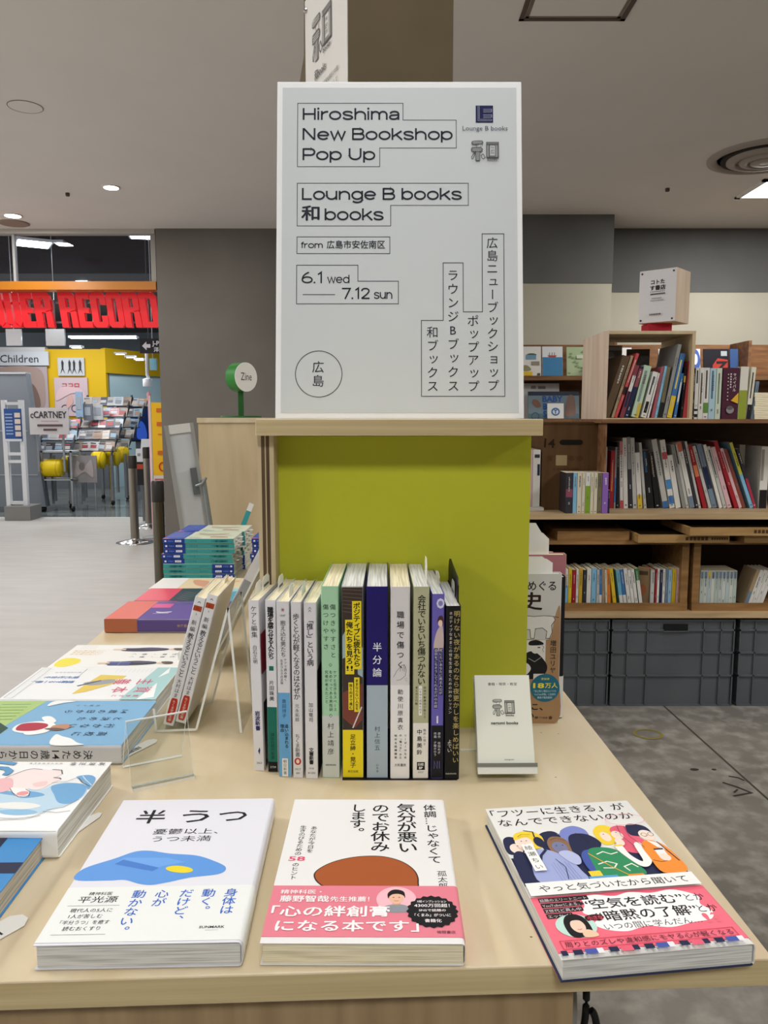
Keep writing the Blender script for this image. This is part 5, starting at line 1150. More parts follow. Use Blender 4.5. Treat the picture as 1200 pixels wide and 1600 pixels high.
# magazines leaning on the middle shelf: (foot x0, foot x1, head x, head y) read in a 4.444x crop, tint, marks
MAG = [
    (118, 148, 120, 190, 'red', ((.3, .8, '#c9803a', .3, .6),)), (150, 166, 148, 165, 'grey', ((.1, .5, 'blue'),)), (168, 194, 160, 130, 'black', ()),
    (196, 220, 174, 125, 'white', ((.0, .12, 'crimson'), (.8, 1, '#c97f86'))), (222, 256, 195, 100, 'white', ()), (258, 285, 224, 95, 'dark', ((.55, 1, 'grey'),)),
    (287, 318, 250, 100, 'pale', ()), (320, 354, 285, 205, 'white', ((0, .24, 'yellow'),)), (364, 387, 310, 135, 'pale', ()),
    (390, 440, 335, 190, 'black', ((.62, .98, '#2d4f74', .15, .5),)), (444, 492, 382, 200, 'black', ((.6, .98, '#5d4630', .2, .5),)),
    (500, 538, 396, 115, 'pale', ((0, .1, 'blue'),)), (545, 582, 455, 118, 'white', ((.28, .42, '#4b88c4'), (.06, .18, '#3f78bd'), (.72, .82, 'crimson'))), (588, 632, 512, 225, 'white', ()),
    (636, 660, 532, 150, 'grey', ()), (662, 686, 556, 150, 'pale', ((.7, 1, 'black', .1, .5),)), (690, 728, 572, 135, 'white', ((.86, 1, '#c46a4e'), (0, .18, 'slate'))),
    (730, 748, 604, 128, 'dark', ()), (750, 776, 628, 128, 'pale', ()), (780, 818, 652, 155, 'red', ((.5, .68, '#d07a50'),)), (820, 842, 684, 160, 'pale', ()),
    (845, 880, 712, 150, 'slate', ((.3, .65, 'navy'),)), (895, 922, 758, 152, 'white', ()), (924, 948, 785, 165, 'pale', ((.55, .95, 'black', .3, .6),)), (952, 994, 812, 170, 'pink', ()),
    (1003, 1032, 830, 128, 'red', ()), (1034, 1056, 878, 178, 'pink', ((.6, .95, '#a04550', .2, .6),)), (1058, 1084, 904, 186, '#7d4035', ()), (1112, 1146, 940, 138, 'sky', ((.52, 1, '#c7c13a'),)), (1136, 1158, 990, 180, 'dark', ((.0, .5, '#a3324a'),))]
MY = 3.0; msc = MY * .993 / 1225
def row(items, Y, y0, hscale=1.0):
    """feet, leans and thicknesses of a leaning row such that no book runs into its neighbour"""
    sc = Y * .993 / 1225; out = []
    for a, b, hx, hy in items:
        dx = (hx - a) / 4.444 * sc; dz = (y0 - hy) / 4.444 * sc
        out.append([px(930 + a / 4.444, Y), math.hypot(dx, dz) * hscale, math.atan2(dx, dz), (b - a) / 4.444 * sc])
    n = len(out)
    rng = range(n - 1) if sum(o[2] for o in out) < 0 else range(n - 2, -1, -1)
    for i in rng:
        l, r = out[i], out[i + 1]; gap = r[0] - l[0]; hh = min(l[1], r[1]); tm = .0045
        if rng.step > 0: r[2] = max(r[2], math.atan(math.tan(l[2]) - max(0, gap - tm) / hh))
        else: l[2] = min(l[2], math.atan(math.tan(r[2]) + max(0, gap - tm) / hh))
    for i in range(n - 1):
        l, r = out[i], out[i + 1]; hh = min(l[1], r[1])
        lim = (r[0] - l[0]) + min(0, hh * (math.tan(r[2]) - math.tan(l[2])))
        l[3] = min(l[3], lim)
    return [(x, h, math.degrees(a), max(.0035, t * math.cos(a) * .97)) for x, h, a, t in out]
MR = row([m[:4] for m in MAG], MY, 595)
for i, (a, b, hx, hy, tint, mk) in enumerate(MAG):
    xa, h, lean, t = MR[i]
    tn = tint if not tint.startswith('#') else 'brown red'
    shelf_book(xa, MY, .7287, t, h, .20, lean, tint, '%s magazine, %s from the left in the leaning row' % (tn, OR[i]), 'magazines leaning on the middle shelf', tuple(mk) + tuple(title(i, tint)))
# taller books pushed in behind that row
shelf_book(px(948, 3.0), 3.02, .7287, .012, .235, .17, 0, 'white', 'white edged magazine upright beside the carton on the middle shelf', 'magazines at the left end of the middle shelf')
shelf_book(px(937.5, 3.0), 3.01, .7287, .017, .240, .17, 0, '#3d1f1b', 'dark brown magazine with a pale label upright beside the carton', 'magazines at the left end of the middle shelf', ((.52, .97, 'pale', .45, .98),))
shelf_book(px(1193, 3.0), 3.0, .7287, .030, .238, .19, 0, 'white', 'white magazine with a black foot standing upright right of the leaning row', 'magazines at the right end of the middle shelf', ((0, .3, 'black'), (.45, .95, '#9a948a', .05, .4)))
shelf_book(px(1160, 3.05), 3.06, .7287, .022, .242, .17, 0, '#8f897c', 'grey beige magazine half hidden behind the upright white one', 'magazines at the right end of the middle shelf')
# small pocket books in front of the carton
BUN = [(887, 898, 'dark', ((.4, .6, '#8d4a5e'),), 'dark photo'), (898.5, 904.5, 'sky', (), 'light blue'), (905, 912, 'cream', (), 'cream'), (912.5, 917.5, 'cream', (), 'slim cream'), (918, 925.5, 'white', ((.0, .68, '#7fa32a'),), 'white and lime green'), (926, 931, 'cream', (), 'ivory'), (931.5, 937, 'cream', (), 'narrow ivory'), (937.5, 944, 'olive', (), 'olive grey'), (944.5, 954, 'purple', (), 'purple'), (954.3, 957, 'navy', (), 'thin navy')]
for i, (a, b, tint, mk, nm) in enumerate(BUN):
    x = px(a, 2.845); t = px(b, 2.845) - x
    shelf_book(x, 2.842, .7287, t - .0006, (.148 if i < 9 else .085), .105, 0, tint, '%s pocket book, %s from left before the carton' % (nm, OR[i]), 'pocket books before the carton', tuple(mk) + tuple(title(60 + i, tint)), PG_CREAM)
# binders by the tower, carton
for i, (a, b, c) in enumerate(((829, 834, 'pink'), (834.5, 846, 'white'))):
    shelf_book(px(a, 2.95), 2.95, .7287 + .012, px(b, 2.95) - px(a, 2.95), .215, .2, 0, c, ('thin pink folder beside the lime green panel on the middle shelf', 'white folder with a blue label left of the brown carton')[i], 'folders left of the carton', ((.55, .75, 'navy', .6, .95), (.86, .92, 'dark', .2, .9)) if i else ())
tag(MB().box(0, 0, 0, .075, .19, .0115, PAPER, mats=dict(f=PG_WHITE)).build('paper_stack', None, T(px(823, 2.9), 2.92, .7287)), 'flat white paper pad under the folders left of the carton', 'paper')
cx = px(850.5, 2.93)
ct = empty('carton', T(cx, 2.955, .7287), 'brown cardboard carton marked 14 on the middle shelf', 'cardboard box')
cw = px(939.5, 2.93) - cx
MB().box(0, 0, 0, cw, .30, .322, CARTON).build('box_body', ct)
mb = MB(); mb.box(-.002, -.003, .322, cw + .004, .30, .3265, CARTON); mb.box(.004, -.006, .3265, cw + .006, .29, .331, CARTON); mb.build('lid_flap', ct)
mb = MB(); pg = Page(mb, front(0, -.0012, 0), 2e-4); hz = .255; K = P('#0f0c08', .8)
pg.poly([(cw * .36 + .012 * math.cos(R(a)), hz + .0095 * math.sin(R(a))) for a in range(90, 271, 20)] + [(cw * .66 + .012 * math.cos(R(a)), hz + .0095 * math.sin(R(a))) for a in range(-90, 91, 20)], K); mb.build('handle_slot', ct)
mb = MB(); pg = Page(mb, front(0, -.0010, 0), 2e-4); K2 = P('#221609', .8)
pg.text('14', .006, .237, .046, K2, width=.040, bold=.02, rot=-3); pg.text('宝', .030, .188, .022, P('#4b3219', .8), 'c'); pg.text('る会', .128, .188, .020, P('#4b3219', .8), 'c', width=.060)
pg.text('2-40-6.5 380', .040, .150, .013, P('#4b3219', .8), width=.10); mb.build('print', ct)
mb = MB(); mb.box(.052, -.0016, .168, .094, -.0008, .207, P('#a08f6a', .7)); mb.build('paper_label', ct)

# plywood cube on the top shelf and its books
bx = empty('plywood_cube', T(.790, FY + .02, 1.0702), 'open plywood cube full of leaning books, on top of the bookcase', 'book cube')
bw, bh, bd, th = .320, .312, .32, .011
MB().box(0, 0, 0, th, bd, bh, PINK_PLY).build('side_board', bx); MB().box(bw - th, 0, 0, bw, bd, bh, MAPLE_V).build('side_board', bx)
MB().box(th, 0, bh - th, bw - th, bd, bh, MAPLE_V).build('top_board', bx); MB().box(th, 0, 0, bw - th, bd, th * .4, MAPLE_V).build('bottom_board', bx)
CUB = [(50, 108, 180, 262, 'brown', (), 'brown'), (112, 130, 236, 255, 'beige', (), 'thin beige'), (132, 168, 272, 240, 'crimson', ((.55, .9, '#d8b7a0', .35, .65), (.36, .48, 'black')), 'coral red'), (170, 200, 268, 322, '#7d3a44', ((.5, .8, 'white', .1, .9), (.2, .5, 'navy', .2, .8)), 'red patterned'), (202, 246, 300, 330, 'navy', ((.6, .95, '#8a4a50'),), 'dark blue'), (250, 302, 330, 326, 'mint', ((.0, .28, '#c9b04a', .5, 1), (.3, .9, '#7f8f8c', .25, .6)), 'pale mint'),
       (318, 356, 392, 368, 'white', ((.1, .35, 'black', .2, .8), (.5, .9, 'dark', .3, .55)), 'black and white'), (362, 388, 428, 374, 'white', (), 'plain white'), (390, 410, 446, 330, '#a0555e', (), 'dull red'), (412, 434, 470, 325, 'sky', (), 'powder blue'), (436, 462, 486, 330, 'olive', ((0, .3, 'black'),), 'olive'), (468, 492, 556, 176, 'grey', (), 'tall grey'), (496, 540, 574, 240, 'blue', ((0, .34, 'yellow'), (.45, .9, '#d9c964', .3, .6)), 'blue and yellow'), (544, 588, 586, 375, 'blue', ((.35, .8, 'white', .2, .8),), 'blue picture'), (590, 604, 606, 330, 'black', ((.7, .82, 'yellow'),), 'slim black'), (606, 636, 640, 250, 'crimson', (), 'plain coral')]
CY = FY + .040; CR = row([m[:4] for m in CUB], CY, 684, .985)
for i, (a, b, hx, hy, tint, mk, nm) in enumerate(CUB):
    xa, h, lean, t = CR[i]
    shelf_book(xa, CY, 1.0746, t, h, .19, lean, tint, '%s book, %s from the left inside the plywood cube' % (nm, OR[i]), 'books leaning inside the plywood cube', tuple(mk) + tuple(title(90 + i, tint)))
def gphoto(p): pass
for x, w, h, c, lab in ((.838, .075, .275, '#6d6f72', 'grey photo magazine standing behind the leaning books in the cube'), (.934, .085, .262, '#4f4842', 'dark grey book tilted behind the leaning books in the cube')):
    mb = MB(); mb.box(0, 0, 0, w, .012, h, P(c, .4)); pg = Page(mb, front(0, -.0002, 0), 2e-4)
    pg.rect(.0, h - .018, w, h - .004, P('#a9a9a6' if w < .08 else '#5f574f', .5)); pg.ell(w * .4, h * .86, w * .22, h * .06, P('#8d9092' if w < .08 else '#453f3a', .5))
    tag(mb.build('book', None, T(x, CY + .20, 1.0746, -6)), lab, 'book', 'covers standing at the back of the cube')
# upright books right of the cube
UPR = [(672, 682, 345, 'black', (), 'thin black', 0), (684, 708, 342, 'white', ((.04, .10, 'black'), (.16, .20, 'black'), (.7, .95, 'dark', .3, .7)), 'white with black bars', 0), (712, 744, 342, 'white', ((.3, .9, '#5f5a3f', .3, .6),), 'cream titled', 0), (745, 780, 342, 'white', ((.12, .32, '#5f8a3c'), (.4, .95, '#4f4c49', .3, .6)), 'white with a green square', 0), (783, 826, 345, '#a9c6d3', ((.4, .95, '#54748a', .3, .6),), 'pale blue', 0), (829, 866, 345, '#c3d0bd', ((.3, .9, '#6f7d6c', .35, .6),), 'pale green', 0),
       (874, 985, 342, 'maroon', (), 'wide maroon', 0), (988, 1044, 335, '#d6d3c8', ((.0, .55, '#8f9c34'),), 'white and meadow green', 1.0), (1046, 1078, 338, '#d9d6c2', ((.0, .28, 'black'), (.4, .9, 'dark', .3, .55)), 'cream with a black foot', 3.6), (1082, 1102, 434, 'slate', (), 'grey blue', 5.5)]
UY = FY + .05
for i, (a, b, hy, tint, mk, nm, lean) in enumerate(UPR):
    xa = px(930 + a / 4.444, UY); t = px(930 + b / 4.444, UY) - xa; h = (694 - hy) / 4.444 * UY * .993 / 1225
    o = shelf_book(xa, UY, 1.0702, t * .98, h, .15, lean, tint, '%s spine, %s from left in the row beside the cube' % (nm, OR[i]), 'upright books beside the cube', tuple(mk) + (tuple(title(120 + i, tint)) if i not in (6, 7) else ()), PG_CREAM)
    if i == 6:
        mb = MB(); pg = Page(mb, front(0, -.0006, 0), 2e-4); Wt = P('#d9d3cf', .5)
        pg.vtext('サバイバル', t * .72, h * .90, .0125, Wt, length=.068, bold=.02); [pg.rect(t * .44, h * (.86 - .05 * q), t * .52, h * (.89 - .05 * q), Wt) for q in range(6)]; [pg.rect(t * .28, h * (.86 - .07 * q), t * .34, h * (.88 - .07 * q), Wt) for q in range(8)]
        pg.poly([(t * .98, h * .52), (t * .98, h * .30), (t * .52, h * .36)], P('#dcae2c', .5)); pg.ell(t * .50, h * .18, t * .24, h * .07, P('#8e8a8c', .5)); pg.ell(t * .48, h * .22, t * .20, h * .04, P('#5f5b60', .5)); p2 = mb.build('spine_print', o)
for i in range(6):
    x = px(1180 - (i % 3) * .8, FY + .04)
    tag(MB().box(0, 0, 0, .12, .15, .0155, P(['#d8d6cb', '#c9c7bd', '#b6bcb0'][i % 3], .5), mats=dict(f=PG_CREAM, k=PG_CREAM)).build('book', None, T(x, FY + .045, 1.0702 + .0160 * i)), 'cream book lying flat, %s of the pile beside the upright row' % ['lowest', 'second from the bottom', 'third from the bottom', 'fourth from the bottom', 'fifth from the bottom', 'topmost'][i], 'book', 'flat pile on the top shelf')

# white box sign with pins on a red stand
sb = empty('box_sign', T(.886, FY + .05, 1.3825, 0), 'white box sign on a red stand on top of the plywood cube', 'sign box')
MB().box(.080, .050, 0, .166, .130, .036, P('#c01f36', .35)).build('stand', sb)
BMx = Matrix.Translation((.153, -.015, .036)) @ Matrix.Rotation(R(-41.5), 4, 'Z')
# the near corner sits at BMx: printed face runs to the left, plain side to the right
MB().box(-.137, 0, 0, 0, .128, .187, PINK_PLY).build('box_body', sb, BMx, bevel=.001)
mb = MB(); mb.box(-.1365, -.002, .001, -.001, -.0002, .186, P('#dedde1', .45)); pg = Page(mb, front(-.137, -.0022, 0), 2e-4); I = P('#2a2526', .6); G_ = P('#8d888a', .6)
pg.text('コトた', .044, .137, .017, I, width=.050, bold=.04); pg.text('す書店', .042, .116, .018, I, width=.056, bold=.04)
for y, x0, x1, c in ((.108, .042, .094, G_), (.098, .044, .096, I), (.084, .050, .086, G_), (.076, .046, .090, G_), (.026, .045, .088, I)):
    x = x0
    while x < x1: pg.rect(x, y, x + .0045, y + (.005 if c is I else .003), c); x += .0062
mb.build('printed_face', sb, BMx)
for u in (-.127, -.011):
    for v in (.010, .176): MB().lathe([(.0035, 0), (.0035, .002), (.001, .003)], P('#3a3030', .4), 10, Matrix.Translation((u, -.002, v)) @ Matrix.Rotation(R(90), 4, 'X')).build('pin', sb, BMx)

# wooden wine crates on the low shelf, flat trays above, pocket books inside
def wine_crate(x, w, label, h=.262):
    r = empty('wooden_crate', T(x, FY + .025, .3631), label, 'wooden crate', 'wooden crates on the low shelf')
    d, th = .33, .013
    MB().box(0, 0, 0, w, d, th, CRATEWOOD).build('lower_board', r); MB().box(0, 0, h - th, w, d, h, CRATEWOOD).build('upper_board', r)
    for x0 in (0, w - .026): MB().box(x0, 0, th, x0 + .026, d, h - th, CRATEWOOD).build('end_board', r)
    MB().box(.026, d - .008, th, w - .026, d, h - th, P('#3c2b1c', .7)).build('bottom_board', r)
    MB().box(0, -.004, 0, w, 0, .030, CRATEWOOD).build('front_rail', r)
wine_crate(.505, .620, 'wooden crate lying on its side with a full row of pocket books')
wine_crate(1.142, .60, 'wooden crate at the right holding a pale set and slanting books')
def tray(x, y, w, d, z, yaw, label, mark):
    r = empty('wooden_tray', T(x, y, z, yaw), label, 'wooden tray', 'flat wooden trays above the crates')
    mb = MB(); pg = None; h = .029
    mb.box(0, 0, 0, w, .010, h, TRAYWOOD)
    if mark:
        pg = Page(mb, front(0, -.0004, 0), 2e-4); I = P('#4a3218', .7); [pg.rect(w * .52 + .014 * q, .009, w * .52 + .014 * q + .010, .021, I) for q in range(6)]; [pg.rect(w * .80 + .009 * q, .011, w * .80 + .009 * q + .006, .019, I) for q in range(7)]
    mb.build('front_rail', r)
    for x0 in (0, w - .01): MB().box(x0, .01, 0, x0 + .01, d, h, TRAYWOOD).build('side_rail', r)
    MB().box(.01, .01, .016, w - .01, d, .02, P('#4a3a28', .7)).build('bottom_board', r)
tray(.918, 2.80, .330, .30, .6265, 0, 'flat wooden tray on the crates, lower one in the middle', True)
tray(1.092, 2.77, .44, .30, .6570, 0, 'flat wooden tray lying on top of two others at the right', True)
tray(1.302, 2.80, .30, .30, .6265, 0, 'flat wooden tray at the right edge under the topmost one', False)
tag(MB().box(0, 0, 0, .265, .26, .034, CRATEWOOD).build('flat_wooden_box', None, T(.640, 2.86, .6255)), 'flat dark wooden box lying on the left crate behind the pink book', 'wooden box')
LOW = [(212, 221, 'teal', .0, 'teal'), (222, 237, 'white', 0, 'white blue footed'), (239, 256, 'yellow', 0, 'yellow green'), (258, 276, 'red', 0, 'crimson'), (278, 290, 'white', 0, 'slim white'), (292, 310, '#c9a43a', 0, 'mustard'), (313, 330, 'dark', 0, 'dark and blue'), (332, 354, 'white', 0, 'broad white'), (356, 380, 'sky', 0, 'sky blue'), (382, 396, 'pale', 0, 'pale blue'), (397, 411, 'blue', -1, 'cornflower blue'), (413, 426, 'beige', -2, 'tan'), (430, 440, 'cream', -3, 'narrow cream'), (442, 458, 'orange', -4, 'orange'), (470, 488, 'yellow', -8, 'golden yellow'), (504, 522, '#6aa9c4', -8.5, 'aqua'), (524, 541, 'blue', -9, 'royal blue'), (544, 562, 'white', -9, 'tilted white'), (564, 580, 'white', -9, 'tilted white'), (582, 598, 'white', -9, 'tilted white'), (602, 620, 'green', -9, 'green and white'),
       (655, 674, 'pale', 0, 'pale grey'), (678, 686, 'red', 0, 'thin red'), (688, 699, 'white', 0, 'white navy lined'), (701, 714, 'navy', 0, 'navy edged'), (716, 728, 'white', 0, 'white navy striped'), (730, 742, 'slate', 0, 'steel blue'), (744, 762, '#8fb0c9', 0, 'light steel blue'), (764, 783, 'yellow', 0, 'yellow'), (785, 797, 'pink', 0, 'lilac pink'), (799, 812, 'purple', 0, 'violet')]
BY = FY + .045
for i, (a, b, tint, lean, nm) in enumerate(LOW):
    xa = px(820 + a / 3.158, BY); t = px(820 + b / 3.158, BY) - xa
    mk = ((0, .3, 'white'),) if tint in ('#6aa9c4', 'blue') else (((0, .68, 'white'),) if tint == 'green' else (((0, .55, 'sky'),) if 'blue footed' in nm else ()))
    shelf_book(xa, BY, .3765, t * .96 * math.cos(R(lean)), .137 + .003 * (i % 3), .105, lean, tint, '%s pocket book, %s from left in the left wooden crate' % (nm, OR[i]), 'pocket books in the left wooden crate', mk + tuple(title(160 + i, tint)), PG_CREAM)
mb = MB(); mb.box(0, 0, 0, .042, .012, .146, P('#8b7050', .5)); pg = Page(mb, front(0, -.0002, 0), 2e-4); pg.rect(.006, .115, .036, .13, P('#4a3a28', .5)); pg.ell(.02, .06, .012, .02, P('#9c5a3a', .5))
tag(mb.build('book', None, T(px(1009, BY) , BY + .02, .3765, -20)), 'tan covered book turned half to the front in the left wooden crate', 'book')
for i in range(10):
    a = 905 + i * 18.6; xa = px(820 + a / 3.158, BY)
    shelf_book(xa, BY, .3765, .0128, .134, .105, 0, ['#b9c4bd', '#c3ccc6', '#b2c2c4', '#c9cdc4', '#aebcb6'][i % 5], 'pale grey green volume, %s from the left of the matching set in the right crate' % OR[i], 'matching pale set in the right crate', ((.78, .97, 'yellow' if i == 2 else 'slate', .15, .85),) + tuple(title(200 + i, 'white')), PG_CREAM)
for i in range(5):
    xa = px(820 + (1135 + i * 19) / 3.158, BY)
    shelf_book(xa, BY + .004, .3765, .0125, .139, .105, 17, 'beige' if i == 0 else 'white', 'slanting book, %s from the left beside the matching set in the right crate' % OR[i], 'slanting books in the right crate', ((.0, .4, 'slate'),) if i == 0 else tuple(title(230 + i, 'white')), PG_CREAM)

# ------------------------------------------------------------------ face-out rack against the far wall
RY = 5.70
rk = empty('picture_book_rack', T(0, 0, 0), 'long dark wooden rack of face-out books against the far beige wall', 'book rack')
MB().box(.60, RY + .30, .0, 3.6, RY + .32, 1.620, RACKWOOD).build('back_board', rk)
for z in (1.068, 1.375): MB().box(.60, RY, z - .03, 3.6, RY + .30, z, RACKWOOD).build('shelf_board', rk)
for x in (.60, 1.640, 2.60, 3.58): MB().box(x, RY - .01, 0, x + .022, RY + .30, 1.622, RACKWOOD).build('upright', rk)
MB().box(.60, RY, 0, 3.6, RY + .28, .9, DARKWOOD).build('base', rk)
def cover(x, z, w, h, col, label, draw=None, y=RY + .10, t=.012, tilt=9, grp='face-out books on the far rack', cat='book'):
    mb = MB(); mb.box(0, 0, 0, w, t, h, P(col, .4), mats=dict(t=PG_WHITE, b=PG_WHITE, l=P(col, .4)))
    if draw: draw(Page(mb, front(0, -.0003, 0), 3e-4), w, h)
    tag(mb.build('picture_book' if cat == 'book' else 'display_card', None, T(x, y, z) @ Matrix.Rotation(-R(tilt), 4, 'X')), label, cat, grp)
def d1(p, w, h):
    p.ell(w * .52, h * .72, w * .25, h * .05, P('#3a4c3e', .5)); p.rect(w * .22, h * .56, w * .75, h * .72, P('#6d95ad', .5)); p.rect(w * .5, h * .36, w * .92, h * .5, P('#8d8478', .5)); p.blob([(w * .05, h * .18), (w * .1, h * .36), (w * .35, h * .34), (w * .48, h * .2)], P('#8f8c66', .5)); p.rect(w * .05, h * .02, w * .55, h * .15, P('#e0b92c', .5)); p.rect(w * .8, h * .02, w * .95, h * .1, P('#4a4644', .5))
def d2(p, w, h):
    p.rect(0.001, 0.001, w - .001, h * .64, P('#3f7fae', .5)); p.poly([(w * .25, h * .70), (w * .35, h * .64), (w * .65, h * .64), (w * .72, h * .70)], P('#b5482f', .5))
    for x in (.35, .48, .6): p.line([(w * x, h * .68), (w * x, h * .8)], .003, P('#3a3e44', .5))
def d3(p, w, h):
    for i in range(14): p.ell(w * (.1 + .8 * ((i * 37) % 100) / 100), h * (.1 + .8 * ((i * 61) % 100) / 100), w * .07, h * .03, P(['#7f9a6b', '#8aa57a', '#6f8a5f'][i % 3], .5))
    p.rect(w * .45, h * .6, w * .75, h * .72, P('#c9d3bd', .5))
def d4(p, w, h):
    p.rect(w * .05, h * .7, w * .95, h * .9, P('#3d4a58', .5)); p.rect(w * .05, h * .35, w * .95, h * .6, P('#4e7a4a', .5)); p.rect(w * .05, h * .12, w * .95, h * .22, P('#c9572c', .5))
cover(1.004, 1.377, .143, .218, '#dcdbd6', 'white picture book with small photos and a yellow patch on the far rack', d1)
cover(1.157, 1.377, .148, .218, '#d9dde0', 'blue and white picture book with a small boat on the far rack', d2)
cover(1.335, 1.377, .16, .215, '#a9bb95', 'leafy green picture book beside the plywood cube on the far rack', d3)
cover(1.565, 1.377, .065, .225, '#dad9d4', 'white book with green picture seen through the cube on the far rack', d4)
def d5(p, w, h):
    p.rect(0, 0, w, h * .18, P('#5f7d86', .4)); p.rect(0, h * .85, w, h, P('#27324a', .4)); p.blob([(w * .08, h * .55), (w * .1, h * .7), (w * .2, h * .66), (w * .25, h * .45), (w * .16, h * .4)], P('#8b6557', .4)); p.blob([(w * .72, h * .1), (w * .74, h * .5), (w * .8, h * .85), (w * .9, h * .8), (w * .93, h * .3), (w * .9, h * .1)], P('#8f6f62', .4))
    B = P('#2a62b8', .5)
    p.text('BABY', w * .28, h * .62, .060, B, width=w * .40, bold=.03); p.text('B', w * .29, h * .34, .060, B, bold=.03); p.text('S', w * .29, h * .06, .060, B, bold=.03); p.ring(w * .14, h * .08, w * .07, w * .07, .008, P('#3f6a80', .5), 20)
cover(1.052, 1.07, .372, .198, '#7f95a0', 'blue grey photo book with large blue letters on the lower far rack', d5, y=RY + .06)
def d6(p, w, h):
    B = P('#3a6fa8', .5); p.ring(w * .5, h * .45, w * .22, h * .22, .010, B, 20); p.text('Y', w * .5, h * .32, .05, B, 'c', bold=.03)
cover(1.182, 1.07, .118, .110, '#e3e3e0', 'small white card with a blue emblem in front of the photo book', d6, y=RY + .01, t=.004, cat='card')
cover(1.00, 1.07, .30, .262, '#d9d7d4', 'white magazine with grey pictures behind the blue lettered photo book', lambda p, w, h: (p.rect(w * .3, h * .84, w * .42, h * .93, P('#8d8d90', .5)), p.rect(w * .48, h * .84, w * .66, h * .92, P('#8a857e', .5))), y=RY + .15)
cover(.985, 1.07, .025, .262, '#b0343c', 'thin red book at the left end of the lower far rack', None, y=RY + .14)
def d7(p, w, h):
    for i in range(8): p.line([(w * .08, h * (.2 + .09 * i)), (w * .9, h * (.2 + .09 * i))], .006, P('#8f8d88', .5))
def d8(p, w, h):
    p.ell(w * .35, h * .5, w * .33, h * .45, P('#b8394a', .4)); p.ell(w * .72, h * .55, w * .28, h * .45, P('#4660a8', .4)); p.ell(w * .35, h * .55, w * .14, h * .26, P('#d9c3c9', .4)); p.ell(w * .75, h * .62, w * .12, h * .2, P('#d5dde6', .4))
def d9(p, w, h):
    p.poly([(w * .35, 0), (w * .95, 0), (w * .95, h * .6), (w * .55, h * .66), (w * .35, h * .4)], P('#a53b33', .4)); p.line([(w * .5, h * .5), (w * .85, h * .5), (w * .5, h * .15), (w * .9, h * .12)], .02, P('#26191d', .5)); p.rect(w * .68, h * .74, w * .92, h * .92, P('#9fa6ab', .5))
cover(2.24 - .235, 1.377, .125, .20, '#c9c7c2', 'grey and white news style book on the far rack right of the cube', d7)
cover(2.165, 1.377, .145, .20, '#e0dcdc', 'white book with red and blue round shapes on the far rack', d8)
cover(2.335, 1.377, .185, .20, '#1d1d24', 'black book with a red shape on the far rack', d9)
cover(2.528, 1.377, .06, .20, '#36507c', 'dark blue book beside the black and red one on the far rack', None)
cover(1.72, 1.377, .09, .21, '#e8e8e6', 'plain white sheet seen through the cube on the far rack', None, t=.003)

# ------------------------------------------------------------------ the music shop seen through the opening
def at_y(x, y, Y):      # where a sight line meets the upright plane at distance Y
    c, s = math.cos(R(6.85)), math.sin(R(6.85)); u, v = (x - 600) / 1225, (y - 800) / 1225
    q = Y / (c - v * s); return (u * q, 1.075 - (v * c + s) * q)
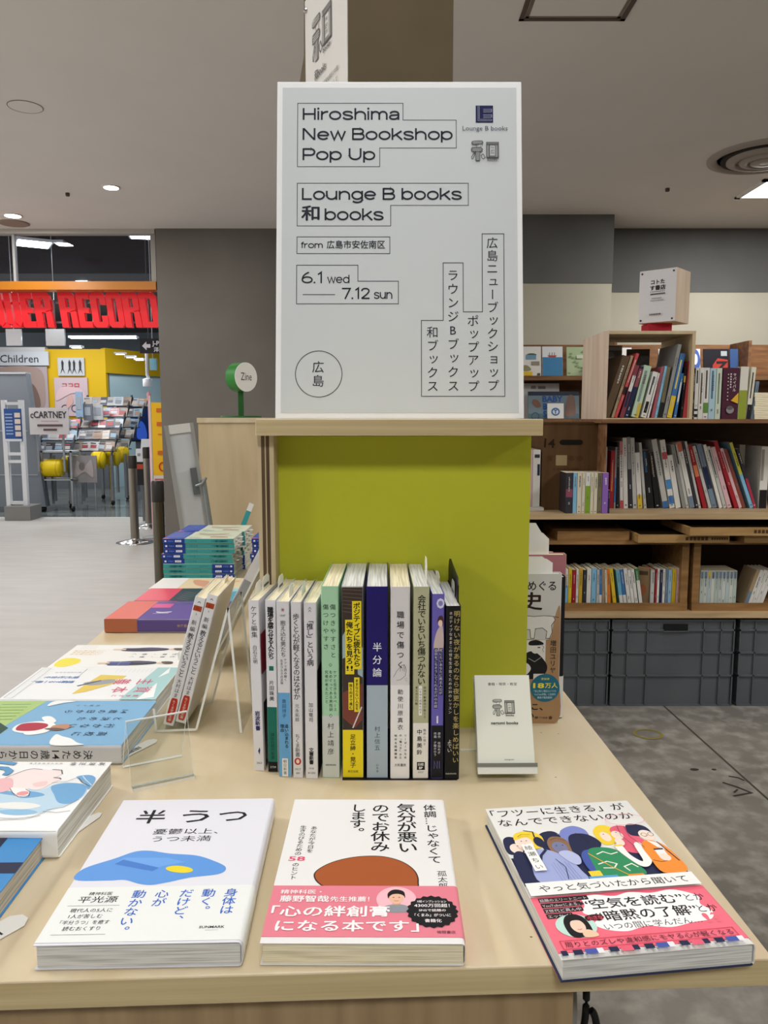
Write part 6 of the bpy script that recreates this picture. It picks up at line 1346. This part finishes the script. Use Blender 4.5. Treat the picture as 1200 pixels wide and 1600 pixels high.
# red letters over the entrance: each letter its own thing
RLT = P('#d8121e', .4, .4, emit=.22)
def _rr(x0, x1, y0, y1, r=.16):      # rounded block outline, clockwise from the lower left
    o = []
    for cx, cy, a in ((x0 + r, y0 + r, 180), (x1 - r, y0 + r, 270), (x1 - r, y1 - r, 0), (x0 + r, y1 - r, 90)): o += [(cx + r * math.cos(R(a + k * 30)), cy + r * 1.0 * math.sin(R(a + k * 30))) for k in range(4)]
    return o
LW = .40                              # stem width as a share of the letter's width
BLK = {'O': [[(0, .08), (0, .92), (.12, 1), (.88, 1), (1, .92), (1, .08), (.88, 0), (.12, 0)]], 'D': [[(0, 0), (0, 1), (.82, 1), (1, .90), (1, .10), (.82, 0)]]}
def red_letter(mb, ch, w, h, sh):
    def blk(pts):
        mb.prism([(x * w - y * sh, y * h) for x, y in pts], 0, .045, RLT, None, 'y')
    if ch in 'OD':       # ring in four blocks round a narrow slot
        o = BLK[ch][0]; a, b, c, d = .37, .63, .16, .84
        if ch == 'O': blk([(0, .08), (0, .92), (.12, 1), (a, 1), (a, 0), (.12, 0)])
        else: blk([(0, 0), (0, 1), (a, 1), (a, 0)])
        blk([(b, 0), (b, 1), (.84, 1), (1, .91), (1, .09), (.84, 0)]); blk([(a, 0), (a, c), (b, c), (b, 0)]); blk([(a, d), (a, 1), (b, 1), (b, d)])
    elif ch == 'E':
        blk([(0, 0), (0, 1), (.46, 1), (.46, 0)])
        for y0, y1, x in ((0, .17, 1.0), (.42, .57, .86), (.83, 1, .98)): blk([(.46, y0), (.46, y1), (x, y1), (x, y0)])
    elif ch == 'R':
        blk([(0, 0), (0, 1), (.40, 1), (.40, 0)]); blk([(.40, .84), (.40, 1), (.62, 1), (.62, .84)]); blk([(.40, .44), (.40, .58), (.62, .58), (.62, .44)])
        blk([(.62, .44), (.62, 1), (.84, 1), (.98, .92), (.98, .54), (.86, .47)]); blk([(.62, 0), (.62, .46), (.86, .50), (.97, .42), (1.0, 0)])
    elif ch == 'C':
        blk([(0, .10), (0, .90), (.14, 1), (.42, 1), (.42, 0), (.14, 0)]); blk([(.42, .84), (.42, 1), (.62, 1), (.62, .84)]); blk([(.42, 0), (.42, .16), (.62, .16), (.62, 0)])
        blk([(.62, .66), (.62, 1), (.86, 1), (1, .90), (1, .66)]); blk([(.62, 0), (.62, .34), (1, .34), (1, .10), (.86, 0)])
    elif ch == 'W':
        blk([(0, .14), (0, 1), (.27, 1), (.27, .10), (.10, 0)]); blk([(.36, .10), (.36, 1), (.63, 1), (.63, .10)]); blk([(.72, .10), (.72, 1), (1, 1), (1, .14), (.90, 0)])
        blk([(.08, 0), (.27, .14), (.36, .14), (.50, 0)]); blk([(.50, 0), (.63, .14), (.72, .14), (.92, 0)])
zb = at_y(124, 512, 6.64)[1]; zt = at_y(124, 458, 6.64)[1]
for i, (ch, a, b) in enumerate((('D', 224, 251), ('R', 197.5, 223), ('O', 172.5, 196.5), ('C', 147.5, 171.5), ('E', 126.5, 146.5), ('R', 98.5, 124.5), ('R', 59.5, 86), ('E', 38.5, 58.5), ('W', 1, 37), ('O', -27, -.5))):
    xa, xb = at_y(a, 485, 6.64)[0], at_y(b, 485, 6.64)[0]
    r = empty('sign_letter', T(xa, 6.615, zb), 'red sign letter %s over the music shop entrance, %s counted from the wall corner' % (ch, OR[i]), 'sign letter', 'red letters over the music shop entrance')
    mb = MB(); red_letter(mb, ch, xb - xa, zt - zb, .035); mb.build('letter_face', r)
    mb = MB()
    for q in (.12, .88): mb.box((xb - xa) * q * .8 + .01, .045, .05, (xb - xa) * q * .8 + .02, .075, zt - zb - .05, P('#b9b9bc', .3))
    mb.build('letter_back', r)
MB_ = MB().box(-4.2, 6.69, 1.86, -1.84, 6.705, 1.875, P('#77787c', .4, .4, .5)).build('letter_rail'); structure(MB_); MB_.name = 'trim_5'
o = MB().box(-4.2, 6.69, 2.02, -1.84, 6.705, 2.035, P('#77787c', .4, .4, .5)).build('trim_6'); structure(o)
# lamps in the music shop
LE = P('#f6f9ff', .4, emit=9)
def shop_panel(px_, py_, Y, w, d, label, rot=0):
    X, Z = at_y(px_, py_, Y)
    r = empty('shop_ceiling_lamp', T(X, Y, Z, rot), label, 'ceiling light', 'bright lamps in the music shop')
    MB().box(-w / 2, -d / 2, .004, w / 2, d / 2, .03, P('#cfd2d6', .4)).build('housing', r); MB().box(-w / 2 + .02, -d / 2 + .02, 0, w / 2 - .02, d / 2 - .02, .006, LE).build('diffuser', r)
shop_panel(52, 382, 8.0, .34, .34, 'square lamp in the dark ceiling behind the transom, left of centre', 30)
shop_panel(226, 371, 7.7, .30, .20, 'lamp at the upper right corner behind the transom glass', 10)
shop_panel(170, 440, 9.6, .30, .30, 'square lamp low in the transom behind the orange beam', 25)
shop_panel(-2, 413, 8.8, .30, .3, 'square lamp behind the transom at the left edge of the photo', 20)
shop_panel(94, 381, 8.3, .10, .10, 'small round looking lamp beside the square one behind the transom', 0)
shop_panel(162, 529, 9.4, .80, .10, 'long white tube lamp hanging inside the music shop')
for i, (a, b, Y) in enumerate(((120, 544, 9.6), (188, 554, 10.6), (204, 559, 11.2), (218, 563, 11.8))):
    shop_panel(a, b, Y, .14, .10, 'small round lamp in the music shop ceiling, %s from the left' % OR[i])
for i, (a, b) in enumerate(((10, 32), (72, 100))):
    X0, Z0 = at_y(a, 540, 8.3); X1, Z1 = at_y(b, 514, 8.3)
    mp = empty('metal_panel', T(X0, 8.3, Z0), ('brushed metal panel under the red letters at the left edge', 'brushed metal panel under the red letters, next to the tube lamp')[i], 'panel', 'metal panels under the sign letters')
    MB().box(0, 0, 0, X1 - X0, .03, Z1 - Z0, P('#c7c9cc', .25, .5, .8)).build('sheet', mp)
    mb = MB(); mb.tube([((X1 - X0) / 2, .015, Z1 - Z0), ((X1 - X0) / 2, .015, 3.5 - Z0)], .004, ALU); mb.build('hanger', mp)
# direction sign
X0, Z0 = at_y(219, 552, 7.4); X1, Z1 = at_y(262, 529, 7.4)
ds = empty('direction_sign', T(X0, 7.4, Z0), 'dark hanging direction sign with a white left arrow', 'sign')
w, h = X1 - X0, Z1 - Z0
MB().box(0, 0, 0, w, .02, h, P('#26282c', .4)).build('board', ds)
mb = MB(); pg = Page(mb, front(0, -.002, 0), 1e-3); Wt = P('#eceef2', .5)
pg.poly([(w * .08, h * .5), (w * .24, h * .8), (w * .24, h * .62), (w * .38, h * .62), (w * .38, h * .38), (w * .24, h * .38), (w * .24, h * .2)], Wt); pg.text('J-POP', w * .44, h * .54, h * .42, Wt, bold=.03); pg.text('洋楽', w * .50, h * .12, h * .36, Wt, bold=.03); mb.build('lettering', ds)
mb = MB(); mb.tube([(w * .3, .01, h), (w * .3, .01, 3.5 - Z0)], .004, P('#55565a', .4)); mb.build('hanger', ds)
# blue notice hanging by the wall corner
X0, Z0 = at_y(234, 578, 7.6); X1, Z1 = at_y(244, 560, 7.6)
bn = empty('hanging_notice', T(X0, 7.6, Z0, 0), 'small pale blue notice hanging near the wall corner', 'notice')
MB().box(0, 0, 0, X1 - X0, .03, Z1 - Z0, P('#8fd0e4', .4)).build('board', bn); mb = MB(); mb.tube([(.03, .01, Z1 - Z0), (.03, .01, 3.5 - Z0)], .004, ALU); mb.build('hanger', bn)
mb = MB(); Xc, Zc = at_y(230, 585, 8.6); mb.tube([(0, 0, .22), (0, 0, 0), (.03, -.03, -.06)], .018, P('#d5d7da', .4)); mb.lathe([(.05, -.13), (.05, -.05), (.02, -.04)], P('#d5d7da', .4), 14); 
tag(mb.build('ceiling_camera', None, T(Xc, 8.6, Zc)), 'white ceiling camera hanging beside the pale blue notice', 'camera')
# posters on the yellow wall and the banner
def wall_poster(a, b, c, d, Y, col, label, draw=None, name='poster'):
    X0, Z0 = at_y(a, d, Y); X1, Z1 = at_y(c, b, Y)
    mb = MB(); mb.box(0, 0, 0, X1 - X0, .02, Z1 - Z0, P(col, .5))
    if draw: draw(Page(mb, front(0, -.002, 0), 1.5e-3), X1 - X0, Z1 - Z0)
    tag(mb.build(name, None, T(X0, Y, Z0)), label, 'poster', 'posters inside the music shop')
def p1(p, w, h):
    for x in (.18, .45, .62, .85):
        p.poly([(w * (x - .09), h * .08), (w * (x - .03), h * .4), (w * (x - .04), h * .75), (w * x, h * .9), (w * (x + .05), h * .72), (w * (x + .03), h * .4), (w * (x + .09), h * .08), (w * x, h * .35)], P('#2b2d31', .5))
def p2(p, w, h):
    p.text('ココロ', w * .5, h * .76, h * .13, P('#d0443e', .5), 'c', width=w * .5, bold=.03); p.ring(w * .3, h * .2, w * .1, w * .1, .012, P('#3c3f46', .5), 20); p.ring(w * .6, h * .2, w * .1, w * .1, .012, P('#3c3f46', .5), 20); p.blob([(w * .35, h * .2), (w * .4, h * .5), (w * .5, h * .55), (w * .55, h * .35)], P('#c9a09a', .5)); p.blob([(w * .05, h * .4), (w * .2, h * .75), (w * .85, h * .68), (w * .95, h * .3), (w * .6, h * .6)], P('#cdb0b4', .5))
wall_poster(91, 559, 131, 587, 11.97, '#b9bbbd', 'black and white poster of four walking figures on the yellow wall', p1)
wall_poster(87, 590, 136, 650, 11.97, '#bfaab0', 'pinkish bicycle poster below the four figures poster on the yellow wall', p2)
def p3(p, w, h):
    p.blob([(w * .5, h * .02), (w * .55, h * .5), (w * .45, h * .95), (w * .9, h * .97), (w * .97, h * .5), (w * .9, h * .05)], P('#9a857d', .5)); p.blob([(w * .62, h * .05), (w * .7, h * .4), (w * .66, h * .7), (w * .85, h * .6), (w * .9, h * .1)], P('#6d5750', .5)); p.rect(w * .42, 0, w, h * .06, P('#55504c', .5))
wall_poster(-60, 573, 73, 646, 11.95, '#a6979c', 'large greyish portrait banner on the wall at the left', p3, 'banner')
mb = MB(); X0, Z0 = at_y(-40, 571, 11.94); X1, Z1 = at_y(75, 549, 11.94)
mb.box(0, 0, 0, X1 - X0, .03, Z1 - Z0, P('#bfc3c9', .5)); pg = Page(mb, front(0, -.003, 0), 1e-3); pg.text("Mr.Children", X1 - X0 - .95, .045, .16, P('#2c2d31', .5), width=.80, bold=.0)
tag(mb.build('name_board', None, T(X0, 11.94, Z0)), 'pale board with dark handwritten style lettering above the grey banner', 'sign')
# television
X0, Z0 = at_y(205, 690, 11.5); X1, Z1 = at_y(236, 636, 11.5)
tv = empty('television', T(X0, 11.5, Z0), 'dark screen with a blue picture at the right of the music shop', 'television')
w, h = X1 - X0, Z1 - Z0
MB().box(0, 0, 0, w, .06, h, P('#101218', .3)).build('housing', tv); mb = MB(); mb.box(.02, -.004, .02, w - .02, 0, h - .02, P('#0d1a3c', .2, emit=.6)); pg = Page(mb, front(0, -.006, 0), 1e-3); pg.blob([(w * .3, h * .1), (w * .35, h * .5), (w * .5, h * .6), (w * .7, h * .45), (w * .75, h * .1)], P('#2a4aa0', .3, emit=.5)); mb.build('screen', tv)
mb = MB(); mb.box(w * .2, .01, -Z0, w * .8, .05, 0, P('#4e535a', .5)); mb.build('stand', tv)
# grey slanted partition on castors and the security gate
pt = empty('slanted_partition', T(0, 8.95, 0), 'grey slant sided partition panel on castors at the left of the music shop', 'partition')
xa, _ = at_y(72, 800, 8.95); za = at_y(40, 583, 8.95)[1]
mb = MB(); mb.prism([(-5.2, .06), (xa, .06), (at_y(40, 583, 8.95)[0], za), (-5.2, za)], 0, .12, P('#6f747b', .5), axis='y'); mb.build('panel', pt)
mb = MB(); mb.box(-5.2, -.004, .92, xa - .16, 0, .935, P('#8d9298', .4)); mb.box(-5.2, -.004, .42, xa - .07, 0, .435, P('#8d9298', .4)); mb.box(-5.2, -.01, za - .01, at_y(40, 583, 8.95)[0], .13, za + .01, P('#a9adb2', .4)); mb.build('rails', pt)
for q in (-5.0, xa - .20, xa - .02): MB().lathe([(.03, -.015), (.03, .015)], BLACK, 14, Matrix.Translation((q - .03, .03, .03)) @ Matrix.Rotation(R(90), 4, 'Y')).build('castor', pt)
GX, GY = -4.02, 8.30
gt = empty('security_gate', T(GX, GY, 0), 'white framed security gate with a blue notice at the shop entrance', 'security gate')
gh = 1.26; gw = .225
mb = MB(); WH = P('#d3d5d8', .4)
for q in (0, gw - .045): mb.box(q, 0, .03, q + .045, .05, gh, WH)
for z in (.16, .60, .68, gh - .05): mb.box(.045, .005, z, gw - .045, .045, z + .03, WH)
mb.build('frame', gt); MB().box(.03, -.12, 0, .30, .16, .15, P('#7b7a78', .5)).build('base_box', gt)
mb = MB(); mb.box(.03, -.006, .83, gw - .015, 0, 1.17, P('#2f5596', .5)); pg = Page(mb, front(0, -.009, 0), 1e-3)
for i in range(7): pg.rect(.045, .90 + i * .034, .12, .915 + i * .034, P('#8fa6cf', .5))
for i in range(4): pg.rect(.145, .88 + i * .066, .205, .93 + i * .066, P('#d8c9c0', .5))
pg.rect(.03, .83, gw - .015, .855, P('#cfd5de', .5)); mb.build('notice', gt)

# sign board on a cart
X0, Z0 = at_y(47, 679, 8.90); X1, Z1 = at_y(106, 637, 8.90)
mb = MB(); w, h = X1 - X0, Z1 - Z0
mb.box(0, 0, 0, w, .015, h, P('#c4bfbf', .5)); pg = Page(mb, front(0, -.002, 0), 1e-3); I = P('#3a3436', .6)
pg.text('cCARTNEY', .015, h * .62, .105, I, width=w * .93, bold=.02); pg.line([(w * .3, h * .5), (w * .75, h * .5)], .006, P('#b06a68', .5)); pg.rect(w * .2, h * .30, w * .85, h * .38, P('#5b4646', .5)); pg.rect(w * .35, h * .14, w * .7, h * .22, P('#5b4646', .5))
for q in (.06, w - .09): mb.box(q, .02, -.42, q + .02, .04, 0, P('#85888c', .4))
tag(mb.build('sign_board', None, T(X0, 8.90, Z0)), 'pale lettered board on posts above the discs, right of the slanted partition', 'sign')

# stepped racks with discs, on wheeled carts with yellow drums
rr = random.Random(11)
DISC = ['#c9c6c2', '#6f6a66', '#a8b0bb', '#b55a5e', '#d5d4d6', '#5b6270', '#c3b3a4', '#8b8f96', '#e0dfe0', '#4a4a50', '#9db7c9', '#a98f7d']
def disc_rack(x, y, w, tiers, cols, label, dl, grp, yaw=0.0, base=.62):
    r = empty('stepped_rack', T(x, y, 0, yaw), label, 'display rack', 'stepped disc racks in the music shop')
    for q in (0, w - .02):
        fr = MB(); fr.prism([(0, base), (.0, base + .05), (.13 * tiers, base + .14 * tiers + .05), (.13 * tiers + .03, base + .14 * tiers)], q, q + .02, P('#45484d', .5), axis='x'); fr.build('side_rail', r)
    st_ = MB()
    for k in range(tiers): st_.box(0, .13 * k, base + .04 + .14 * k, w, .13 * k + .13, base + .052 + .14 * k, P('#3d4045', .5))
    st_.build('steps', r)
    for q in (.02, w - .05):
        for yy in (.03, .42): MB().box(q, yy, .05, q + .03, yy + .03, base, P('#8e9195', .4, .4, .5)).build('leg', r)
    for q in (.035, w - .035): MB().lathe([(.03, -.012), (.03, .012)], BLACK, 12, Matrix.Translation((q, .04, .03)) @ Matrix.Rotation(R(90), 4, 'Y')).build('castor', r)
    n = 0
    for k in range(tiers):
        for c in range(cols):
            pw = w / cols; col = DISC[rr.randrange(len(DISC))]; col2 = DISC[rr.randrange(len(DISC))]
            b = MB(); b.box(-.062, 0, 0, .062, .008, .118, P(col, .25, .5)); g = Page(b, front(0, -.001, 0), 6e-4)
            g.rect(-.045, .02 + .02 * rr.random(), .02 + .03 * rr.random(), .075, P(col2, .3)); g.rect(-.05, .088, .045 * rr.random(), .10, P(DISC[rr.randrange(len(DISC))], .3))
            M = r.matrix_world @ Matrix.Translation((pw * (c + .5) + .012 * (rr.random() - .5), .13 * k + .03, base + .053 + .14 * k)) @ Matrix.Rotation(R(-24 + 5 * rr.random()), 4, 'X') @ Matrix.Rotation(R(8 * (rr.random() - .5)), 4, 'Y')
            tag(b.build('compact_disc_case', None, M), dl % OR[k], 'disc case', grp)
            n += 1
    return r
def drum(x, y, z, w, label, yaw=0.0):
    mb = MB(); mb.lathe([(.02, -w / 2), (.095, -w / 2 + .01), (.105, -w / 2 + .04), (.105, w / 2 - .04), (.095, w / 2 - .01), (.02, w / 2)], P('#e3c410', .35), 24, Matrix.Rotation(R(90), 4, 'Y'))
    for q in (-w * .3, w * .3): mb.lathe([(.107, q - .006), (.107, q + .006)], P('#c7a90a', .4), 24, Matrix.Rotation(R(90), 4, 'Y'))
    tag(mb.build('yellow_drum', None, T(x, y, z, yaw)), label, 'drum', 'yellow drums under the disc racks')
bpy.context.view_layer.update()
def fx(p, y): return at_y(p, 700, y)[0]
disc_rack(fx(54, 9.25), 9.25, .42, 3, 4, 'low stepped rack of discs under the lettered board', 'disc case under the lettered board, %s step from below', 'discs on the rack under the lettered board')
disc_rack(fx(100, 9.7), 9.7, .62, 5, 6, 'tall dark stepped rack full of discs in the middle of the music shop', 'disc case on the middle stepped rack, %s step from below', 'discs on the middle stepped rack', -6)
disc_rack(fx(152, 10.4), 10.4, .42, 5, 4, 'stepped rack of discs before the pale blue doorway', 'disc case on the rack by the pale blue doorway, %s step from below', 'discs on the rack by the doorway', -10)
drum(fx(80, 9.05), 9.05, .50, .26, 'yellow drum on the nearest cart beside the slanted partition')
drum(fx(112, 9.5), 9.5, .52, .22, 'yellow drum behind the grey framed picture')
drum(fx(157, 9.7), 9.62, .56, .16, 'yellow drum right of the grey framed picture')
drum(fx(176, 9.9), 9.9, .58, .16, 'yellow drum in the middle of the far three')
drum(fx(191, 10.2), 10.2, .60, .14, 'yellow drum nearest the pale blue doorway')
ck = empty('wheeled_cart', T(fx(64, 9.0), 8.98, 0), 'grey metal cart frame with a yellow drum beside the slanted partition', 'cart')
mb = MB()
for q in (0, .33):
    for yy in (0, .25): mb.box(q, yy, .06, q + .022, yy + .022, .70, P('#a4a8ac', .35, .5, .7))
mb.box(0, 0, .68, .352, .272, .70, P('#b5b9bd', .35)); mb.box(0, 0, .36, .352, .272, .375, P('#a4a8ac', .35, .5, .7)); mb.build('frame', ck)
for q in (.01, .34): MB().lathe([(.032, -.012), (.032, .012)], BLACK, 12, Matrix.Translation((q, .01, .032)) @ Matrix.Rotation(R(90), 4, 'Y')).build('castor', ck)
mb = MB(); X0, Z0 = at_y(114, 754, 9.15); X1, Z1 = at_y(150, 712, 9.15)
mb.box(0, 0, 0, X1 - X0, .02, Z1 - Z0, P('#8d8888', .5)); pg = Page(mb, front(0, -.002, 0), 1e-3); w, h = X1 - X0, Z1 - Z0
pg.blob([(w * .1, h * .2), (w * .2, h * .8), (w * .5, h * .6), (w * .8, h * .85), (w * .85, h * .2), (w * .5, h * .4)], P('#a79d9c', .5)); pg.ell(w * .4, h * .6, w * .12, h * .15, P('#756e6e', .5))
mb.box(.02, .006, -Z0, .035, .02, 0, P('#85888c', .4)); mb.box(w - .035, .006, -Z0, w - .02, .02, 0, P('#85888c', .4))
tag(mb.build('framed_picture', None, T(X0, 9.15, Z0)), 'grey faded picture board standing before the yellow drums', 'picture')
# leaning placards above the racks
for i, (a, b, c, d, col, Y, lab) in enumerate(((119, 612, 128, 652, '#8fa9c4', 9.85, 'pale blue upright placard above the middle disc rack'), (131, 631, 144, 657, '#6b6f78', 9.9, 'grey placard above the middle disc rack'), (146, 632, 160, 656, '#b9bcc0', 9.95, 'pale placard above the middle disc rack, next to the grey one'), (168, 633, 177, 655, '#7d838c', 10.6, 'small grey placard in front of the pale blue doorway'))):
    wall_poster(a, b, c, d, Y, col, lab, lambda p, w, h: p.rect(w * .15, h * .3, w * .8, h * .8, P('#9aa0a8', .5)), 'placard')
# leaflet stand, banner
X0, _ = at_y(205, 700, 7.9); X1, _ = at_y(238, 700, 7.9)
ls = empty('leaflet_stand', T(X0, 7.9, 0), 'dark leaflet stand with white papers beside the yellow banner', 'leaflet stand')
w = X1 - X0; z0 = at_y(205, 758, 7.9)[1]; z1 = at_y(205, 722, 7.9)[1]
mb = MB(); mb.box(0, 0, z0, w, .3, z1, P('#17181b', .5)); mb.box(0, -.003, z1 - .07, w, 0, z1 - .02, P('#b5452f', .5)); mb.build('tray', ls)
for q in (.01, w - .03):
    for yy in (.02, .26): MB().box(q, yy, 0, q + .02, yy + .02, z0, P('#6d7074', .4, .4, .5)).build('leg', ls)
for i, (q, zz, yy) in enumerate(((.02, .0, .04), (.115, .0, .05), (.03, .0, .16), (.12, .0, .17))):
    mb = MB(); mb.box(0, 0, 0, .085, .004, .14 if i < 2 else .24, P('#dadcde', .5)); pg = Page(mb, front(0, -.001, 0), 1e-3); pg.rect(.02, .06, .05, .09, P('#8b8f94', .5))
    tag(mb.build('leaflet', None, T(X0 + q, 7.9 + yy, z1 + zz) @ Matrix.Rotation(R(-20), 4, 'X')), 'white leaflet on the dark stand, %s' % ['front left', 'front right', 'rear left', 'rear right'][i], 'leaflet', 'leaflets on the dark stand')
X0, Z0 = at_y(240.5, 754, 7.0); X1, Z1 = at_y(262, 629, 7.0)
bn = empty('upright_banner', T(X0, 7.0, Z0), 'yellow upright banner with red lettering behind the wall corner', 'banner')
w, h = X1 - X0, Z1 - Z0
mb = MB(); mb.box(0, 0, 0, w, .01, h, P('#e8b41a', .5)); pg = Page(mb, front(0, -.001, 0), 1e-3); Rd = P('#c4321f', .5)
pg.rect(0, 0, w, h * .09, P('#d9d3cf', .5)); pg.rect(.01, h * .015, w - .01, h * .05, P('#c4635a', .5))
for v in (.93, .76, .40): pg.rect(w * .3, h * (v - .05), w * .62, h * v, P('#c8661f', .5))
pg.rect(w * .35, h * .60, w * .6, h * .612, P('#c8661f', .5)); pg.ring(w * .58, h * .20, w * .2, w * .25, .012, Rd, 20); mb.build('cloth', bn)
mb = MB(); mb.tube([(-.012, .012, -Z0 + .01), (-.012, .012, h + .06)], .011, P('#c9c7c4', .4)); mb.build('pole', bn)
MB().lathe([(.11, 0), (.11, .008), (.03, .015)], P('#8b8d90', .4), 24, T(-.012, .012, -Z0)).build('foot', bn)
tag(MB().lathe([(.012, -1.22), (.012, 0), (.012, 0), (.018, .02), (.02, .07), (.006, .09)], P('#e8a7ae', .5), 16, T(*[at_y(233, 627, 7.35)[0], 7.35, at_y(233, 627, 7.35)[1]])).build('tipped_post'), 'thin pink tipped post beside the yellow banner', 'post')

# queue posts
def post(x, y, h, rad, label, base=True, mat=STEEL):
    r = empty('queue_post', T(x, y, 0), label, 'queue post', 'metal queue posts by the shop entrance')
    MB().lathe([(rad, .012), (rad, h - .11)], mat, 24).build('pole', r)
    MB().lathe([(rad * 1.06, h - .11), (rad * 1.06, h - .01), (rad * .9, h)], P('#2a2623', .4), 24).build('head', r)
    MB().lathe([(.16, 0), (.16, .006), (.12, .016), (.04, .03), (rad, .04)], SILVER, 36).build('base', r)
post(-2.157, 6.72, .755, .036, 'brown metal queue post with a shiny round base, standing alone on the pale floor')
post(-2.33, 7.70, .79, .034, 'metal queue post behind the others beside the yellow banner')
post(-1.165, 4.02, .755, .030, 'dark shiny queue post nearest the camera, left of the grey wall corner', mat=P('#6b675c', .2, .5, 1.0))
